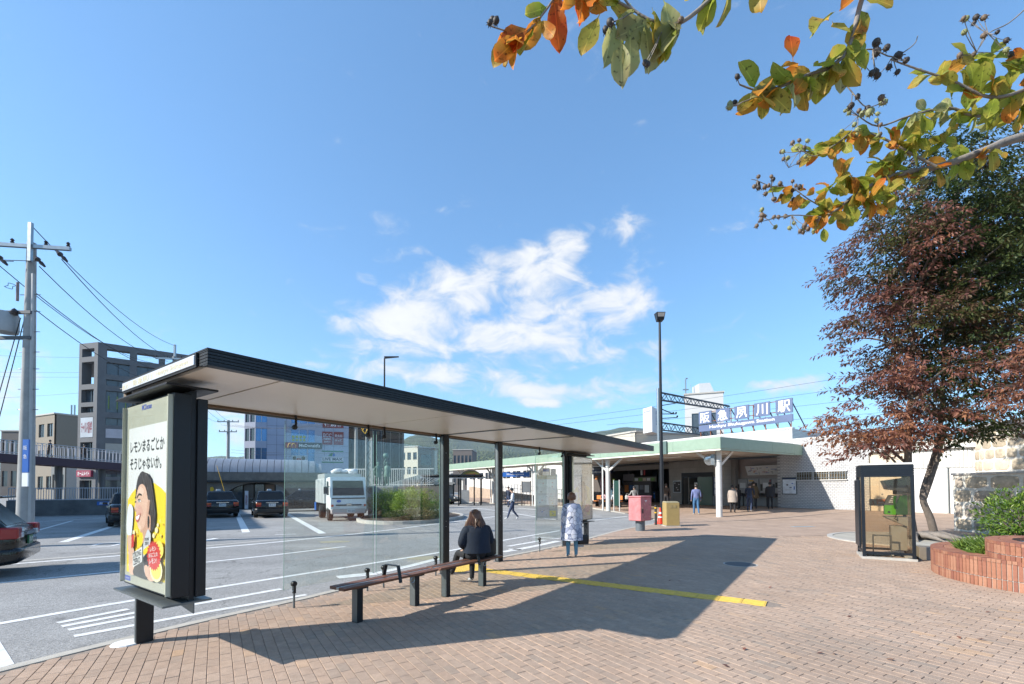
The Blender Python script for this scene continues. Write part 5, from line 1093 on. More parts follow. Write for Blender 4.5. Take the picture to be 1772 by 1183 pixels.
def crown_tree(label, base, trunks, blobs, n, seed, tone_fn, leaf, per, hole=.0, nl=46):
    rg = random.Random(seed); r = thing('autumn_tree', label, 'tree', base); b = MB(); axis = []
    for pts, rad in trunks:
        sp = smooth_line([V(p) for p in pts], 4); b.tube(sp, [rad[0] + (rad[-1] - rad[0]) * (i / (len(sp) - 1)) ** .8 for i in range(len(sp))], 12); axis += sp
    L_ = Leaves(); wts = [q[3] * q[4] * q[5] for q in blobs]; cs = []
    for i in range(n):
        cx_, cy_, cz_, rx, ry, rz = rg.choices(blobs, wts)[0]; d = rvec(rg).normalized(); f = rg.random() ** .38 * (1 + .22 * noise.noise(d * 2.1 + V((cx_, cz_, 0)))); c = V((cx_ + d.x * rx * f, cy_ + d.y * ry * f, cz_ + d.z * rz * f))
        if noise.noise(c * .95 + V((7, 0, 0))) < -.29 + hole: continue
        cs.append(c); out = V((c.x - cx_, c.y - cy_, 0)); out = (out.normalized() if out.length > .05 else V((1, 0, 0)))
        ax = (out * .8 + V((rg.gauss(0, .5), rg.gauss(0, .5), rg.gauss(.02, .12)))).normalized(); ln = rg.uniform(.5, 1.0); bt = tone_fn(c, rg)
        for k in range(int(per * ln)):
            t = rg.random(); q = c + ax * (t - .35) * ln + Z * (-.14 * t * t * ln); sd = rvec(rg); sd = sd - ax * sd.dot(ax); sd.z *= .5
            dd = (ax * .6 + sd.normalized() * .8 + Z * -.3).normalized(); lf = rg.uniform(.7, 1.25)
            L_.leaf(q + sd * .09, dd, (Z + rvec(rg) * .8).normalized(), leaf[0] * lf, leaf[1] * lf, min(1, max(0, bt + rg.gauss(0, .09))), .25)
        if i % max(1, n // 500) == 0: b.tube([c - ax * ln * .4, c, c + ax * ln * .5 - Z * .04], [.008, .006, .003], 3)
    for c in rg.sample(cs, min(nl, len(cs))):
        low = [p for p in axis if p.z < c.z + .1] or axis; p = min(low, key=lambda q: (V((q.x - c.x, q.y - c.y, 1.5 * (q.z - c.z + 1.0)))).length); m = p.lerp(c, .5) + V((0, 0, .12 * (c - p).length)); L2 = smooth_line([p, m, c], 4); b.tube(L2, [.05 * (1 - .8 * i / (len(L2) - 1)) * min(1, (c - p).length / 2.2) + .006 for i in range(len(L2))], 6)
    b.build('trunk', BARK, r, smooth=60); L_.build('crown', MAPLE, r); return len(L_.f)
trunkA = [(.30, 0, 0), (.16, 0, .6), (.0, .05, 1.25), (.3, .1, 2.1), (.62, .15, 3.0), (.85, .2, 4.4), (1.0, .3, 6), (1.15, .3, 8.0), (1.3, .3, 9.8)]
trunkB = [(-.25, .15, 0), (-.32, .2, 1.2), (-.28, .2, 2.6), (-.22, .15, 4.0), (-.05, .2, 5.6), (.1, .3, 7.6), (.2, .3, 9.6)]
trunkC = [(.0, .0, 1.2), (.2, -.08, 1.9), (.45, -.06, 2.6), (.72, 0, 3.4)]
CROWN = [(1.7, .3, 10.3, 2.8, 2.4, 2.5), (.1, .1, 8.5, 2.6, 2.2, 1.5), (1.9, .4, 7.6, 2.6, 2.4, 1.8), (-.5, -.1, 6.5, 2.2, 2.0, 1.1), (1.4, .2, 5.5, 2.4, 2.2, 1.3), (-.7, -.2, 4.9, 1.9, 1.8, .8), (-1.25, -.3, 3.55, 2.0, 1.7, .75), (.1, -.2, 3.3, 1.8, 1.7, .65), (1.5, -.1, 3.9, 1.5, 1.5, .5), (3.9, .6, 8.6, 2.0, 2.2, 2.6), (-1.7, -.3, 2.85, 1.3, 1.0, .4), (-2.3, -.4, 3.7, .9, .8, .35), (2.3, .2, 3.3, 1.1, 1.2, .3)]
nf = crown_tree('large bronze and green leaved tree with forked dark trunks behind the phone booth', TB, [(trunkA, [.115, .03]), (trunkB, [.14, .03]), (trunkC, [.075, .05])], CROWN, 3800, 21, tone_m, (.135, .052), 43)
nf2 = crown_tree('orange brown leaved tree reaching in at the right picture edge', V((14.0, 11.9, 0)), [([(0, 0, 0), (-.05, 0, 2), (-.1, 0, 4.2), (-.1, 0, 5.2)], [.14, .03])], [(-.1, 0, 4.6, 1.65, 1.5, .95), (.7, 0, 5.2, 1.3, 1.4, 1.0), (-.6, -.1, 4.0, 1.0, 1.0, .4)], 330, 33, lambda c, rg: .9 + .1 * noise.noise((c.x, c.y, c.z)), (.11, .042), 40, nl=16)

# roots and earth collar of the autumn tree
tc_ = thing('tree_pit', 'round pale edged earth pit around the foot of the autumn tree', 'tree pit', (12.2, 13.6, 0)); b = MB()
rings = [[V((math.cos(a), math.sin(a), 0)) * 2.35 + Z * .0, V((math.cos(a), math.sin(a), 0)) * 2.35 + Z * .035, V((math.cos(a), math.sin(a), 0)) * 2.2 + Z * .035, V((math.cos(a), math.sin(a), 0)) * 2.2] for a in [2 * math.pi * i / 36 for i in range(37)]]; b.loft(rings, cap=False); b.build('edging', CONC, tc_)
b = MB(); b.poly([V((math.cos(a), math.sin(a), 0)) * 2.2 + Z * .02 for a in [2 * math.pi * i / 36 for i in range(36)]]); b.build('earth', mat('pit_mortar', (.36, .34, .29), .95, var=.2, scale=3), tc_, fix=False)
for k in range(7):
    a = R(190) + k * .55; b = MB(); o = V((.15 + .1 * math.cos(a), .3, .1)); b.tube([o, o + V((math.cos(a) * .5, math.sin(a) * .5, .08)), o + V((math.cos(a + .2) * 1.1, math.sin(a + .2) * 1.0, -.06))], [.14, .09, .02], 7); b.build('root', BARKG, tc_, smooth=60)
rg = random.Random(31)
FL = MAPLE
for k in range(16):
    px_, py_ = rg.uniform(1150, 1740), rg.uniform(985, 1170); p = G(px_, py_); lf = Leaves(); lf.leaf(V((0, 0, .006)), V((1, 0, .05)).normalized(), Z, rg.uniform(.05, .09), rg.uniform(.03, .045), rg.uniform(.6, 1), -.15); o = lf.build('fallen_leaf', MAPLE); o.location = p; o.rotation_euler = (0, 0, rg.uniform(0, 6.28)); tag(o, 'small dry brown leaf lying on the paving', 'leaf', 'fallen leaves on the paving')
# ------------------------------------------------------------------ planter plants
GCOV = leaf_mat('ground_cover_leaf', ((0, (.05, .10, .015)), (.5, (.13, .21, .03)), (1, (.30, .36, .06))), .35)
rg = random.Random(8); L_ = Leaves()
for i in range(9500):
    a = rg.uniform(R(75), R(290)); rr = 1.74 * math.sqrt(rg.random()); x_, y_ = rr * math.cos(a), rr * math.sin(a); h = .43 + abs(rg.gauss(.06, .05)) + .05 * noise.noise((x_ * 2, y_ * 2, 0))
    if (x_ + .9) ** 2 + (y_ + .55) ** 2 < 1.1 ** 2: continue
    L_.leaf(V((x_, y_, h)), (rvec(rg) + Z * .35).normalized(), Z, rg.uniform(.03, .07), rg.uniform(.02, .035), rg.gauss(.55 + .25 * noise.noise((x_ * 1.5, y_ * 1.5, 3)), .16), .2)
gc = L_.build('ground_cover', GCOV); gc.location = PC; tag(gc, 'yellow green ground cover filling the low brick planter', 'ground cover', None, 'stuff')
L_ = Leaves()
for i in range(60):
    a = rg.uniform(R(95), R(178)); rr = rg.uniform(1.0, 1.7); c = V((rr * math.cos(a), rr * math.sin(a), .40))
    for k in range(14):
        d = (V((rg.gauss(0, .6), rg.gauss(0, .6), 1))).normalized(); L_.leaf(c, d, V((d.y, -d.x, .3)), rg.uniform(.18, .34), .02, rg.uniform(.05, .5), .45)
o = L_.build('strap_leaves', GCOV); o.location = PC; tag(o, 'dark green strap leaved grass clump at the back of the low planter', 'grass', None, 'stuff')
def bush(name, label, c, rx, ry, rz, n, leaf, lm, seed, cat='shrub', tone0=.5, group=None, lump=.25, stems=6, up=.3):
    rg = random.Random(seed); r = thing(name, label, cat, c, 0, group); b = MB()
    for k in range(stems):
        a = rg.uniform(0, 6.28); b.tube([(0, 0, 0), (rx * .3 * math.cos(a), ry * .3 * math.sin(a), rz * .8), (rx * .6 * math.cos(a), ry * .6 * math.sin(a), rz * 1.4)], [.02, .015, .006], 5)
    b.build('stems', BARK, r, smooth=60); L_ = Leaves()
    for i in range(n):
        d = rvec(rg).normalized(); f = 1 + lump * noise.noise(d * 2.3 + V((seed, 0, 0))) + .5 * lump * noise.noise(d * 5.5 + V((0, seed, 0)))
        rad = f * (rg.random() ** .28); p = V((d.x * rx * rad, d.y * ry * rad, rz + d.z * rz * rad)); p.z = max(.02, p.z)
        L_.leaf(p, (d * .7 + rvec(rg) * .8 + Z * up).normalized(), (d + Z).normalized(), leaf[0] * rg.uniform(.7, 1.3), leaf[1] * rg.uniform(.7, 1.3), min(1, max(0, tone0 + .3 * noise.noise(d * 3.1) + rg.gauss(0, .14))), .2)
    L_.build('foliage', lm, r); return r
SHRUB = leaf_mat('shrub_leaf', ((0, (.03, .07, .012)), (.45, (.08, .16, .02)), (.8, (.20, .29, .04)), (1, (.34, .40, .08))), .35, .35)
bush('leafy_shrub', 'bright green leafy shrub growing from the planter before the stone wall', V((9.78, 8.8, .40)), .55, .6, .55, 4200, (.075, .026), SHRUB, 3, tone0=.55, lump=.55)
# ------------------------------------------------------------------ overhanging crape myrtle
CM = thing('crape_myrtle', 'overhanging branches with big green orange leaves and round seed pods, close above', 'tree', (4.6, .9, 0))
CO = CM.location.copy()
LEAFC = {}
def big_leaf_mat(name, c1, c2, c3):
    m = bpy.data.materials.new(name); m.use_nodes = True; t = m.node_tree; n = t.nodes.new; l = t.links.new; b = t.nodes['Principled BSDF']; o = t.nodes['Material Output']
    tx = n('ShaderNodeTexCoord'); oi = n('ShaderNodeObjectInfo'); nz = n('ShaderNodeTexNoise'); nz.inputs['Scale'].default_value = 26; nz.inputs['Detail'].default_value = 6
    ad = n('ShaderNodeVectorMath'); ad.operation = 'ADD'; l(tx.outputs['Object'], ad.inputs[0]); l(oi.outputs['Location'], ad.inputs[1]); l(ad.outputs[0], nz.inputs['Vector'])
    sp = n('ShaderNodeSeparateXYZ'); l(tx.outputs['Object'], sp.inputs[0])
    k = n('ShaderNodeMath'); k.operation = 'MULTIPLY_ADD'; l(sp.outputs[1], k.inputs[0]); k.inputs[1].default_value = 6.0; l(nz.outputs['Fac'], k.inputs[2])
    r = n('ShaderNodeValToRGB'); l(k.outputs[0], r.inputs[0]); e = r.color_ramp.elements; e[0].position = .35; e[0].color = (*c1, 1); e[1].position = 1.0; e[1].color = (*c3, 1); e.new(.68).color = (*c2, 1)
    mp = n('ShaderNodeMapping'); mp.inputs['Rotation'].default_value = (0, 0, .5); l(tx.outputs['Object'], mp.inputs[0]); wv = n('ShaderNodeTexWave'); wv.inputs['Scale'].default_value = 45; wv.inputs['Distortion'].default_value = .5; l(mp.outputs[0], wv.inputs['Vector'])
    bp = n('ShaderNodeBump'); bp.inputs['Strength'].default_value = .07; bp.inputs['Distance'].default_value = .002; l(wv.outputs['Fac'], bp.inputs['Height']); l(bp.outputs[0], b.inputs['Normal'])
    vs2 = n('ShaderNodeTexNoise'); vs2.inputs['Scale'].default_value = 150; vs2.inputs['Detail'].default_value = 3; l(ad.outputs[0], vs2.inputs['Vector'])
    sg = n('ShaderNodeMapRange'); l(vs2.outputs['Fac'], sg.inputs[0]); sg.inputs[1].default_value = .60; sg.inputs[2].default_value = .68; sg.inputs[3].default_value = 1.0; sg.inputs[4].default_value = .35
    vm = n('ShaderNodeVectorMath'); vm.operation = 'SCALE'; l(r.outputs[0], vm.inputs[0]); l(sg.outputs[0], vm.inputs['Scale'])
    ab = n('ShaderNodeMath'); ab.operation = 'ABSOLUTE'; l(sp.outputs[0], ab.inputs[0]); vg = n('ShaderNodeMapRange'); l(ab.outputs[0], vg.inputs[0]); vg.inputs[1].default_value = .0004; vg.inputs[2].default_value = .0011; vg.inputs[3].default_value = 1.5; vg.inputs[4].default_value = 1.0
    vm2 = n('ShaderNodeVectorMath'); vm2.operation = 'SCALE'; l(vm.outputs[0], vm2.inputs[0]); l(vg.outputs[0], vm2.inputs['Scale'])
    l(vm2.outputs[0], b.inputs['Base Color']); b.inputs['Roughness'].default_value = .5; b.inputs['Specular IOR Level'].default_value = .3
    tr = n('ShaderNodeBsdfTranslucent'); l(vm2.outputs[0], tr.inputs[0]); mx = n('ShaderNodeMixShader'); mx.inputs[0].default_value = .58; l(b.outputs[0], mx.inputs[1]); l(tr.outputs[0], mx.inputs[2]); l(mx.outputs[0], o.inputs[0]); return m
LM = [big_leaf_mat('myrtle_green', (.19, .26, .025), (.30, .34, .045), (.44, .36, .06)), big_leaf_mat('myrtle_olive', (.25, .28, .04), (.40, .34, .06), (.52, .27, .05)), big_leaf_mat('myrtle_orange', (.34, .30, .04), (.58, .27, .04), (.66, .14, .02)), big_leaf_mat('myrtle_red', (.35, .18, .03), (.55, .13, .02), (.60, .06, .02)), big_leaf_mat('myrtle_pale', (.27, .30, .09), (.38, .38, .15), (.42, .36, .17))]
def leaf_mesh(m, bend, cup):
    prof = [(0, .0), (.10, .15), (.28, .36), (.5, .49), (.70, .49), (.86, .36), (.96, .15), (1.0, .0)]; vs = []; fs = []
    for t, w_ in prof:
        z = -bend * t * t * .35
        for s_ in (-1, 0, 1): vs.append((s_ * w_ * .54, t, z + ((cup * w_ * .25 + .05 * math.sin(t * 9 + s_ * 1.3 + bend * 5)) if s_ else 0)))
    for i in range(len(prof) - 1):
        for j in range(2): a = i * 3 + j; fs.append((a, a + 1, a + 4, a + 3))
    st = len(vs); vs += [(-.014, -.12, 0), (.014, -.12, 0), (.014, .04, 0), (-.014, .04, 0)]; fs.append((st, st + 1, st + 2, st + 3))
    vs = [(x * .06, y * .06, z * .06) for x, y, z in vs]
    me = bpy.data.meshes.new('leaf'); me.from_pydata(vs, [], fs); me.materials.append(m); me.polygons.foreach_set('use_smooth', [True] * len(fs)); return me
LFM = [[leaf_mesh(m, bd, cp) for bd, cp in ((.3, .5), (1.1, .9), (-.5, .7), (.7, 1.4))] for m in LM]
rg = random.Random(77)
def put_leaf(p, d, size, kinds):
    d = d.normalized(); n_ = (rvec(rg) + V((0, -.75, 0))); x = d.cross(n_).normalized(); z = x.cross(d)
    M = Matrix((x, d, z)).transposed(); o = inst(rg.choice(LFM[rg.choice(kinds)]), 'leaf', CM, p - CO, M.to_euler(), (size,) * 3); return o
pod = MB(); pod.lathe([(.0005, -.0075), (.0045, -.006), (.0068, -.001), (.0062, .004), (.003, .0068), (.0006, .0085)], n=8)
for k in range(6):
    a = k * math.pi / 3; pod.tube([(0.0055 * math.cos(a), .0055 * math.sin(a), -.005), (.0072 * math.cos(a), .0072 * math.sin(a), -.0085)], [.0012, .0004], 3)
PODM = [pod.mesh('seed_pod', mat(nm, c, .6, var=.3, scale=300), 50) for nm, c in (('pod_dark', (.035, .028, .024)), ('pod_brown', (.13, .09, .06)), ('pod_green', (.20, .21, .09)))]
def twig(pts, r0, r1, m=BARKG):
    k = len(pts); b = MB(); b.tube([p - CO for p in smooth_line(pts, 4)], [r0 + (r1 - r0) * i / ((k - 1) * 4) for i in range((k - 1) * 4 + 1)], 7); return b.build('twig' if r0 < .008 else 'branch', m, CM, smooth=60)
def P3(l, Y): return [at(x, y, Y[i] if isinstance(Y, (list, tuple)) else Y) for i, (x, y) in enumerate(l)]
def pods(cx_, cy_, n, rx, ry, Y, kinds, stem=None, sc=1.0):
    for k in range(n):
        q = at(cx_ + rg.uniform(-rx, rx), cy_ + rg.uniform(-ry, ry), Y + rg.gauss(0, .03)); o = inst(PODM[rg.choice(kinds)], 'seed_pod', CM, q - CO, (rg.uniform(-.8, .8), rg.uniform(-.8, .8), rg.uniform(0, 6)), (rg.uniform(.85, 1.2) * sc,) * 3)
        if stem is not None:
            s_ = min(stem, key=lambda p: (p - q).length); b = MB(); md_ = (q + s_) / 2 + V((0, 0, -.004)); b.tube([s_ - CO, md_ - CO, q - CO], [.0013, .001, .0008], 4); b.build('pod_stalk', BARKG, CM)
def leafy(line, n, size, kinds, hang=.5, off=.018, lo=0.0, hi=1.0):
    L2 = smooth_line(line, 6)
    n = int(n * 1.3)
    for k in range(n):
        f = lo + (hi - lo) * (k + rg.random()) / n; i = min(int(f * (len(L2) - 1)), len(L2) - 2); p = L2[i].lerp(L2[i + 1], f * (len(L2) - 1) - i); dr = (L2[i + 1] - L2[i]).normalized()
        d = dr * .45 + rvec(rg).normalized() * .8 + V((0, 0, -hang)); d.y *= .5; put_leaf(p + d.normalized() * .006, d, size * 1.08 * rg.uniform(.75, 1.2), kinds)
A0 = P3([(1330, -120), (1265, -40), (1195, 28), (1150, 42), (1098, 18), (1070, -20)], 1.0); twig(A0, .006, .002)
A1 = P3([(1098, 18), (1040, -12), (985, -30), (935, 30), (905, 58), (880, 54), (852, 46)], 1.0); twig(A1, .003, .0014)
leafy(A1, 19, 1.12, [0, 1, 1, 2, 2, 3], .6, lo=.05, hi=.82); leafy(A0, 13, 1.3, [4, 4, 1, 0], .8, lo=.45); leafy(A0, 4, 1.15, [0, 1], .5, lo=.1, hi=.3)
for (x_, y_, dx, dy, k_) in ((1060, 40, -.1, -1, 4), (1090, 60, .05, -1, 4), (1130, 20, .25, -1, 1), (1150, 5, .3, -1, 4), (1035, 30, -.5, -1, 1), (1260, -30, .1, -1, 1), (1310, -40, .2, -.9, 1), (1115, 45, .3, -1, 4), (1075, 75, .0, -1, 4)): put_leaf(at(x_, y_, .99), V((dx, .1, dy)), 1.35, [k_])
pods(850, 45, 3, 10, 14, 1.0, [0], [A1[-1]]); pods(1190, 42, 2, 14, 8, 1.0, [0, 1], A0); pods(1115, 112, 2, 8, 6, 1.0, [0], A0); pods(1052, 45, 2, 8, 8, 1.0, [0], A1)
B0 = P3([(1560, -160), (1510, -60), (1488, 10), (1470, 78), (1440, 114), (1395, 130), (1350, 150), (1312, 156), (1280, 146)], 1.08); twig(B0, .007, .0018)
leafy(B0, 34, 1.02, [0, 0, 1, 1, 4, 2], .6, lo=.32, hi=.9); leafy(B0, 5, 1.1, [2, 2, 1], .3, lo=.15, hi=.35); put_leaf(at(1372, 100, 1.07), V((-.05, 0, 1)), 1.05, [3]); put_leaf(at(1478, 60, 1.07), V((.5, 0, .5)), 1.0, [2]); put_leaf(at(1405, 60, 1.07), V((.5, .1, .8)), 1.5, [1]); put_leaf(at(1350, 118, 1.07), V((.7, 0, .3)), .8, [2])
B1 = P3([(1312, 156), (1300, 170), (1285, 176)], 1.08); twig(B1, .002, .001); pods(1272, 180, 4, 12, 6, 1.08, [1, 2, 0], B1); pods(1276, 136, 1, 4, 4, 1.08, [0], B0)
B2 = P3([(1480, 90), (1510, 85), (1545, 98), (1580, 78), (1588, 62)], 1.12); twig(B2, .0018, .001); pods(1550, 80, 5, 34, 24, 1.12, [0, 0, 1], B2, 1.25); pods(1530, 130, 6, 30, 16, 1.12, [0], B2)
B3 = P3([(1440, 116), (1475, 160), (1500, 185), (1530, 175)], 1.15); twig(B3, .0018, .001); pods(1500, 180, 9, 42, 22, 1.15, [2, 2, 1, 0], B3)
C0 = P3([(1900, 60), (1790, 145), (1715, 168), (1650, 140), (1590, 120), (1540, 102)], 1.3); twig(C0, .006, .0018); leafy(C0, 22, 1.0, [0, 0, 1, 2], .35, lo=.0, hi=.6); leafy(C0, 4, .9, [0, 1], .2, lo=.6, hi=.75)
C1 = P3([(1780, 10), (1745, 40), (1710, 58), (1690, 90)], 1.3); twig(C1, .002, .001); pods(1705, 60, 13, 50, 36, 1.3, [0, 1, 1, 2], C1)
D0 = P3([(2150, 260), (1960, 200), (1772, 236), (1700, 262), (1625, 288), (1545, 304), (1490, 330), (1440, 368), (1405, 380)], [1.75, 1.72, 1.68, 1.66, 1.64, 1.62, 1.6, 1.58, 1.56]); twig(D0, .020, .0025)
leafy(D0, 60, 1.0, [0, 0, 1, 1, 0, 2], .35, lo=.34, hi=.97)
D1 = P3([(1620, 288), (1570, 262), (1530, 240), (1480, 226), (1445, 250), (1400, 262), (1375, 258)], 1.6); twig(D1, .005, .0015); leafy(D1, 34, .9, [0, 1, 0, 2], .35, lo=.15, hi=.85)
D2 = P3([(1772, 195), (1690, 200), (1640, 186), (1575, 200), (1520, 218), (1485, 200)], 1.55); twig(D2, .006, .0016); leafy(D2, 26, .95, [0, 0, 1, 4], .4, lo=.0, hi=.62); pods(1490, 210, 14, 38, 26, 1.55, [2, 2, 1], D2)
D3 = P3([(1440, 368), (1400, 345), (1370, 325), (1335, 322), (1310, 312), (1300, 310)], 1.56); twig(D3, .0022, .001); pods(1340, 325, 20, 44, 26, 1.56, [1, 1, 0], D3); leafy(D3, 12, .85, [0, 2, 1], .35, lo=.0, hi=.5)
D4 = P3([(1445, 250), (1410, 270), (1385, 262), (1365, 290)], 1.58); twig(D4, .002, .001); pods(1372, 275, 11, 26, 36, 1.58, [1, 1, 2], D4)
D5 = P3([(1420, 375), (1370, 372), (1330, 380), (1312, 385)], 1.55); twig(D5, .002, .001); pods(1340, 378, 11, 34, 18, 1.55, [2, 1, 1], D5); pods(1395, 395, 8, 26, 12, 1.56, [2, 1], D5); put_leaf(at(1425, 395, 1.55), V((.1, 0, -1)), .75, [0]); pods(1600, 325, 7, 22, 14, 1.62, [2], D0)
leafy(P3([(1430, 330), (1470, 300), (1500, 345), (1540, 330)], 1.58), 32, .95, [0, 1, 2, 0], .4); leafy(P3([(1640, 250), (1600, 230), (1560, 262), (1520, 285)], 1.6), 30, .92, [0, 0, 1], .4)
leafy(P3([(1660, 120), (1700, 95), (1760, 120), (1800, 100)], 1.32), 22, 1.0, [0, 0, 1, 2], .3); leafy(P3([(1690, 190), (1740, 170), (1790, 190)], 1.35), 16, 1.0, [0, 0, 1], .5)
# limbs back to the trunk, outside the picture
E0 = V((4.6, .9, 0)); 
tr_ = [E0, E0 + V((-.05, .03, 1.0)), E0 + V((.05, .05, 2.0)), E0 + V((-.1, .1, 2.9))]; twig(tr_, .075, .045)
for ln_ in (A0, B0, C0, D0): twig([tr_[-1], (tr_[-1] + ln_[0]) / 2 + V((0, 0, .15)), ln_[0]], .03, .007 if ln_ is not D0 else .02)

# ------------------------------------------------------------------ buildings and the far side of the square
GCONC = mat('grey_block', (.125, .13, .138), .85, var=.12, scale=1.2, bump=.2, bscale=8)
WGL = mat('window_glass', (.05, .065, .08), .06, var=.3, scale=.6, spec=.9)
SKYGL = mat('sky_glass', (.10, .22, .42), .04, .55, var=.2, scale=.25)
def facade(root, o, ex, W, H, xs, zs, wm, depth=.25, gm=None, kinds=None, thick=.35, frame=None):
    """wall with real openings: xs, zs are lists of (lo, hi); panes set back in each opening"""
    o, ex = V(o), V(ex).normalized(); nrm = V((ex.y, -ex.x, 0)); gx = [0]; gzs = [0]
    for a, b_ in xs: gx += [a, b_]
    for a, b_ in zs: gzs += [a, b_]
    gx.append(W); gzs.append(H); b = MB()
    def P(x, z, d): return o + ex * x + Z * z - nrm * d
    for i in range(len(gx) - 1):
        for j in range(len(gzs) - 1):
            x0, x1, z0, z1 = gx[i], gx[i + 1], gzs[j], gzs[j + 1]
            if x1 - x0 < 1e-5 or z1 - z0 < 1e-5: continue
            kd = kinds.get(((i - 1) // 2, (j - 1) // 2), 'w') if kinds else 'w'
            if i % 2 and j % 2 and kd != 'n':
                dp_ = depth if kd != 'o' else thick
                b.poly([P(x0, z0, 0), P(x1, z0, 0), P(x1, z0, dp_), P(x0, z0, dp_)]); b.poly([P(x0, z1, dp_), P(x1, z1, dp_), P(x1, z1, 0), P(x0, z1, 0)]); b.poly([P(x0, z0, dp_), P(x0, z1, dp_), P(x0, z1, 0), P(x0, z0, 0)]); b.poly([P(x1, z0, 0), P(x1, z1, 0), P(x1, z1, dp_), P(x1, z0, dp_)])
                if kd != 'o':
                    w_ = MB(); w_.poly([P(x0, z0, dp_ - .005), P(x1, z0, dp_ - .005), P(x1, z1, dp_ - .005), P(x0, z1, dp_ - .005)]); pn = w_.build('window', gm or WGL, root, fix=False)
                    if x1 - x0 > 1.3:
                        f_ = MB(); xm = (x0 + x1) / 2; f_.obox(P(xm, (z0 + z1) / 2, dp_ - .04), .03, .03, (z1 - z0) / 2, ex, nrm, Z); f_.build('mullion', frame or DARK, pn)
            else: b.poly([P(x0, z0, 0), P(x1, z0, 0), P(x1, z1, 0), P(x0, z1, 0)])
    return b.build('wall', wm, root, fix=False)
def panel(root, o, ex, x0, x1, z0, z1, d, m, name, text=None, tm=None, bold=.02, inset=.1):
    o, ex = V(o), V(ex).normalized(); nrm = V((ex.y, -ex.x, 0)); b = MB(); b.obox(o + ex * (x0 + x1) / 2 + Z * (z0 + z1) / 2 + nrm * d / 2, (x1 - x0) / 2, d / 2, (z1 - z0) / 2, ex, nrm, Z); p = b.build(name, m, root)
    if text: w_, h_ = x1 - x0, z1 - z0; lettering(text, o + ex * (x0 + w_ * inset) + Z * (z0 + h_ * .2) + nrm * (d + .01), ex, Z, w_ * (1 - 2 * inset), h_ * .6, tm or SIGNW, p, bold)
    return p
# --- grey block at the far left
ga = at(165, 842, 52); gb = thing('grey_office_block', 'dark grey concrete office block with open frames at its roof', 'building', (ga.x, ga.y, 0))
d1 = V((.78, .63, 0)).normalized(); d0 = V((-.97, .24, 0)).normalized()
zs = [(.5, 2.6), (3.0, 3.7), (5.7, 6.9), (7.5, 8.6), (9.0, 9.85), (10.5, 13.0), (13.6, 14.3), (14.9, 16.3), (16.9, 17.85)]
bays = [(.75, 2.8), (3.47, 5.52), (6.15, 8.2)]
facade(gb, (0, 0, 0), d1, 8.9, 18.5, bays, zs, GCONC, .35, None, {(i, 8): 'o' for i in range(3)} | {(i, 6): 'w' for i in range(3)}, 1.0)
o2 = d0 * 2.9
facade(gb, o2, -d0, 2.9, 18.5, [(.45, 2.35)], [(.5, 2.6), (3.0, 3.7), (4.6, 7.0), (7.5, 9.9), (10.4, 11.1), (11.6, 13.1), (13.7, 16.3), (16.9, 17.85)], GCONC, .5, None, {(0, 6): 'o', (0, 7): 'o'}, 1.0)
n1 = V((d1.y, -d1.x, 0)); n0 = V((-d0.y, d0.x, 0))
b = MB(); pl = [V((0, 0, 0)) - n1 * .5 + d1 * .3, d1 * 8.9 - n1 * .5, d1 * 8.9 - n1 * 9, o2 - n1 * 9, o2 + d1 * .6 + V((0, .6, 0))]
for z0, z1 in ((.0, 13.4),): b.loft([[p + Z * z0 for p in pl], [p + Z * z1 for p in pl]])
b.build('core', mat('block_core', (.10, .10, .11), .8), gb)
b = MB(); b.loft([[p + Z * 16.35 for p in pl], [p + Z * 16.8 for p in pl]]); b.build('roof_slab', GCONC, gb)
b = MB(); b.bar(d1 * 8.7 - n1 * 1.2 + Z * 13.4, d1 * 8.7 - n1 * 1.2 + Z * 16.35, .5, .5); b.build('inner_pier', GCONC, gb)
b = MB(); b.loft([[p + Z * 13.4 for p in (d1 * .9 - n1 * 1.4, d1 * 8.6 - n1 * 1.4, d1 * 8.6 - n1 * 8, d1 * .9 - n1 * 8)], [p + Z * 16.35 for p in (d1 * .9 - n1 * 1.4, d1 * 8.6 - n1 * 1.4, d1 * 8.6 - n1 * 8, d1 * .9 - n1 * 8)]]); b.build('top_floor', WGL, gb)
panel(gb, o2 + n0 * .0, -d0, .45, 2.35, 7.55, 9.85, .02, mat('banner_pale', (.34, .38, .42), .5, var=.1, scale=1), 'banner', 'チャイルド阪神学', mat('banner_red', '#7c2636', .5), .02, .06)
panel(gb, (0, 0, 0), d1, .78, 2.77, 7.52, 8.58, .02, mat('banner_pink', (.44, .42, .45), .5, var=.15, scale=2), 'banner'); panel(gb, (0, 0, 0), d1, .78, 2.77, 5.72, 6.88, .02, mat('blind_beige', (.36, .34, .30), .6), 'blind')
panel(gb, o2, -d0, .3, 2.5, 3.0, 3.75, .25, mat('shop_red', '#8a2a44', .5), 'shop_sign', 'ホームメイト')
for k in range(3): panel(gb, (0, 0, 0), d1, .95 + k * .75, 1.05 + k * .75, 10.9, 12.4, .02, mat('flag_green', '#6a7f3c', .6), 'flag')
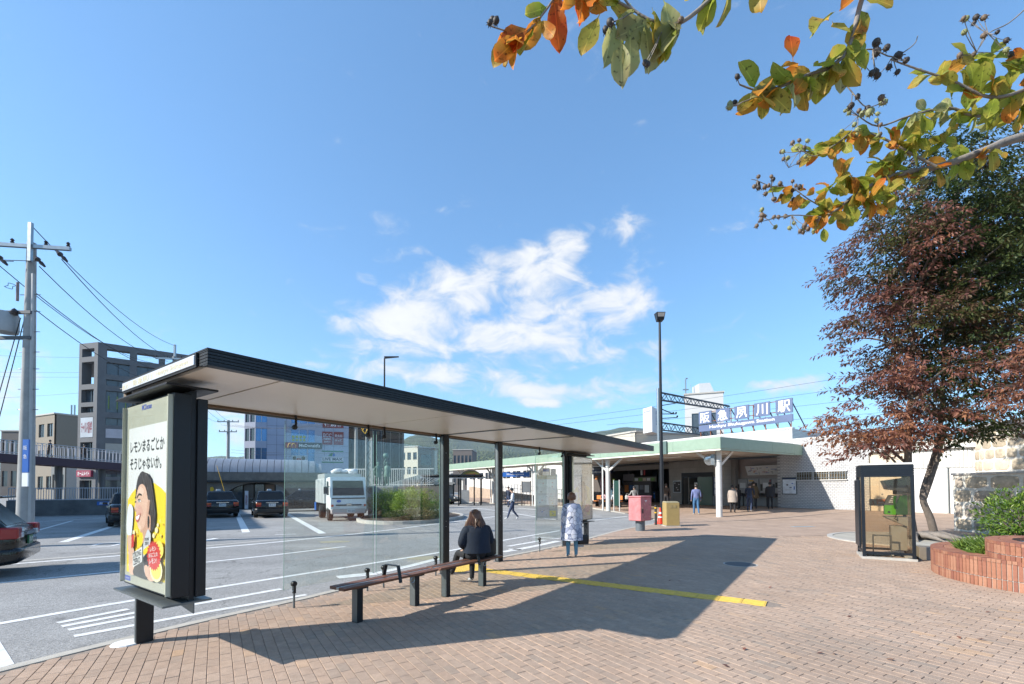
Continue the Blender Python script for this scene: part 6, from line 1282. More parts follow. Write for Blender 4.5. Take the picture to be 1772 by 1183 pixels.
# --- pedestrian bridge
PBR_ = mat('bridge_girder', '#43303c', .6, var=.08); RAILM = mat('rail_pale', (.42, .43, .47), .5, .2, var=.06)
pb0 = at(-60, 778, 37); pb1 = at(232, 802, 46); brg = thing('pedestrian_bridge', 'footbridge with purple brown girder and pale railings crossing before the grey block', 'footbridge', (pb0.x, pb0.y, 0))
q0, q1 = V((0, 0, pb0.z)), pb1 - V((pb0.x, pb0.y, 0)); dv = (q1 - q0); dl = V((dv.x, dv.y, 0)).normalized(); nn = V((dl.y, -dl.x, 0))
b = MB(); b.bar(q0 - nn * .0 - Z * .42, q1 - Z * .42, .25, .7); b.build('girder', PBR_, brg); b = MB(); b.bar(q0 - nn * 2.4 - Z * .42, q1 - nn * 2.4 - Z * .42, .25, .7); b.build('girder', PBR_, brg); b = MB(); b.bar(q0 - nn * 1.2 - Z * .12, q1 - nn * 1.2 - Z * .12, 2.1, .14); b.build('deck', CONC, brg)
for s_ in (0, 2.4):
    for k in range(41):
        p = q0.lerp(q1, k / 40) - nn * s_; big = k % 8 == 0; b = MB(); b.bar(p - Z * .05, p + Z * 1.12, .035 if not big else .08, .035 if not big else .08); b.build('baluster', RAILM, brg)
    for h in (.12, 1.12): b = MB(); b.bar(q0 - nn * s_ + Z * h, q1 - nn * s_ + Z * h, .06, .05); b.build('handrail', RAILM, brg)
for f, h in ((.52, pb0.z - .8), (.8, 3.4)):
    p = q0.lerp(q1, f) - nn * 1.2; b = MB(); b.cyl((p.x, p.y, ROADZ), (p.x, p.y, p.z - .6), .28, n=14); b.build('pier', mat('pier_dark', (.07, .075, .08), .6), brg, smooth=40)
# --- low retaining wall with fence beneath the bridge
rw0 = G(10, 893); rw1 = G(228, 889); rt = thing('retaining_wall', 'low dark retaining wall under the bridge carrying a pale fence', 'wall', (rw0.x, rw0.y, ROADZ)); e = V((rw1.x - rw0.x, rw1.y - rw0.y, 0)); L_e = e.length + 4; e.normalize()
b = MB(); nn2 = V((e.y, -e.x, 0)); b.obox(e * L_e / 2 + Z * .47 - nn2 * .15, L_e / 2, .15, .5, e, nn2, Z); b.build('wall', mat('wall_stain', (.11, .115, .12), .9, var=.35, scale=1.5), rt)
for k in range(int(L_e / .13)):
    if k % 1 == 0: p = e * (k * .13); b = MB(); b.box(p.x - .012, p.x + .012, p.y - .012 + .12, p.y + .012 + .12, .97, 1.72); b.build('fence_bar', RAILM, rt)
for h in (1.0, 1.72): b = MB(); b.bar(Z * h + V((0, .12, 0)), e * L_e + Z * h + V((0, .12, 0)), .05, .05); b.build('fence_rail', RAILM, rt)
panel(rt, (0, 0, 0), e, 4.5, 6.0, .62, .85, .04, BLUEP, 'route_sign', '阪急夙川', SIGNW, .01)
# --- far left street: buildings and pale road beyond
def plain_block(name, label, px0, px1, Y0, ytop, d, wm, rows, cols, depth=8, group=None, gm=None, zb=0, roofm=None):
    p = at(px0, 842, Y0); r_ = (px1 - CX) / FPX; d = V(d).normalized(); k = (r_ * p.y - p.x) / (d.x - r_ * d.y); H = 1.65 + (HOR - ytop) * Y0 / FPX
    t = thing(name, label, 'building', (p.x, p.y, zb), 0, group); fh = (H - .8) / rows; cwd = k / cols
    facade(t, (0, 0, 0), d, k, H, [(cwd * (i + .18), cwd * (i + .82)) for i in range(cols)], [(fh * (j + .35), fh * (j + .85)) for j in range(rows)], wm, .2, gm, None)
    nr = V((d.y, -d.x, 0)); b = MB(); b.loft([[V((0, 0, 0)) - nr * .25 + Z * z for _ in (0,)] + [d * k - nr * .25 + Z * z, d * k - nr * depth + Z * z, -nr * depth + Z * z] for z in (0, H - .01)]); b.build('body', wm, t)
    b = MB(); b.obox(d * k / 2 - nr * depth / 2 + Z * (H + .12), k / 2 + .15, depth / 2 + .15, .12, d, nr, Z); b.build('roof', roofm or CONC, t); return t, d, k, H
plain_block('brown_building', 'brown flat roofed building beyond the footbridge at the far left', 48, 92, 78, 718, (.9, -.4, 0), mat('brown_wall', (.21, .18, .14), .8, var=.1), 3, 3)
wb, _, _, _ = plain_block('white_building', 'white building with a roof aerial between brown building and grey block', 82, 121, 84, 722, (.95, .3, 0), mat('white_wall', (.42, .40, .37), .7, var=.06), 4, 2)
for k in range(2): b = MB(); b.cyl((2.2 + k * .6, 2, 12), (2.2 + k * .6, 2, 17.5), .13, n=8); b.build('aerial', STEEL, wb)
plain_block('low_shop', 'small pale shop with signs at the head of the far left street', 88, 112, 66, 800, (1, .1, 0), mat('shop_pale', (.40, .38, .34), .7), 1, 2)
plain_block('dark_house', 'dark roofed house low behind the utility pole', 0, 46, 90, 742, (1, .05, 0), mat('dark_house_wall', (.10, .09, .085), .8), 2, 3)
# --- blue glass building
ba = at(441, 842, 72); bb_ = thing('blue_glass_building', 'bluish panel clad office building with sky reflecting windows and red signs', 'building', (ba.x, ba.y, 0)); e1 = V((.95, .31, 0)).normalized()
BPAN = mat('blue_panel', (.34, .385, .50), .45, .1, var=.05, scale=.5); JT = mat('panel_joint', (.12, .13, .17), .7)
BH = 16.4
facade(bb_, (0, 0, 0), e1, 13.9, BH, [(.06, 1.6), (5.13, 7.5), (7.66, 8.66)], [(5.95, 8.0), (9.1, 11.1), (12.1, 14.15)], BPAN, .12, SKYGL, None, .3, WPAINT)
el_ = V((-.97, .26, 0)).normalized(); facade(bb_, el_ * 2.15, -el_, 2.15, BH, [(.15, .95), (1.1, 2.0)], [(5.95, 8.0), (9.1, 11.1), (12.1, 14.15)], mat('blue_panel_side', (.22, .25, .33), .5), .15, mat('dim_glass', (.03, .04, .05), .1, spec=.8))
nb1 = V((e1.y, -e1.x, 0)); b = MB(); b.loft([[p + Z * z for p in (-nb1 * .35 + e1 * .1, e1 * 13.8 - nb1 * .35, e1 * 13.8 - nb1 * 12, el_ * 2 - nb1 * 10)] for z in (0, BH - .05)]); b.build('body', BPAN, bb_)
for k in range(8):
    x = 1.62 + k * 1.42
    if not (5.0 < x < 8.8): b = MB(); b.obox(e1 * x + Z * (5.5 + 5.4) + nb1 * .002, .02, .012, 5.4, e1, nb1, Z); b.build('panel_joint', JT, bb_)
for z_ in (5.5, 7.0, 8.55, 10.1, 11.6, 13.2, 14.7): b = MB(); b.obox(e1 * 3.35 + Z * z_ + nb1 * .004, 1.74, .012, .02, e1, nb1, Z); b.build('panel_joint', JT, bb_)
for z_ in (8.55, 11.6, 14.7): b = MB(); b.obox(e1 * 11.3 + Z * z_ + nb1 * .004, 2.5, .012, .02, e1, nb1, Z); b.build('panel_joint', JT, bb_)
RS = mat('school_red', '#7a2434', .5, var=.05); LB = mat('band_white', (.52, .55, .62), .5)
panel(bb_, (0, 0, 0), e1, 9.85, 13.1, 11.55, 12.65, .06, RS, 'school_sign', '個別館', SIGNW, .03, .08); panel(bb_, (0, 0, 0), e1, 9.85, 13.1, 12.7, 13.3, .06, LB, 'school_sign', 'ECC', RS, .03, .2)
panel(bb_, (0, 0, 0), e1, 9.8, 11.4, 8.75, 10.9, .06, RS, 'school_sign'); panel(bb_, (0, 0, 0), e1, 11.55, 13.1, 8.75, 10.9, .06, RS, 'school_sign')
for tx_, x0, x1, z0, z1 in (('ECC', 9.95, 11.25, 10.0, 10.6), ('外語学院', 10.0, 11.2, 9.5, 9.85), ('junior', 10.1, 11.1, 9.05, 9.35), ('英会話', 11.7, 12.95, 10.0, 10.5), ('キッズ', 11.8, 12.8, 9.3, 9.7)): lettering(tx_, e1 * x0 + Z * z0 + nb1 * .075, e1, Z, x1 - x0, z1 - z0, LB, bb_, .02)
GRN = mat('sign_green', '#1e6b4a', .5)
panel(bb_, (0, 0, 0), e1, 9.75, 13.1, 7.55, 7.75, .03, GRN, 'green_band'); panel(bb_, (0, 0, 0), e1, 9.75, 13.1, 5.75, 5.95, .03, GRN, 'green_band'); panel(bb_, (0, 0, 0), e1, 9.75, 13.1, 5.96, 6.75, .03, LB, 'hotel_sign', 'LiVE MAX', mat('ink_navy', '#1c2444', .5), .03, .04)
b = MB(); b.prism([(-.5, 0), (.1, 0), (.35, .55), (.0, .55)], e1 * 11.2 + Z * 6.85 + nb1 * .05, e1, Z, nb1, 0, .02); b.build('hotel_emblem', GRN, bb_); b = MB(); b.prism([(.15, 0), (.6, 0), (.6, .3), (.4, .55)], e1 * 11.2 + Z * 6.85 + nb1 * .05, e1, Z, nb1, 0, .02); b.build('hotel_emblem', BLUEP, bb_)
sgm = panel(bb_, (0, 0, 0), e1, 4.3, 9.75, 8.02, 8.98, .35, mat('sign_black', (.03, .03, .032), .4), 'restaurant_sign'); panel(bb_, nb1 * .35, e1, 4.35, 6.2, 8.06, 8.94, .02, mat('sign_red', '#8c1620', .4), 'sign_field')
lettering("McDonald's", e1 * 6.4 + Z * 8.25 + nb1 * .385, e1, Z, 3.1, .5, SIGNW, bb_, .02)
for s_ in (0, .55): b = MB(); b.tube([e1 * (4.75 + s_ + .28 - .28 * math.cos(t)) + Z * (8.15 + .65 * math.sin(t) ** .7 if math.sin(t) > 0 else 8.15) + nb1 * .39 for t in [i * math.pi / 8 for i in range(9)]], .05, 5); b.build('arch_emblem', YELL, bb_)
for i in range(4):
    for j in range(2): x0 = 5.25 + i * .54; z0 = 9.2 + j * .52; b = MB(); b.obox(e1 * (x0 + .2) + Z * (z0 + .2) - nb1 * .1, .2, .01, .2, e1, nb1, Z); b.build('window_sticker', mat('sticker_yellow', '#a8a838', .5), bb_)
panel(bb_, -nb1 * .11, e1, 5.2, 7.45, 5.97, 6.9, .02, mat('pale_film', (.45, .50, .56), .4), 'window_film')
for cx_, mm in ((5.65, DARKIN), (6.95, DARKIN)): b = MB(); b.prism(disc(0, 0, .28, .34, 12), e1 * cx_ + Z * 6.45 - nb1 * .08, e1, Z, nb1, 0, .01); b.build('film_portrait', mm, bb_)
b = MB(); b.prism(disc(0, 0, .36, .26, 14), e1 * 6.3 + Z * 6.25 - nb1 * .08, e1, Z, nb1, 0, .01); b.build('film_logo', mat('film_red', '#8c2a22', .5), bb_)
# --- dark building, cream apartment, far houses
db, dd_, kk, HH = plain_block('dark_glass_building', 'nearly black glazed building beside the blue glass building', 602, 696, 80, 722, (.98, .2, 0), mat('dark_clad', (.03, .028, .03), .7, var=.4, scale=.4), 4, 5, 10, None, mat('black_glass', (.015, .016, .018), .3, spec=.4))
for k in range(6): b = MB(); b.obox(dd_ * (1.0 + k * 1.55) + Z * 6.5 + V((dd_.y, -dd_.x, 0)) * .06, .07, .05, 6.4, dd_, V((dd_.y, -dd_.x, 0)), Z); b.build('fin', mat('fin_grey', (.11, .115, .12), .5), db)
ap, _, _, _ = plain_block('cream_apartment', 'cream framed apartment block below the hills', 693, 723, 112, 773, (.92, -.38, 0), mat('cream_wall', (.50, .46, .37), .7, var=.05), 3, 3, 9)
plain_block('brown_apartment', 'plain brown block adjoining the cream apartment', 723, 752, 110, 774, (.95, .3, 0), mat('brown_side', (.17, .145, .125), .85, var=.06), 2, 1, 8)
plain_block('hall_building', 'long dark brown roofed hall at the foot of the hills', 784, 817, 150, 778, (1, -.05, 0), mat('hall_brown', (.14, .12, .11), .8), 2, 5, 12)
rg = random.Random(4); HW = [mat('house_wall_%d' % i, c, .8, var=.1) for i, c in enumerate(((.42, .40, .37), (.34, .31, .27), (.46, .45, .43), (.28, .27, .26)))]; HR = [mat('house_roof_%d' % i, c, .7, var=.1) for i, c in enumerate(((.08, .09, .11), (.12, .10, .09), (.16, .15, .15)))]
for k in range(22):
    px_ = rg.uniform(700, 1120); Y0 = rg.uniform(170, 330); p = at(px_, 842, Y0); zb = max(0, (Y0 - 170) * .06); w_, dd2, h_ = rg.uniform(7, 12), rg.uniform(7, 10), rg.uniform(6, 10)
    t = thing('far_house', 'small pitched roof house on the slope below the hills', 'house', (p.x, p.y, zb - 1), rg.uniform(-.6, .6), 'far houses below the hills'); b = MB(); b.box(-w_ / 2, w_ / 2, -dd2 / 2, dd2 / 2, 0, h_); b.build('wall', rg.choice(HW), t)
    b = MB(); b.prism([(-w_ / 2 - .4, 0), (w_ / 2 + .4, 0), (0, 2.2)], (0, 0, h_), X, Z, Y, -dd2 / 2 - .4, dd2 / 2 + .4); b.build('roof', rg.choice(HR), t)
    for x_ in (-w_ * .25, w_ * .22): b = MB(); b.box(x_ - .8, x_ + .8, -dd2 / 2 - .03, -dd2 / 2 - .002, h_ * .55, h_ * .8); b.build('window', WGL, t)
# --- arched low building with a standing seam vault
aa = at(300, 842, 33.5); ar = thing('arched_building', 'low brown rendered building with arched glass entrance and grey seamed roof', 'building', (aa.x, aa.y, ROADZ)); f1 = V((.9, .436, 0)).normalized(); nf1 = V((f1.y, -f1.x, 0))
def kx(px): r_ = (px - CX) / FPX; return (r_ * aa.y - aa.x) / (f1.x - r_ * f1.y)
KE = kx(566); EV = 2.25; AX0, AX1 = kx(391), kx(502); ac, arx = (AX0 + AX1) / 2, (AX1 - AX0) / 2; az0 = .95; arz = 1.15
ARW = mat('arch_render', (.155, .135, .115), .9, var=.2, scale=2, bump=.5, bscale=30)
b = MB(); n = 20; arc = [(ac + arx * math.cos(math.pi - math.pi * i / n), az0 + arz * math.sin(math.pi * i / n)) for i in range(n + 1)]
def PF_(x, z, d=0): return f1 * x + Z * z - nf1 * d
b.poly([PF_(-3, 0), PF_(AX0, 0), PF_(AX0, EV), PF_(-3, EV)]); b.poly([PF_(AX1, 0), PF_(KE, 0), PF_(KE, EV), PF_(AX1, EV)])
for i in range(n):
    (x0, z0), (x1, z1) = arc[i], arc[i + 1]; b.poly([PF_(x0, z0), PF_(x1, z1), PF_(x1, EV), PF_(x0, EV)]); b.poly([PF_(x0, z0), PF_(x0, z0, 1.2), PF_(x1, z1, 1.2), PF_(x1, z1)])
b.poly([PF_(AX0, 0), PF_(AX0, az0), PF_(AX0, az0, 1.2), PF_(AX0, 0, 1.2)]); b.poly([PF_(AX1, 0), PF_(AX1, az0), PF_(AX1, az0, 1.2), PF_(AX1, 0, 1.2)]); b.poly([PF_(KE, 0), PF_(KE, EV), PF_(KE, EV, 6), PF_(KE, 0, 6)]); b.build('wall', ARW, ar, fix=False)
b = MB(); b.obox(PF_((KE - 3) / 2, EV + .33, -.1), (KE + 3) / 2, .12, .33, f1, nf1, Z); b.build('band', mat('band_stone', (.15, .135, .12), .85, var=.25, scale=3), ar); b = MB(); b.obox(PF_((KE - 3) / 2, EV - .06, -.12), (KE + 3) / 2, .15, .07, f1, nf1, Z); b.build('eave', DARK, ar)
VS = mat('vault_metal', (.26, .28, .31), .4, .4, var=.08, scale=1); nseg = 26; dx = (KE + 2.6) / nseg
for k in range(nseg):
    rings = []
    for x_ in (-3 + k * dx, -3 + (k + 1) * dx - .03): 
        sh_ = 1.0 if k < nseg - 2 else (.93 if k == nseg - 2 else .75)
        rings.append([PF_(x_, EV + .66 + (1.15 * sh_) * math.sin(t), 2.2 - 2.25 * math.cos(t) * (1 if k < nseg - 1 else .95)) for t in [math.pi * i / 10 for i in range(11)]])
    b = MB(); b.loft(rings, cap=True, closed=True); b.build('roof_sheet', VS, ar, smooth=50)
for k in range(5):
    x0 = AX0 + .35 + k * (AX1 - AX0 - .7) / 5; b = MB(); b.obox(PF_(x0 + (AX1 - AX0 - .7) / 10, 1.0, .9), (AX1 - AX0 - .7) / 10 - .05, .02, .95, f1, nf1, Z); b.build('glass_door', [WGL, mat('door_shade', (.07, .06, .055), .3), WGL, mat('door_warm', (.16, .09, .05), .4), mat('door_white', (.35, .38, .42), .5)][k], ar)
b = MB(); b.obox(PF_(ac, 1.0, 1.2), arx, .02, 1.2, f1, nf1, Z); b.build('entrance_back', DARKIN, ar)
panel(ar, (0, 0, ROADZ * 0), f1, kx(424), kx(430), .05, 1.45, .1, mat('standing_sign', (.45, .47, .52), .5), 'upright_sign', '駅前案内', mat('ink_red', '#6c2430', .5), .01, .2)
lettering('西宮警察署夙川交番', PF_(kx(362), 1.15, -.01), f1, Z, 1.9, .2, DARKIN, ar, .02); b = MB(); b.prism(disc(0, 0, .14, .2, 5), PF_(kx(367), 1.6, -.01), f1, Z, nf1, 0, .03); b.build('gold_emblem', YELL, ar)
# --- hedge, railings and stair beyond
panel0 = at(566, 842, 36); hg = thing('high_planter', 'dark hedge topped wall with pale railing beyond the truck', 'wall', (panel0.x, panel0.y, ROADZ)); b = MB(); b.box(0, 9, 0, .4, 0, 1.75); b.build('wall', ARW, hg)
for k in range(44): b = MB(); b.box(1.6 + k * .15, 1.63 + k * .15, .1, .13, 1.75, 3.1); b.build('rail_bar', WPAINT, hg)
for z_ in (1.85, 3.1): b = MB(); b.box(1.5, 8.4, .09, .14, z_, z_ + .06); b.build('rail', WPAINT, hg)
p = at(668, 842, 44); sr = thing('overpass_stair', 'covered overpass stair with sloping grey panels and white ribs', 'stair', (p.x, p.y, ROADZ), R(8))
b = MB(); b.add([(0, 0, .9), (3.2, 0, 2.2), (3.2, 0, 2.9), (0, 0, 2.0), (0, 1.8, .9), (3.2, 1.8, 2.2), (3.2, 1.8, 2.9), (0, 1.8, 2.0)], [(0, 1, 2, 3), (7, 6, 5, 4), (0, 4, 5, 1), (1, 5, 6, 2), (2, 6, 7, 3), (3, 7, 4, 0)]); b.build('sloped_panel', mat('stair_grey', (.22, .23, .22), .6), sr)
for k in range(7): b = MB(); b.bar((.2 + k * .48, -.04, .95 + k * .2), (.0 + k * .44 + .3, -.04, 2.05 + k * .13), .07, .05); b.build('rib', WPAINT, sr)
for k in range(5): b = MB(); b.bar((3.3 + k * .22, -.02, 2.1), (3.9 + k * .55, -.02, 2.95), .07, .05); b.build('rib', WPAINT, sr)
b = MB(); b.box(3.2, 6.6, 0, 1.8, 2.0, 2.15); b.build('landing', CONC, sr)
for x_ in (3.4, 5.0, 6.4): b = MB(); b.box(x_, x_ + .14, .4, .54, 0, 2.0); b.build('pillar', DARK, sr)
for k in range(6): b = MB(); b.box(3.55 + k * .5, 3.95 + k * .5, 1.7, 1.74, .9, 1.95); b.build('back_panel', PAPER, sr)
p = at(735, 842, 40); cn = thing('dark_shelter', 'dark flat canopied taxi shelter on black posts behind the island', 'shelter', (p.x, p.y, ROADZ), R(12)); b = MB(); b.box(-.2, 5.2, 0, 2, 2.65, 2.8); b.build('roof', DARK, cn, bev=.02); b = MB(); b.add([(-.4, -.2, 2.45), (5.4, -.2, 2.45), (5.4, .6, 2.64), (-.4, .6, 2.64)], [(0, 1, 2, 3)]); b.build('roof_edge', mat('shelter_sheet', (.2, .22, .24), .4), cn)
for x_ in (0, 1.6, 3.0, 4.4, 5.0): b = MB(); b.cyl((x_, .3, 0), (x_, .3, 2.65), .06, n=10); b.build('post', DARK, cn)
p = at(797, 842, 44); vc = thing('vaulted_shelter', 'small vaulted shelter with olive end board on black legs', 'shelter', (p.x, p.y, 0), R(5)); n = 10
b = MB(); b.loft([[V((1.0 + 1.05 * math.cos(math.pi - math.pi * i / n), y_, 2.55 + .75 * math.sin(math.pi * i / n))) for i in range(n + 1)] + [V((1.0 + .98 * math.cos(math.pi * i / n), y_, 2.55 + .68 * math.sin(math.pi * i / n))) for i in range(n + 1)] for y_ in (0, 2.5)]); b.build('roof', DARK, vc)
b = MB(); b.prism([(1.0 + .96 * math.cos(math.pi * i / n), .66 * math.sin(math.pi * i / n)) for i in range(n + 1)], (0, .05, 2.55), X, Z, Y, 0, .05); eb = b.build('end_board', mat('olive_board', '#6b6526', .6), vc); lettering('のりば', (.5, .04, 2.68), X, Z, .9, .3, mat('board_red', '#8a3a2a', .5), eb, .02)
for x_ in (.0, 2.0): b = MB(); b.cyl((x_, .1, 0), (x_, .1, 2.55), .07, n=10); b.build('leg', DARK, vc)
p = at(806, 842, 47); bx_ = thing('white_bin', 'white box cabinet at the foot of the far station column', 'cabinet', (p.x - .1, p.y - 1.5, 0), R(10)); b = MB(); b.box(-.35, .55, -.3, .3, 0, 1.35); b.build('body', WPAINT, bx_, bev=.02); b = MB(); b.box(.551, .58, -.25, .25, .2, 1.2); b.build('door', mat('door_lilac', (.38, .37, .44), .5), bx_)
p = at(638, 842, 31); lt = thing('lattice_tower', 'slim grey lattice framed sign column behind the truck', 'tower', (p.x, p.y, ROADZ), R(-8))
for x_ in (-.2, .2): b = MB(); b.box(x_ - .04, x_ + .04, -.05, .05, 0, 5.3 - (x_ + .2) * .6); b.build('upright', mat('tower_grey', (.30, .32, .31), .5), lt)
b = MB(); b.box(-.16, .16, .03, .05, .1, 5.0); b.build('back_sheet', mat('tower_sheet', (.24, .26, .25), .5), lt)
for k in range(12): z0 = .3 + k * .4; b = MB(); b.bar((-.16 if k % 2 else .16, -.02, z0), (.16 if k % 2 else -.16, -.02, z0 + .4), .025, .025); b.build('diagonal', DARK, lt)
# --- off-picture block whose shadow lies over the taxi rank
ob = thing('corner_building', 'plain brown commercial building standing out of view beside the taxi rank', 'building', (-30.4, 12.6, 0)); ed = V((-.545, .839, 0)); eo = V((-.839, -.545, 0))
facade(ob, (0, 0, 0), ed, 26, 13.2, [(.8 + k * 2.8, 2.8 + k * 2.8) for k in range(9)], [(1 + k * 3.1, 2.9 + k * 3.1) for k in range(4)], mat('brown_tile', (.24, .18, .14), .7, var=.1), .2)
b = MB(); b.loft([[p + Z * z for p in (V((-.25, -.1, 0)), ed * 26 + V((-.25, -.1, 0)), ed * 26 + eo * 12, eo * 12)] for z in (0, 13.2)]); b.build('body', mat('brown_tile', (.24, .18, .14), .7), ob)
# ------------------------------------------------------------------ poles and wires
POLE = mat('pole_concrete', (.30, .305, .30), .85, var=.12, scale=3, dirt=.08); PORC = mat('insulator', '#2a2426', .3); WIRE = mat('wire', '#1a1c20', .6, var=0)
def up(label, x, y, h, r0=.19, r1=.11, arms=1, dirv=(1, 0.15, 0)):
    t = thing('utility_pole', label, 'utility pole', (x, y, ROADZ), 0, 'utility poles'); d = V(dirv).normalized(); b = MB(); b.cyl((0, 0, 0), (0, 0, h), r0, r1, 16); b.build('pole', POLE, t, smooth=40); ends = []
    for k in range(arms):
        z = h - .18 - k * 1.1; w_ = 1.15 - .2 * k; b = MB(); b.bar(-d * w_ * .9 + Z * z + V((0, -.16, 0)), d * w_ + Z * z + V((0, -.16, 0)), .09, .1); b.build('crossarm', STEEL, t)
        for f in (-.85, -.3, .45, .95): q = d * w_ * f + Z * z + V((0, -.16, 0)); ends.append(q + V((t.location.x, t.location.y, t.location.z))); b = MB(); b.lathe([(.03, .05), (.05, .09), (.03, .12), (.05, .16), (.02, .2)], q, 8); b.build('insulator', PORC, t, smooth=40)
    return t, ends
up_p = at(45, 842, 13.3)
t, ends = up('tall grey concrete utility pole with crossarm and transformer at the left edge', up_p.x, up_p.y, 8.95, .205, .105)
tl_ = V((t.location.x, t.location.y, t.location.z))
b = MB(); b.box(.10, .2, -.22, -.14, 8.3, 9.45); b.build('top_bracket', STEEL, t)
for z_ in (4.0, 4.6, 5.2, 5.7, 6.3, 6.9, 7.4): b = MB(); b.cyl((-.3, 0, z_), (.3, 0, z_), .011, n=6); b.build('step_bolt', STEEL, t)
b = MB(); b.lathe([(.28, 0), (.3, .06), (.3, .5), (.27, .58), (.001, .62)], (-.62, -.1, 6.25), 18); tr = b.build('transformer', mat('transformer', (.34, .36, .37), .5), t, smooth=40)
b = MB(); b.lathe([(.08, 0), (.1, .08), (.05, .16), (.001, .2)], (-.3, -.15, 6.75), 10); b.build('bushing', PORC, t, smooth=40)
for z_ in (6.15, 6.9): b = MB(); b.bar((-1.1, -.1, z_ - .06), (.15, -.1, z_ - .06), .08, .09); b.build('bracket', mat('bracket_dark', '#3a4046', .5), t)
b = MB(); b.cyl((-.33, -.05, 7.2), (-.33, -.05, 7.75), .035, n=8); b.build('cutout', mat('cutout_grey', '#7b6f72', .5), t, smooth=40)
b = MB(); b.tube([(-.35 - .14 * (1 + math.cos(a)), -.1 + .05 * math.sin(3 * a), 7.62 + .07 * math.sin(a)) for a in [i * math.pi / 6 for i in range(14)]], .008, 5); b.build('coil', WIRE, t)
b = MB(); b.bar((.17, -.06, 0), (.12, -.06, 8.0), .06, .05); b.build('cable_duct', mat('duct_grey', (.36, .37, .37), .6), t)
sgp = MB(); sgp.box(.13, .30, -.24, -.20, 2.15, 3.1); sp_ = sgp.build('street_sign', BLUEP, t); sgp = MB(); sgp.box(.13, .30, -.24, -.20, 1.75, 2.14); sgp.build('street_sign_foot', SIGNW, t)
lettering('阪', (.16, -.245, 2.8), X, Z, .1, .12, SIGNW, sp_); lettering('急', (.16, -.245, 2.55), X, Z, .1, .12, SIGNW, sp_)
for (q_, m_) in (((-.8, -.2, 8.5), 0), ((.3, -.2, 8.45), 1), ((.95, -.2, 8.6), 2)):
    b = MB(); b.lathe([(.03, 0), (.06, .08), (.075, .12), (.03, .18), (.055, .24), (.03, .36)], q_, 8, V((.6, 0, .6)).normalized(), Y, V((.6, .2, -.7)).normalized()); b.build('strain_insulator', PORC, t, smooth=40)
t2_, e2 = up('distant utility pole with tangled cables rising behind the shelter roof', *at(299, 842, 30).xy, 1.65 + (842 - 612) * 30 / FPX, .19, .12, 2)
b = MB(); b.box(-.06, .06, -.1, -.02, 0, 0); e2h = V((t2_.location.x, t2_.location.y, 0)); b = MB(); b.bar((0, 0, 10.3), (0, 0, 11.2), .12, .1); b.build('top_bracket', STEEL, t2_)
t3, e3 = up('grey utility pole with yellow cable guards before the dark building', *at(616, 842, 45).xy, 9.0, .2, .14, 2)
for k in range(3): b = MB(); b.tube([(.2 + .25 * k, -.3, 8.1 - .4 * k), (.5 + .25 * k, -.3, 7.75 - .4 * k), (.8 + .2 * k, -.3, 8.0 - .3 * k)], .05, 6); b.build('cable_guard', YELL, t3, smooth=40)
t4, e4 = up('utility pole with many wires behind the posters, left of the blue building', *at(394, 842, 50).xy, 1.65 + (842 - 724) * 50 / FPX, .2, .14, 2)
def wire(a, b_, sag, r=.012, n=12):
    pts = [a.lerp(b_, i / n) - Z * sag * 4 * (i / n) * (1 - i / n) for i in range(n + 1)]; bb = MB(); bb.tube(pts, r, 5); return bb
wr = thing('overhead_wires', 'black overhead wires running from the left utility pole to the distant one', 'wires', (tl_.x, tl_.y, 0))
wl = V((tl_.x, tl_.y, 0))
def addw(a, b_, sag, r=.011): wire(a - wl, b_ - wl, sag, r).build('wire', WIRE, wr)
far_top = V((t2_.location.x, t2_.location.y, 10.2))
for q, f in ((V((-.8, -.2, 8.25)), V((-1.3, -.2, -.3))), (V((.45, -.2, 8.15)), V((-.3, -.2, -.2))), (V((1.1, -.2, 8.35)), V((.5, -.2, -.2))), (V((.15, -.2, 9.4)), V((0, 0, .9))), (V((.1, 0, 7.5)), V((0, 0, -.9))), (V((.1, 0, 7.0)), V((0, 0, -1.8)))): addw(tl_ + q, far_top + f, .55, .013)
for f in (-1.2, -.3, .5): addw(tl_ + V((f, -.2, 8.3)), tl_ + V((f - 14, -3, 9.0)), .4)
for k in range(2): addw(tl_ + V((-.1 - .12 * k, -.05, 6.7)), tl_ + V((-1.3 - .3 * k, -.3, .2)), 0, .012)
for y0, y1 in ((642, 640), (650, 648), (692, 662), (612, 618)): addw(at(-80, y0, 60), at(340, y1, 56), .25, .014)
for f in (-.8, 0, .7): addw(far_top + V((f, 0, -.2)), V((t4.location.x, t4.location.y, t4.location.z + 8.9)) + V((f, 0, 0)), 1.0); addw(V((t4.location.x, t4.location.y, 8.6)) + V((f, 0, 0)), V((t3.location.x, t3.location.y, 8.6)) + V((f, 0, 0)), .7)
addw(at(400, 778, 55), at(700, 776, 52), .5); addw(at(400, 783, 55), at(700, 790, 52), .3)
b = MB(); b.tube([at(375, 805, 32.5) - wl, at(396, 875, 32.2) - wl], .014, 6); b.build('stay_guard', YELL, wr)
w2 = thing('railway_wires', 'thin overhead railway wires crossing the sky above the station', 'wires', at(1300, 720, 60).xy.to_3d()); wo = V((w2.location.x, w2.location.y, 0))
for (a_, b_) in (((900, 742), (1772, 628)), ((940, 730), (1780, 600)), ((980, 752), (1790, 690)), ((1000, 757), (1800, 720)), ((1050, 735), (1780, 655)), ((1090, 748), (1800, 748)), ((700, 763), (1000, 752))):
    wire(at(*a_, 62) - wo, at(*b_, 58) - wo, .3, .02).build('wire', mat('wire_grey', '#50606c', .6, var=0), w2)
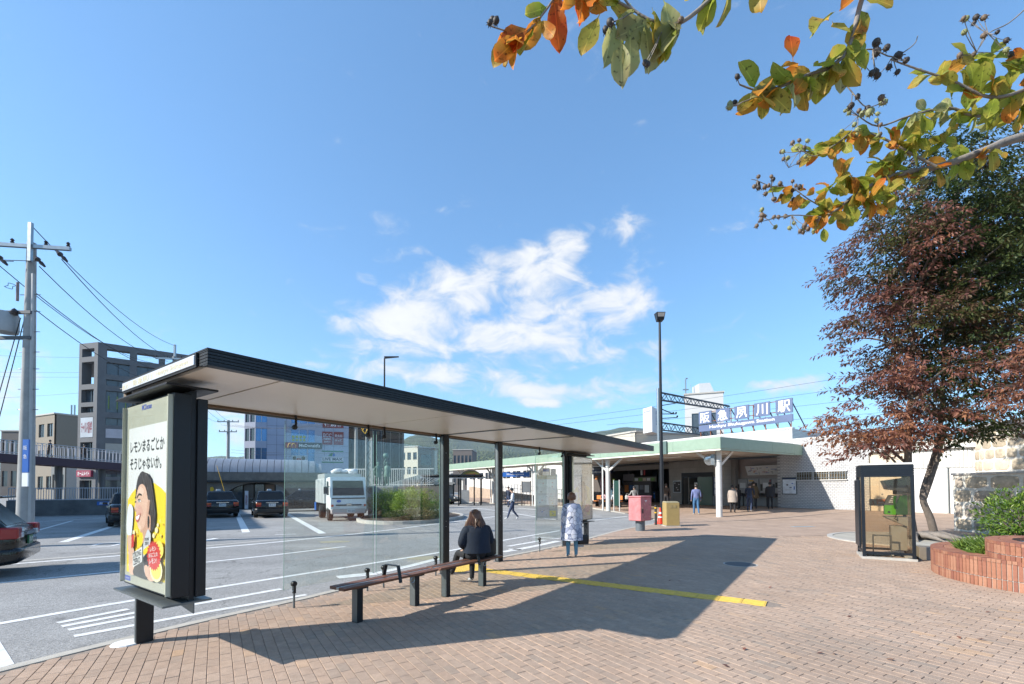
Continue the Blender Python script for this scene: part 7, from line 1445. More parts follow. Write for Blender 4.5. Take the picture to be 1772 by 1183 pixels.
# --- catenary trusses
STT = mat('truss_steel', '#4b5158', .5, .3)
ct = thing('catenary_gantry', 'lattice railway gantry with two trusses on a grey mast behind the station', 'gantry', at(1141, 842, 45).xy.to_3d()); cto = V((ct.location.x, ct.location.y, 0))
b = MB(); b.cyl((0, 0, 0), (0, 0, 1.65 + (842 - 672) * 45 / FPX), .16, n=12); b.build('mast', STEEL, ct, smooth=40)
def truss(a0, a1, h0, h1, n):
    for s_ in (0, 1): b = MB(); b.bar(a0 - Z * h0 * s_, a1 - Z * h1 * s_, .09, .09); b.build('chord', STT, ct)
    for s_ in (0, 1): b = MB(); b.bar(a0 - Z * h0 * s_ + V((.3, .5, 0)), a1 - Z * h1 * s_ + V((.3, .5, 0)), .09, .09); b.build('chord', STT, ct)
    for k in range(n):
        f0, f1_ = k / n, (k + 1) / n; p0 = a0.lerp(a1, f0); p1 = a0.lerp(a1, f1_); hh0 = h0 + (h1 - h0) * f0; hh1 = h0 + (h1 - h0) * f1_
        b = MB(); b.bar(p0 - Z * (hh0 if k % 2 else 0), p1 - Z * (0 if k % 2 else hh1), .05, .05); b.build('lattice', STT, ct); b = MB(); b.bar(p0 + V((.3, .5, 0)) - Z * (0 if k % 2 else hh0), p1 + V((.3, .5, 0)) - Z * (hh1 if k % 2 else 0), .05, .05); b.build('lattice', STT, ct)
truss(at(1141, 678, 45) - cto, at(1262, 702, 51) - cto, .75, .5, 18); truss(at(1141, 730, 45) - cto, at(1225, 742, 50) - cto, .75, .7, 12)
for y_, x1, y1 in ((702, 1172, 697), (716, 1170, 716), (706, 1165, 716), (724, 1172, 722)): b = MB(); b.bar(at(1141, y_, 45) - cto, at(x1, y1, 46) - cto, .08, .08); b.build('bracket_arm', STT, ct); b = MB(); b.lathe([(.05, 0), (.1, .1), (.05, .2)], at(x1, y1, 46) - cto, 8); b.build('insulator', PORC, ct, smooth=40)
# --- buildings behind the station
t, dv_, k_, H_ = plain_block('white_tower_block', 'tall windowless white building with aerial mast behind the station sign', 1187, 1254, 78, 684, (.93, -.36, 0), mat('white_tower', (.50, .50, .49), .6, var=.04, scale=.3), 1, 1, 8)
b = MB(); b.prism([(0, 0), (2.5, 0), (1.7, 2.0), (0, 2.0)], dv_ * (k_ * .45) + Z * H_ - V((-dv_.y, dv_.x, 0)) * 0 + V((0, 1, 0)), dv_, Z, Y, 0, 3); b.build('penthouse', mat('penthouse', (.42, .44, .46), .6), t)
mp0 = dv_ * .9 + V((0, 2, H_)); b = MB(); b.tube([mp0, mp0 + Z * 3.0, mp0 + V((.1, 0, 3.3)), mp0 + V((.35, 0, 3.25))], .12, 8); b.build('aerial', STEEL, t, smooth=40); b = MB(); b.box(mp0.x - .5, mp0.x + .5, mp0.y - .1, mp0.y + .1, mp0.z + 1.2, mp0.z + 1.4); b.build('aerial_arm', STEEL, t); b = MB(); b.cyl(mp0 + V((.9, 0, 0)), mp0 + V((.9, 0, 2.2)), .04); b.build('aerial', STEEL, t)
lb, dv_, k_, H_ = plain_block('cream_low_building', 'low cream building with overhanging roof behind the street lamp', 1102, 1215, 62, 748, (.9, .44, 0), mat('cream_low', (.48, .45, .38), .7), 2, 6, 10)
tw = thing('sign_tower', 'white box sign tower with blue lettering on a rooftop', 'sign', at(1113, 742, 60)); so_ = V(tw.location); a_ = at(1128.5, 742, 58) - so_; c_ = at(1139, 742, 60.5) - so_; h_ = 35 * 60 / FPX
a_.z = 0; c_.z = 0; b = MB(); b.loft([[V((0, 0, -.6)), a_ - Z * .6, c_ - Z * .6, c_ - a_ - Z * .6], [Z * h_, a_ + Z * h_, c_ + Z * h_, c_ - a_ + Z * h_]]); b.build('box', mat('tower_white', (.58, .59, .60), .5, var=.03), tw)
dn_ = (c_ - a_).normalized(); INKB = mat('ink_blue', '#1d4a86', .5)
for k, ch in enumerate('PLCUOJ'): lettering(ch, a_ + dn_ * ((c_ - a_).length * .62) + Z * (h_ * (.86 - k * .115)) + V((.03, -.05, 0)), -Z, dn_, h_ * .09, .32, INKB, tw, .03)
an = a_.normalized(); lettering('PLCUOJ', an * .25 + Z * h_ * .76 + V((-.02, -.06, 0)), an, Z, a_.length * .65, .2, INKB, tw, .01)
# ------------------------------------------------------------------ hills
def hills():
    m = bpy.data.materials.new('forest_hill'); m.use_nodes = True; tt = m.node_tree; n = tt.nodes.new; l = tt.links.new; bs = tt.nodes['Principled BSDF']; tx = n('ShaderNodeTexCoord')
    a = n('ShaderNodeTexNoise'); a.inputs['Scale'].default_value = .03; a.inputs['Detail'].default_value = 12; a.inputs['Roughness'].default_value = .75; l(tx.outputs['Object'], a.inputs['Vector'])
    v_ = n('ShaderNodeTexVoronoi'); v_.inputs['Scale'].default_value = .09; l(tx.outputs['Object'], v_.inputs['Vector'])
    r = n('ShaderNodeValToRGB'); l(a.outputs['Fac'], r.inputs[0]); e_ = r.color_ramp.elements; e_[0].position = .35; e_[0].color = (.028, .05, .018, 1); e_[1].position = .7; e_[1].color = (.12, .13, .05, 1)
    l(r.outputs[0], bs.inputs['Base Color']); bs.inputs['Roughness'].default_value = .95; bs.inputs['Specular IOR Level'].default_value = .1
    bp = n('ShaderNodeBump'); bp.inputs['Strength'].default_value = 1; bp.inputs['Distance'].default_value = 14; l(v_.outputs['Distance'], bp.inputs['Height']); l(bp.outputs[0], bs.inputs['Normal'])
    ridge = [(-400, 805), (100, 800), (400, 790), (600, 778), (690, 762), (715, 752), (735, 751), (760, 760), (790, 757), (810, 762), (840, 758), (870, 760), (920, 764), (975, 757), (1010, 752), (1050, 744), (1085, 740), (1115, 741), (1160, 752), (1220, 760), (1300, 772), (1500, 785), (1800, 795), (2300, 805)]
    for lay, (D0, D1, dy, name) in enumerate(((1500, 2300, 22, 'hills'), (2400, 3300, 2, 'hills'))):
        vs_, fs_ = [], []; NX, NY = 200, 26
        for j in range(NY + 1):
            f = j / NY
            for i in range(NX + 1):
                px_ = -400 + 2700 * i / NX
                for k in range(len(ridge) - 1):
                    if ridge[k][0] <= px_ <= ridge[k + 1][0]: g = (px_ - ridge[k][0]) / (ridge[k + 1][0] - ridge[k][0]); g = g * g * (3 - 2 * g); yy = ridge[k][1] + (ridge[k + 1][1] - ridge[k][1]) * g; break
                D = D0 + (D1 - D0) * f; p = at(px_, yy + dy + 3 * noise.noise((px_ * .02, lay * 5, 0)), D1); p.x *= D / D1; h = (p.z - 1.65) * math.sin(f * math.pi / 2) ** .9
                sp = noise.fractal((p.x * .0032, D * .0042, lay * 9.0), 1.0, 2.1, 6) * 46 * math.sin(min(1, f * 1.6) * math.pi * .62)
                vs_.append((p.x, D, max(-3, h + sp * (1 - f * .55) + (0 if lay else 0)))); 
        for j in range(NY):
            for i in range(NX): q = j * (NX + 1) + i; fs_.append((q, q + 1, q + NX + 2, q + NX + 1))
        me = bpy.data.meshes.new(name); me.from_pydata(vs_, [], fs_); me.materials.append(m); me.polygons.foreach_set('use_smooth', [True] * len(fs_)); o = inst(me, name); tag(o, kind='structure')
hills()

# ------------------------------------------------------------------ vehicles
CARB = mat('car_black', '#040506', .25, .0, var=.03, coat=.5, spec=.35); CARG = mat('car_grey', '#33373c', .25, .3, var=.03, coat=1.0); CGLASS = mat('car_glass', (.012, .014, .016), .08, var=.2, scale=2, spec=.3); TYRE = mat('tyre', '#141414', .85, var=.1); RIM = mat('wheel_rim', (.34, .35, .36), .3, .8); TAILR = mat('tail_red', '#8e0e12', .2, spec=.7); TAILO = mat('tail_orange', '#b84a18', .25); LAMPW = mat('lamp_clear', (.55, .57, .58), .15); PLATE = mat('plate_white', (.50, .54, .55), .4); PGREEN = mat('plate_green', '#1f6a48', .4); CHROME = mat('chrome', (.6, .6, .6), .15, .9); BUMP = mat('bumper_dark', '#141619', .4)
def rr_ring(x, z0, z1, hw, n=5, k=.16):
    pts = []; cx_, cz_ = hw, (z0 + z1) / 2; r = min(k, (z1 - z0) / 2 - .005, hw * .9)
    for (sy, sz, a0) in ((1, 1, 0), (-1, 1, math.pi / 2), (-1, -1, math.pi), (1, -1, 1.5 * math.pi)):
        for i in range(n): a = a0 + (math.pi / 2) * i / (n - 1); pts.append(V((x, sy * (hw - r) + r * math.cos(a), (cz_ + sz * ((z1 - z0) / 2 - r)) + r * math.sin(a))))
    return pts
def wheel_parts(root, x, y, r, w_=.2):
    b = MB(); s_ = 1 if y > 0 else -1; b.lathe([(r * .62, -w_ / 2), (r * .93, -w_ / 2), (r, -w_ * .3), (r, w_ * .3), (r * .93, w_ / 2), (r * .62, w_ / 2)], (x, y, r), 22, X, Z, Y); t = b.build('wheel', TYRE, root, smooth=35)
    b = MB(); b.lathe([(.001, .0), (r * .18, .01), (r * .3, -.02), (r * .6, -.01), (r * .63, .01), (r * .63, -w_ * .5)], (x, y + s_ * w_ * .42, r), 18, X, Z, Y * s_); b.build('rim', RIM, t, smooth=35)
def car(name, label, loc, head, paint, taxi=True, hatch=False, L=4.6, W=.85, group='taxis at the rank', roof=1.46, plate=PLATE):
    r = thing(name, label, 'car', loc, head, group)
    rx_ = -L / 2; fx = L / 2; rz = 1.0 if not hatch else .98
    st_ = [(rx_, .42, .78, W - .13), (rx_ + .06, .30, .92, W - .06), (rx_ + .25, .22, rz, W - .02), (rx_ + .8, .2, rz, W), (-.2, .2, .97, W), (fx - 1.5, .2, .96, W), (fx - .9, .2, .90, W - .02), (fx - .25, .24, .78, W - .06), (fx - .05, .32, .70, W - .12), (fx, .4, .62, W - .2)]
    b = MB(); b.loft([rr_ring(*s_) for s_ in st_]); b.build('body', paint, r, smooth=50)
    b0, b1, t0, t1 = ((rx_ + .62, fx - 1.45, rx_ + 1.15, fx - 2.15) if not hatch else (rx_ + .14, fx - 1.35, rx_ + .62, fx - 2.1)); zb, zt = .93, roof; hb, ht = W - .07, W - .24
    def gh(f, o=0): # greenhouse section at height f
        return [V((b0 + (t0 - b0) * f - o, -(hb + (ht - hb) * f) - o, zb + (zt - zb) * f)), V((b1 + (t1 - b1) * f + o, -(hb + (ht - hb) * f) - o, zb + (zt - zb) * f)), V((b1 + (t1 - b1) * f + o, (hb + (ht - hb) * f) + o, zb + (zt - zb) * f)), V((b0 + (t0 - b0) * f - o, (hb + (ht - hb) * f) + o, zb + (zt - zb) * f))]
    b = MB(); top = gh(.98); b.loft([gh(0), gh(.5), top, [p + (V(((t0 + t1) / 2, 0, zt)) - p) * .12 + Z * .035 for p in gh(1)]]); b.build('cabin', paint, r, bev=.03)
    A, B_ = gh(.10, .012), gh(.90, .012)
    def win(p, q, s0, s1, name='window'):
        b = MB(); b.poly([A[p].lerp(A[q], s0), A[p].lerp(A[q], s1), B_[p].lerp(B_[q], s1), B_[p].lerp(B_[q], s0)]); return b.build(name, CGLASS, r, fix=False)
    win(3, 0, .07, .93, 'rear_window'); win(1, 2, .06, .94, 'windscreen')
    for (p, q) in ((0, 1), (3, 2)): win(p, q, .06, .26 if not hatch else .3); win(p, q, .29 if not hatch else .33, .62); win(p, q, .65, .95)
    for y in (-1, 1):
        wheel_parts(r, -L * .29, y * (W - .1), .31); wheel_parts(r, L * .30, y * (W - .1), .31)
        if hatch:
            b = MB(); b.obox((rx_ + .13, y * (W - .12), .84), .15, .14, .11); b.build('tail_light', TAILR, r, bev=.03); b = MB(); b.obox((rx_ + .035, y * (W - .27), .79), .07, .075, .05); b.build('tail_light', LAMPW, r, bev=.02)
            b = MB(); b.obox((rx_ + .38, y * (W + .001), .86), .12, .014, .055); b.build('tail_light', TAILR, r, bev=.01)
        else:
            b = MB(); b.obox((rx_ + .02, y * (W - .19), .80), .07, .12, .055); b.build('tail_light', TAILO, r, bev=.015); b = MB(); b.obox((rx_ + .02, y * (W - .19), .695), .07, .12, .045); b.build('tail_light', TAILR, r, bev=.015)
        b = MB(); b.obox((fx - .06, y * (W - .26), .62), .07, .15, .065); b.build('headlight', LAMPW, r, bev=.02)
        b = MB(); b.obox((fx - 1.75, y * (W + .06), .98), .07, .09, .06); b.build('door_mirror', paint, r, bev=.02)
        for x_ in (-.15, .75):
            b = MB(); b.obox((x_, y * (W + .008), .83), .09, .012, .018); b.build('door_handle', CHROME, r)
    b = MB(); b.loft([rr_ring(rx_ - .06, .32, .52, W - .14, 5, .06), rr_ring(rx_ + .02, .26, .56, W - .03, 5, .08), rr_ring(rx_ + .3, .22, .56, W + .005, 5, .08)]); b.build('rear_bumper', BUMP if not hatch else paint, r, smooth=50)
    b = MB(); b.loft([rr_ring(fx + .05, .32, .48, W - .2, 5, .06), rr_ring(fx - .03, .26, .52, W - .05, 5, .08), rr_ring(fx - .35, .22, .52, W + .005, 5, .08)]); b.build('front_bumper', BUMP, r, smooth=50)
    pz = .72 if not hatch else .66; b = MB(); b.obox((rx_ - .025, 0, pz), .012, .17, .085); pl_ = b.build('number_plate', plate, r); lettering('夙 5-71', (rx_ - .04, .13, pz - .05), -Y, Z, .26, .1, NAVY if plate is PLATE else SIGNW, pl_, .01)
    b = MB(); b.obox((rx_ - .012, 0, pz + .14), .014, .3, .018); b.build('trunk_trim', CHROME, r); b = MB(); b.obox((fx + .015, 0, .62), .02, .35, .07); b.build('grille', CHROME, r)
    if taxi:
        b = MB(); b.prism([(-.13, 0), (.13, 0), (.10, .11), (-.10, .11)], (.0, 0, zt + .04), Y, Z, X, -.06, .06); lp_ = b.build('roof_lamp', mat('taxi_lamp', (.5, .52, .55), .3), r, bev=.015)
    if hatch:
        b = MB(); b.obox((rx_ + .42, 0, zt + .03), .14, .48, .02); b.build('spoiler', paint, r, bev=.01); b = MB(); b.obox((rx_ - .03, 0, .80), .02, .33, .025); b.build('chrome_strip', CHROME, r)
    return r
AH = math.atan2(.819, -.574)
tp = G(461, 891, ROADZ); car('taxi', 'black taxi sedan seen from behind, parked beside the white bay line', (tp.x * .96, tp.y * .97, ROADZ), AH + R(-3), CARB)
tp = G(372, 891, ROADZ); car('taxi', 'black taxi sedan seen from behind, half hidden by the poster panel', (tp.x * .96, tp.y * .97, ROADZ), AH + R(3), CARB)
tp = G(226, 911, ROADZ); car('taxi', 'black taxi sedan peeking out behind the near side of the poster panel', (tp.x * 1.08, tp.y * 1.08, ROADZ), AH + R(8), CARB)
tp = at(753, 866, 45); car('taxi', 'dark grey taxi seen from the side behind the planted island', (tp.x, tp.y, ROADZ), R(-12), CARG, group='taxis at the rank')
tp = at(518, 868, 33); car('taxi', 'dark green black car parked sideways behind the truck', (tp.x, tp.y, ROADZ), R(200), CARB)
NC = V((-9.98, 9.3, ROADZ)); hd = R(217); car('estate_car', 'black estate car with red tail lights and green plate at the left edge', NC + V((math.cos(hd), math.sin(hd), 0)) * 2.2, hd, CARB, False, True, 4.6, .88, None, 1.49, PGREEN)
tp = at(185, 842, 60); car('white_car', 'white car passing under the footbridge in the far street', (tp.x, tp.y, .3), R(170), mat('car_white', (.6, .6, .6), .3, coat=.8), False, False, group=None)
# --- truck
TW = mat('truck_white', (.74, .75, .74), .4, var=.06, dirt=.05, coat=.3); TB_ = mat('truck_box', (.52, .54, .53), .5, .2, var=.08, scale=3, dirt=.06)
tk0 = G(603, 901, ROADZ); th = math.atan2(-.86, .51); tk = thing('garbage_truck', 'white cab over truck with grey box body facing the shelter', 'truck', (tk0.x, tk0.y, ROADZ), th)
b = MB(); b.loft([rr_ring(-1.35, .55, 2.2, .86, 5, .08), rr_ring(-.25, .55, 2.22, .88, 5, .10), rr_ring(-.02, .5, 1.45, .88, 5, .1), rr_ring(.06, .5, 1.15, .86, 5, .1)]); b.build('cab', TW, tk, smooth=50)
b = MB(); b.poly([(.035, -.76, 1.28), (.035, .76, 1.28), (-.205, .74, 2.02), (-.205, -.74, 2.02)]); b.v = [p + V((.02, 0, .006)) for p in b.v]; b.build('windscreen', CGLASS, tk, fix=False)
b = MB(); b.obox((.075, 0, 1.14), .012, .8, .028); b.build('grille_band', BLACK, tk); b = MB(); b.obox((.085, 0, .80), .02, .62, .035); b.build('grille_band', BLACK, tk); b = MB(); b.obox((.085, 0, .83), .03, .12, .05); b.build('emblem', CHROME, tk)
for s_ in (-1, 1):
    b = MB(); b.obox((.07, s_ * .62, .74), .03, .19, .075); b.build('headlight', LAMPW, tk, bev=.02); b = MB(); b.obox((.085, s_ * .78, .78), .02, .05, .05); b.build('indicator', TAILO, tk)
    b = MB(); b.poly([(-.35, s_ * .885, 1.3), (-1.1, s_ * .885, 1.3), (-1.1, s_ * .875, 2.0), (-.5, s_ * .875, 2.0)]); b.build('side_window', CGLASS, tk, fix=False)
    b = MB(); b.obox((-.05, s_ * 1.08, 1.55), .06, .09, .18); b.build('door_mirror', BLACK, tk, bev=.02); b = MB(); b.bar((-.15, s_ * .88, 1.75), (-.05, s_ * 1.06, 1.6), .025, .025); b.build('mirror_arm', BLACK, tk)
    wheel_parts(tk, -.75, s_ * .76, .36, .22); wheel_parts(tk, -3.3, s_ * .76, .36, .3)
    for k in range(2): b = MB(); b.bar((.055, s_ * (.15 + .25 * k), 1.27), (-.0, s_ * (.45 + .2 * k), 1.42), .015, .012); b.build('wiper', BLACK, tk)
b = MB(); b.loft([rr_ring(.02, .36, .62, .86, 5, .06), rr_ring(.11, .38, .62, .80, 5, .06)]); b.build('bumper', mat('truck_bumper', (.40, .36, .35), .4), tk, smooth=50); b = MB(); b.obox((.125, .1, .50), .01, .2, .085); pl_ = b.build('number_plate', PLATE, tk); lettering('93-24', (.137, -.07, .46), Y, Z, .34, .08, NAVY, pl_, .02)
b = MB(); b.box(-4.5, -1.45, -.95, .95, .85, 2.15); b.build('cargo_box', TB_, tk, bev=.02); b = MB(); b.box(-4.4, -.1, -.45, .45, .45, .84); b.build('chassis', BLACK, tk)
for k in range(6): b = MB(); b.box(-4.45 + k * .52, -4.36 + k * .52, -.975, -.951, .87, 2.12); b.build('box_rib', TB_, tk)
b = MB(); b.box(-4.0, -1.5, -.92, .92, 2.152, 2.42); b.build('top_rail', mat('rail_zinc', (.44, .46, .45), .4, .4), tk)
b = MB(); b.prism(disc(0, 0, .11, .07, 14), (.092, -.48, 1.0), Y, Z, X, 0, .006); b.build('round_sticker', BLUEP, tk)
b = MB(); b.box(-4.6, -4.1, -1.0, -.96, .4, .85); b.build('side_rail', BLUEP, tk)
for x_, y_, z_, m_ in ((-.02, -.5, 1.36, PAPER), (-.04, .35, 1.38, PAPER), (-.0, 0, 1.33, REDP)): b = MB(); b.obox((x_ - .06, y_, z_), .02, .14, .06); b.build('dash_item', m_, tk)
sk = thing('white_sacks', 'heap of white sacks lying on top of the truck body', 'sacks', V((tk0.x, tk0.y, ROADZ + 2.42)) + Matrix.Rotation(th, 3, 'Z') @ V((-1.9, 0, 0)), th); rg = random.Random(2)
for k in range(9):
    b = MB(); c = V((rg.uniform(-.5, .3), rg.uniform(-.6, .6), .08 + rg.uniform(0, .12))); rings = []
    for i in range(7):
        t = math.pi * (i + .02) / 6.04; rings.append([c + V((.24 * math.sin(t) * math.cos(a) * (1 + .25 * noise.noise((k, a, i))), .26 * math.sin(t) * math.sin(a) * (1 + .25 * noise.noise((k + 9, a, i))), .13 * -math.cos(t) + .03 * noise.noise((k, i, a * 2)))) for a in [j * math.pi / 5 for j in range(10)]])
    b.loft(rings); b.build('sack', mat('sack_white', (.55, .56, .58), .7, var=.1, bump=.5, bscale=20), sk, smooth=60)
# ------------------------------------------------------------------ planted island and statue
ic = V((-5.35, 24.6, ROADZ)); isl = thing('traffic_island', 'kerbed traffic island carrying clipped shrubs and the statue', 'traffic island', ic); b = MB(); rings = []
for i in range(41): a = 2 * math.pi * i / 40; d = V((math.cos(a) * 2.7, math.sin(a) * 4.1, 0)); rings.append([d, d + Z * .15, d * .94 + Z * .15, d * .94])
b.loft(rings, cap=False); b.build('kerb', CONC, isl); b = MB(); b.poly([V((math.cos(a) * 2.54, math.sin(a) * 3.86, .12)) for a in [2 * math.pi * i / 40 for i in range(40)]]); b.build('earth', SOILM, isl, fix=False)
CON = leaf_mat('conifer_leaf', ((0, (.04, .075, .012)), (.4, (.11, .19, .022)), (.75, (.24, .33, .04)), (1, (.36, .43, .07))), .25, .5)
HED = leaf_mat('hedge_leaf', ((0, (.02, .03, .01)), (.5, (.055, .07, .02)), (1, (.16, .15, .05))), .25, .5)
iz = ROADZ + .12
p = at(711, 880, 22.9); bush('round_shrub', 'bright green rounded shrub in the middle of the traffic island', (p.x, p.y, iz), .95, .9, .72, 7500, (.10, .03), CON, 5, tone0=.62, lump=.3, group='shrubs on the traffic island', up=.6)
p = at(678, 880, 24.6); bush('round_shrub', 'darker spreading shrub below the statue on the island', (p.x, p.y, iz), 1.25, 1.0, .72, 6500, (.10, .03), CON, 6, tone0=.42, lump=.3, group='shrubs on the traffic island', up=.5)
p = at(742, 885, 24.5); bush('round_shrub', 'low grey green shrub at the end of the island', (p.x, p.y, iz), .8, .8, .42, 2600, (.08, .03), CON, 7, tone0=.25, lump=.4, group='shrubs on the traffic island')
p = at(720, 860, 27.6); bush('back_hedge', 'flat topped hedge along the back of the island', (p.x, p.y, iz), 2.0, .6, .74, 4200, (.07, .035), CON, 8, tone0=.6, lump=.15, group='shrubs on the traffic island')
p = at(715, 900, 21.35); bush('front_hedge', 'low brownish hedge along the front kerb of the island', (p.x, p.y, iz), 1.45, .42, .26, 4200, (.06, .03), HED, 9, tone0=.6, lump=.12, group='shrubs on the traffic island')

# ------------------------------------------------------------------ people
SKIN = mat('skin', (.46, .29, .21), .55, var=.05); HAIRB = mat('hair_brown', (.075, .037, .022), .4, var=.3, scale=40); HAIRK = mat('hair_black', (.018, .015, .014), .4, var=.2, scale=30); SHOEW = mat('shoe_white', (.55, .55, .54), .6); SHOEK = mat('shoe_black', (.03, .03, .03), .5)
def cloth(name, c, var=.12): return mat('cloth_' + name, c, .85, var=var, scale=9, bump=.35, bscale=30)
BASE = dict(pelvis=(0, 0, .53), spine=(0, .0, .63), chest=(0, 0, .745), neck=(0, -.005, .83), nape=(0, .005, .868), head=(0, .018, .925), crown=(0, .008, .972), nose=(0, .072, .915),
    shl=(-.108, 0, .80), ell=(-.138, -.015, .625), wrl=(-.145, .03, .48), hal=(-.146, .045, .432), shr=(.108, 0, .80), elr=(.138, -.015, .625), wrr=(.145, .03, .48), har=(.146, .045, .432),
    hil=(-.055, 0, .50), knl=(-.062, .012, .285), anl=(-.062, -.008, .045), tol=(-.068, .09, .018), hir=(.055, 0, .50), knr=(.062, .012, .285), anr=(.062, -.008, .045), tor=(.068, .09, .018))
RAD = dict(pelvis=(.092, .068), spine=(.082, .06), chest=(.098, .066), neck=(.045, .04), nape=(.034, .034), head=(.049, .058), crown=(.036, .042), nose=(.008, .008), sh=(.042, .04), el=(.029, .028), wr=(.02, .018), ha=(.022, .014), hi=(.066, .062), kn=(.04, .04), an=(.026, .027), to=(.024, .016))
BON = [('pelvis', 'spine', 't'), ('spine', 'chest', 't'), ('chest', 'neck', 't'), ('neck', 'nape', 's'), ('nape', 'head', 's'), ('head', 'crown', 's'), ('head', 'nose', 's')]
for s_ in 'lr': BON += [('chest', 'sh' + s_, 't'), ('sh' + s_, 'el' + s_, 't'), ('el' + s_, 'wr' + s_, 't'), ('wr' + s_, 'ha' + s_, 's'), ('pelvis', 'hi' + s_, 'p'), ('hi' + s_, 'kn' + s_, 'p'), ('kn' + s_, 'an' + s_, 'p'), ('an' + s_, 'to' + s_, 'f')]
def person(label, loc, head, H, top, legs, shoe=None, hair=None, pose=None, coat=None, hairlen=0, fingers=False, sub=1, scale_w=1.0, group=None, bulk=1.0, hv=1.0):
    r = thing('person', label, 'person', loc, head, group); J = dict(BASE); J.update(pose or {})
    names = list(J); co = [V(J[k]) * H for k in names]; ix = {k: i for i, k in enumerate(names)}; ed = [(ix[a], ix[b_]) for a, b_, c in BON]; rad = [RAD.get(k) or RAD[k[:2]] for k in names]; segs = [(co[ix[a]], co[ix[b_]], c) for a, b_, c in BON]
    if fingers:
        for s_ in 'lr':
            hnd = V(J['ha' + s_]) * H; wr_ = V(J['wr' + s_]) * H; d = (hnd - wr_).normalized(); sd = d.cross(V((1, 0, 0))).normalized()
            for k in range(4):
                p0 = hnd + sd * (k - 1.5) * .017; p1 = p0 + d * (.032, .038, .036, .028)[k] + V((0, .006, 0)); p2 = p1 + (d * .6 + V((0, .5, 0))).normalized() * .024; o = len(co); co += [p1, p2]; rad += [(.0088 / H, .0088 / H), (.0075 / H, .0075 / H)]; ed += [(ix['ha' + s_], o), (o, o + 1)]; segs += [(hnd, p1, 's'), (p1, p2, 's')]
            q1 = wr_.lerp(hnd, .6) + sd * .03 + d * .01; q2 = q1 + (d + sd * .4).normalized() * .035; o = len(co); co += [q1, q2]; rad += [(.0095 / H, .0095 / H), (.008 / H, .008 / H)]; ed += [(ix['wr' + s_], o), (o, o + 1)]; segs += [(wr_, q1, 's'), (q1, q2, 's')]
    me = bpy.data.meshes.new('body'); me.from_pydata([tuple(c) for c in co], ed, []); o = bpy.data.objects.new('body', me); COL.objects.link(o); md = o.modifiers.new('skin', 'SKIN'); md.branch_smoothing = .4
    for i, sv in enumerate(me.skin_vertices[0].data): kk_ = scale_w if i < 4 else (bulk if i < len(names) and names[i][:2] in ('el', 'sh', 'wr') else 1); sv.radius = (rad[i][0] * H * kk_, rad[i][1] * H * kk_); sv.use_root = (i == 0)
    ss_ = o.modifiers.new('sub', 'SUBSURF'); ss_.levels = sub; ss_.render_levels = sub
    bm_ = bpy.data.meshes.new_from_object(o.evaluated_get(bpy.context.evaluated_depsgraph_get())); bpy.data.objects.remove(o); bpy.data.meshes.remove(me); bm_.name = 'body'
    shoe = shoe or SHOEK; ms = [top, legs, SKIN, shoe]; bm_.materials.clear()
    for m in ms: bm_.materials.append(m)
    cd = {'t': 0, 'p': 1, 's': 2, 'f': 3}
    for p in bm_.polygons:
        c = p.center; best = 9e9; k = 0
        for a, b_, cc_ in segs:
            ab = b_ - a; t = max(0, min(1, (c - a).dot(ab) / max(1e-9, ab.dot(ab)))); d = (c - a - ab * t).length
            if d < best: best = d; k = cd[cc_]
        p.material_index = k; p.use_smooth = True
    body = bpy.data.objects.new('body', bm_); COL.objects.link(body); body.parent = r
    # hair
    hc = V(J['head']) * H; up_ = (V(J['crown']) - V(J['head'])).normalized(); fw = (V(J['nose']) - V(J['head'])); fw = (fw - up_ * fw.dot(up_)).normalized(); rt = fw.cross(up_); b = MB(); rings = []; hm = hair or HAIRK
    for i in range(8):
        t = math.pi * .5 - i * (math.pi * (.62 if not hairlen else .55)) / 7; ring = []
        for j in range(16):
            a = 2 * math.pi * j / 16; dy = math.sin(a); rr_ = .060 * hv * H * math.cos(t) if t > -1.2 else .02; front = max(0, dy); lift = front * max(0, (i - 3)) * .0085 * H
            ring.append(hc + up_ * (.012 * H + .066 * hv * H * math.sin(t) + lift) + rt * (.96 * rr_ * math.cos(a)) + fw * (1.16 * rr_ * dy * (1 - .12 * front * (i > 3)) - .010 * H))
        rings.append(ring)
    b.loft(rings); hr = b.build('hair', hm, r, smooth=60)
    if hairlen:
        rg_ = random.Random(3); hb = MB()
        for k in range(300):
            a = rg_.uniform(-.35, math.pi + .35); e0 = hc + rt * (.05 * H * math.cos(a)) - fw * (.052 * H * max(-.2, math.sin(a))) + up_ * rg_.uniform(.0, .058) * H; ln = hairlen * rg_.uniform(.75, 1.08); out = (rt * math.cos(a) - fw * math.sin(a)).normalized(); fl = rg_.uniform(.35, .6)
            p1 = e0 + out * .014 * H - Z * ln * .4; p2 = p1 + out * ln * .42 * fl - Z * ln * .32; p3 = p2 + (out * rg_.uniform(-.1, .3) + rvec(rg_) * .15) * ln * .3 - Z * ln * .26; hb.tube(smooth_line([e0, p1, p2, p3], 3), [.010, .012, .012, .012, .012, .011, .010, .008, .006, .003], 4)
        sh2 = []
        for f2, wx, wy in ((0.3, .055, .066), (0, .062, .074), (-.5, .068, .07), (-.8, .078, .066)): sh2.append([hc - fw * .012 * H + Z * f2 * hairlen * .8 + rt * wx * H * math.cos(a) - fw * wy * H * max(-.1, math.sin(a)) for a in [2 * math.pi * j / 18 for j in range(18)]])
        hb.loft(sh2)
        hb.build('long_hair', hm, hr, smooth=60)
    for s_ in (-1, 1):
        b = MB(); b.lathe([(.001, -.004), (.005, 0), (.001, .004)], hc + fw * .0555 * H + rt * s_ * .021 * H + up_ * .0 , 6); b.build('eye', DARKIN, r)
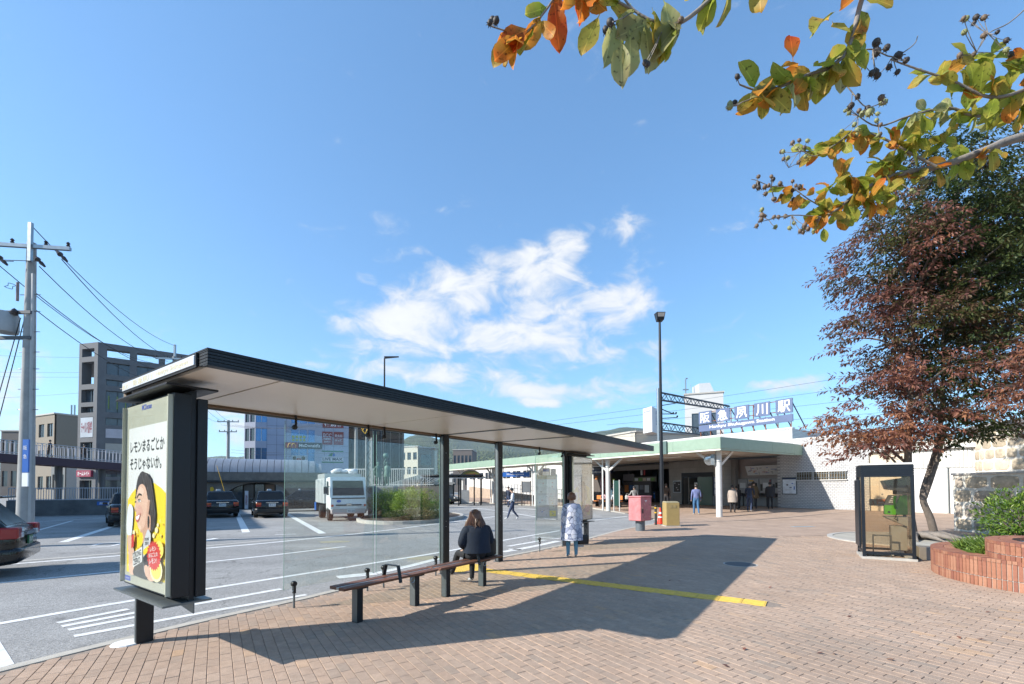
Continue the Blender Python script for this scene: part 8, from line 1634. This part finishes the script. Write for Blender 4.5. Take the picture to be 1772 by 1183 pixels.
    b = MB(); b.obox(hc + fw * .056 * H - up_ * .034 * H, .012 * H, .002, .003 * H, rt, fw, up_); b.build('mouth', mat('lip', (.35, .14, .12), .5), r)
    if coat:
        hem, m, wd = coat; b = MB(); rings = []; lean = V(J['chest']) - V(J['pelvis'])
        for f, rx2, ry2 in ((.838, .055, .045), (.815, .108, .062), (.76, .125, .088), (.66, .122, .09), (.55, .128, .098), (.45, .142, .108), (.38, .150, .112), (.30, .155, .118), (.27, .157, .120)):
            if f < hem - .001: continue
            c = V(J['pelvis']) + lean * ((f - .53) / .215) if f > .53 else V((J['pelvis'][0], J['pelvis'][1], f)); c = V((c.x, c.y, f if f <= .53 else c.z)); rings.append([c * H + V((math.cos(a) * rx2 * wd * (1 + .03 * math.sin(5 * a) * (f < .5)), math.sin(a) * ry2 * wd * (1 + .04 * math.cos(4 * a) * (f < .5)), 0)) * H for a in [2 * math.pi * j / 24 for j in range(24)]])
        b.loft(rings, cap=False); b.build('coat', m, r, smooth=60)
    return r
def bag(label, loc, rz, w_, d_, h_, m, strap=.25, name='handbag', cat='bag'):
    r = thing(name, label, cat, loc, rz); b = MB(); b.loft([rr_ring(x, 0, h_ * k, d_ * k2, 4, .03) for x, k, k2 in ((-w_ / 2, .7, .3), (-w_ * .42, .95, .5), (0, 1, .5), (w_ * .42, .95, .5), (w_ / 2, .7, .3))]); b.build('body', m, r, smooth=60)
    if strap: b = MB(); b.tube([(-w_ * .35, 0, h_ * .9), (-w_ * .2, 0, h_ + strap * .8), (0, 0, h_ + strap), (w_ * .2, 0, h_ + strap * .8), (w_ * .35, 0, h_ * .9)], .008, 6); b.build('strap', m, r, smooth=60)
    return r
# patterned coat cloth
def pattern_cloth():
    m = bpy.data.materials.new('patterned_coat'); m.use_nodes = True; t = m.node_tree; n = t.nodes.new; l = t.links.new; b = t.nodes['Principled BSDF']; tx = n('ShaderNodeTexCoord')
    v = n('ShaderNodeTexVoronoi'); v.feature = 'DISTANCE_TO_EDGE'; v.inputs['Scale'].default_value = 9; l(tx.outputs['Object'], v.inputs['Vector']); c = n('ShaderNodeTexVoronoi'); c.inputs['Scale'].default_value = 9; l(tx.outputs['Object'], c.inputs['Vector'])
    g = n('ShaderNodeMath'); g.operation = 'LESS_THAN'; g.inputs[1].default_value = .025; l(v.outputs['Distance'], g.inputs[0])
    r = n('ShaderNodeValToRGB'); l(c.outputs['Color'], r.inputs[0]); r.color_ramp.interpolation = 'CONSTANT'; e = r.color_ramp.elements; e[0].color = (.58, .60, .68, 1); e[1].position = .72; e[1].color = (.26, .30, .42, 1); e.new(.42).color = (.42, .46, .57, 1)
    mx = n('ShaderNodeMix'); mx.data_type = 'RGBA'; l(g.outputs[0], mx.inputs[0]); l(r.outputs[0], mx.inputs[6]); mx.inputs[7].default_value = (.035, .045, .09, 1); l(mx.outputs[2], b.inputs['Base Color']); b.inputs['Roughness'].default_value = .85; return m
PATT = pattern_cloth(); JEANS = cloth('jeans', (.10, .24, .34)); NAVYC = cloth('navy', (.02, .028, .05)); BLKC = cloth('black', (.022, .022, .026)); NV = cloth('navy_trousers', (.03, .045, .09)); WHC = cloth('white', (.52, .54, .57)); BEC = cloth('beige', (.34, .29, .25)); BRC_ = cloth('brown', (.10, .065, .03)); BLS = cloth('blue_shirt', (.14, .17, .33)); DJN = cloth('blue_jeans', (.05, .14, .27)); TEAL = cloth('teal', (.05, .10, .13)); PINKC = cloth('pink', (.45, .30, .33)); DBR = cloth('dark_brown', (.06, .04, .03))
# the woman standing beside the far panel
wp = G(990, 964); person('person standing in a long white and blue patterned coat near the shelter end', wp, R(4), 1.50, PATT, JEANS, SHOEW, mat('hair_auburn', (.15, .065, .035), .45, var=.3, scale=40), dict(hal=(-.15, .02, .43), har=(.15, .03, .425)), (.27, PATT, 1.12), 0, True, 2, 1.1, bulk=1.3, hv=1.22)
sc_ = MB(); sc_.lathe([(.055, 0), (.062, .02), (.05, .045)], wp + V((0, 0, 1.225)) - wp, 14); sc_.build('collar', cloth('lime', (.45, .46, .18)), bpy.data.objects['person'], smooth=60)
hp = wp + V((.27, .06, .30)); bag('black handbag hanging from the hand of the person in the patterned coat', hp, R(20), .26, .12, .22, mat('bag_black', '#131315', .5), .20)
r = thing('paper_bag', 'pale paper bag hanging beside the black handbag', 'bag', wp + V((.20, .16, .22)), R(15)); b = MB(); b.box(-.09, .09, -.04, .04, 0, .27); b.build('body', mat('paper_white', (.42, .44, .46), .6, var=.08), r); b = MB(); b.tube([(-.05, 0, .27), (-.03, 0, .38), (.03, 0, .38), (.05, 0, .27)], .004, 5); b.build('handle', PAPER, r)
# the woman seated on the second bench (faces the road)
sp = SP0 + Matrix.Rotation(SH_ANG, 3, 'Z') @ V((4.08, -1.27, 0)); H_ = 1.60
sit = dict(pelvis=(0, -.03, .345), spine=(0, -.035, .44), chest=(0, -.015, .55), neck=(0, .005, .635), nape=(0, .022, .67), head=(0, .04, .725), crown=(0, .035, .772), nose=(0, .095, .715), shl=(-.122, 0, .60), ell=(-.175, -.01, .455), wrl=(-.09, .12, .40), hal=(-.05, .15, .39), shr=(.122, 0, .60), elr=(.17, .0, .455), wrr=(.08, .12, .40), har=(.03, .15, .385),
    hil=(-.06, -.01, .335), knl=(-.10, .25, .335), anl=(-.13, .36, .10), tol=(-.15, .43, .085), hir=(.055, -.01, .335), knr=(.06, .24, .33), anr=(.045, .22, .05), tor=(.05, .31, .02))
DEN = cloth('denim', (.011, .017, .032), .3)
person('person with long brown hair in a dark denim jacket sitting on the second bench', V((sp.x, sp.y, 0)), SH_ANG - R(26), H_, DEN, BLKC, SHOEW, mat('hair_chestnut', (.11, .05, .028), .4, var=.35, scale=60), sit, (.53, DEN, 1.12), .255, True, 2, 1.4, bulk=1.45)
bp_ = SP0 + Matrix.Rotation(SH_ANG, 3, 'Z') @ V((4.42, -1.24, .472)); bag('slouchy black shoulder bag lying on the bench beside the seated person', bp_, SH_ANG + .2, .36, .17, .30, mat('bag_soft', '#0c0c0e', .75, var=.2), .0, 'shoulder_bag')
walk = dict(knl=(-.05, .09, .29), anl=(-.055, .17, .055), tol=(-.055, .26, .04), knr=(.05, -.02, .28), anr=(.055, -.19, .08), tor=(.06, -.12, .02), ell=(-.13, .02, .63), wrl=(-.07, .13, .60), hal=(-.04, .17, .62), elr=(.13, .0, .63), wrr=(.08, .12, .58), har=(.04, .16, .60), head=(0, .035, .92), nose=(0, .085, .89), crown=(0, .04, .968))
pw = G(887, 899, ROADZ); person('person in white shirt and navy trousers walking across the bus lane looking at a phone', (pw.x, pw.y, ROADZ), R(95), 1.62, WHC, NV, SHOEW, HAIRK, walk, None, 0, False, 1, 1.1)
stride = dict(knl=(-.055, .05, .285), anl=(-.058, .06, .045), tol=(-.062, .15, .018), knr=(.055, .0, .285), anr=(.06, -.09, .06), tor=(.064, -.01, .02))
def ppl(label, px, py, head, H, *a, **k):
    p = G(px, py, k.pop('gzv', 0.0)); z = gz(p.x, p.y)
    if z > .01: p = G(px, py, z)
    return person(label, (p.x, p.y, gz(p.x, p.y)), R(head), H, *a, **k)
p = at(880, 876, 37); person('person in a dark uniform and cap standing behind the one walking', (p.x, p.y, 0), R(150), 1.68, NAVYC, NV, SHOEK, HAIRK, stride)
ppl('person in a blue shirt and jeans with shoulder bag walking into the station', 1205, 888.5, -10, 1.72, BLS, DJN, SHOEW, HAIRK, stride, scale_w=1.15)
p = G(1205, 888.5, .1); bag('dark shoulder bag on the hip of the person in the blue shirt', (p.x + .26, p.y + .05, .95), R(15), .3, .12, .32, mat('bag_grey', '#2a2a2e', .6), .45, 'shoulder_bag')
ppl('person in a beige coat and black trousers standing near the ticket machines', 1268, 882.5, -30, 1.58, BEC, BLKC, SHOEK, HAIRK, None, (.36, BEC, 1.05))
ppl('person in black crouching slightly by the machine pillar', 1279, 879, 40, 1.45, BLKC, BLKC, SHOEK, HAIRK, dict(chest=(0, .05, .72), neck=(0, .08, .80), nape=(0, .09, .84), head=(0, .11, .89), crown=(0, .10, .94), nose=(0, .165, .88)))
bend = dict(stride); bend.update(spine=(0, .03, .63), chest=(0, .09, .73), neck=(0, .14, .805), nape=(0, .165, .84), head=(0, .20, .885), crown=(0, .20, .935), nose=(0, .25, .86), shl=(-.108, .10, .79), shr=(.108, .10, .79), ell=(-.135, .14, .62), elr=(.135, .14, .62), wrl=(-.12, .26, .55), wrr=(.12, .26, .55), hal=(-.12, .3, .52), har=(.12, .3, .52))
ppl('person in dark jacket leaning forward at the ticket counter', 1297, 882, -35, 1.68, NAVYC, NV, SHOEW, HAIRK, bend)
ppl('person in a brown coat at the ticket machine beside the leaning one', 1305, 879.5, -30, 1.68, BRC_, BLKC, SHOEK, HAIRK, None, (.36, BRC_, 1.1))
ppl('person in a flared black coat at the ticket machine nearest the tiled wall', 1333, 880, -35, 1.62, BLKC, BLKC, SHOEK, HAIRK, None, (.45, BLKC, 1.2))
ppl('person in dark brown standing at the ticket gates behind the lamp post', 1153, 877, -20, 1.70, DBR, BLKC, SHOEK, HAIRK, None)
ppl('person in grey with a white tote bag behind the post box', 1098, 880, 10, 1.62, cloth('grey_top', (.30, .29, .28)), BLKC, SHOEK, HAIRK, dict(ell=(-.15, .06, .66), wrl=(-.2, .16, .63), hal=(-.22, .2, .62)), None)
p = G(1098, 880, .05); bag('white shopping bag held out by the person behind the post box', (p.x - .45, p.y + .2, .72), 0, .3, .12, .3, mat('tote_white', (.5, .5, .48), .6), .12, 'tote_bag')
ppl('person in a long teal coat inside the dark station entrance', 1061, 873.5, 0, 1.66, TEAL, BLKC, SHOEK, HAIRK, None, (.30, TEAL, 1.1))
ppl('person in black top and white trousers inside the station entrance', 1073, 873, 20, 1.66, BLKC, cloth('white_trousers', (.42, .42, .43)), SHOEW, HAIRK, None)
seat = dict(sit); 
for k, (px_, tp_, lb) in enumerate(((1023, PINKC, 'person in pink sitting on the orange bench by the shop'), (1036, WHC, 'person in white sitting on the orange bench by the column'))):
    q = ST @ V((2.35, 10.9 - k * 1.1, 0)); person(lb, (q.x, q.y, gz(q.x, q.y) - .02), ST_ANG + R(90), 1.5, tp_, BLKC, SHOEK, HAIRB, seat)
for (f_, off, lb, hh) in ((.46, .9, 'person in black walking over the footbridge beside the utility pole', 1.66), (.68, 1.2, 'person in dark red standing on the footbridge before the grey block', 1.6)):
    q = V((pb0.x, pb0.y, 0)) + q0.lerp(q1, f_) - nn * off; person(lb, (q.x, q.y, q.z - .05), R(110 if f_ < .5 else 20), hh, BLKC if f_ < .5 else DBR, BLKC, SHOEK, HAIRK, stride)
# ------------------------------------------------------------------ statue
sb = at(663, 842, 26.6); stt = thing('bronze_statue', 'green bronze statue of two standing figures raising a ball on a stone block', 'statue', (sb.x, sb.y, ROADZ + .1)); VERD = mat('verdigris', (.085, .15, .125), .6, .3, var=.35, scale=7, bump=.4, bscale=30)
b = MB(); b.box(-.75, .75, -.45, .45, 0, 1.65); b.build('plinth', mat('plinth_stone', (.24, .24, .24), .7, var=.15), stt, bev=.03)
for k, (x_, rz_, ps) in enumerate(((.22, R(170), dict(elr=(.10, .05, .93), wrr=(.06, .03, 1.08), har=(.05, .02, 1.13), shr=(.10, 0, .825))), (-.3, R(215), dict(ell=(-.17, .0, .66), wrl=(-.2, .08, .56))))):
    f = person('x', (0, 0, 0), 0, 1.42, VERD, VERD, VERD, VERD, ps, (.36, VERD, .9)); kids = list(f.children)
    for c in kids:
        for g in list(c.children): bpy.data.objects.remove(g)
    for c in kids:
        c.parent = stt; c.location = (x_, 0, 1.65); c.rotation_euler = (0, 0, rz_)
        if c.type == 'MESH':
            for i in range(len(c.data.materials)): c.data.materials[i] = VERD
        c.name = {'body': 'figure', 'hair': 'figure_hair', 'coat': 'figure_robe'}.get(c.name.split('.')[0], 'figure_' + c.name.split('.')[0])
    bpy.data.objects.remove(f)
b = MB(); b.lathe([(.001, -.16)] + [(.16 * math.cos(t), .16 * math.sin(t)) for t in [R(-75 + 15 * i) for i in range(11)]] + [(.001, .16)], (.15, 0, 1.65 + 1.42 * 1.13 + .17), 16); b.build('ball', VERD, stt, smooth=60)

# ------------------------------------------------------------------ the air
hz = MB(); hz.box(-4200, 4200, -4200, 4200, -1.2, 460)
hm = bpy.data.materials.new('haze_air'); hm.use_nodes = True; ht_ = hm.node_tree; ht_.nodes.clear(); ho = ht_.nodes.new('ShaderNodeOutputMaterial'); hv = ht_.nodes.new('ShaderNodeVolumePrincipled')
hv.inputs['Color'].default_value = (.72, .86, 1.0, 1); hv.inputs['Density'].default_value = 1.0e-4; hv.inputs['Anisotropy'].default_value = .2; ht_.links.new(hv.outputs[0], ho.inputs['Volume'])
tag(hz.build('haze', hm), kind='stuff')
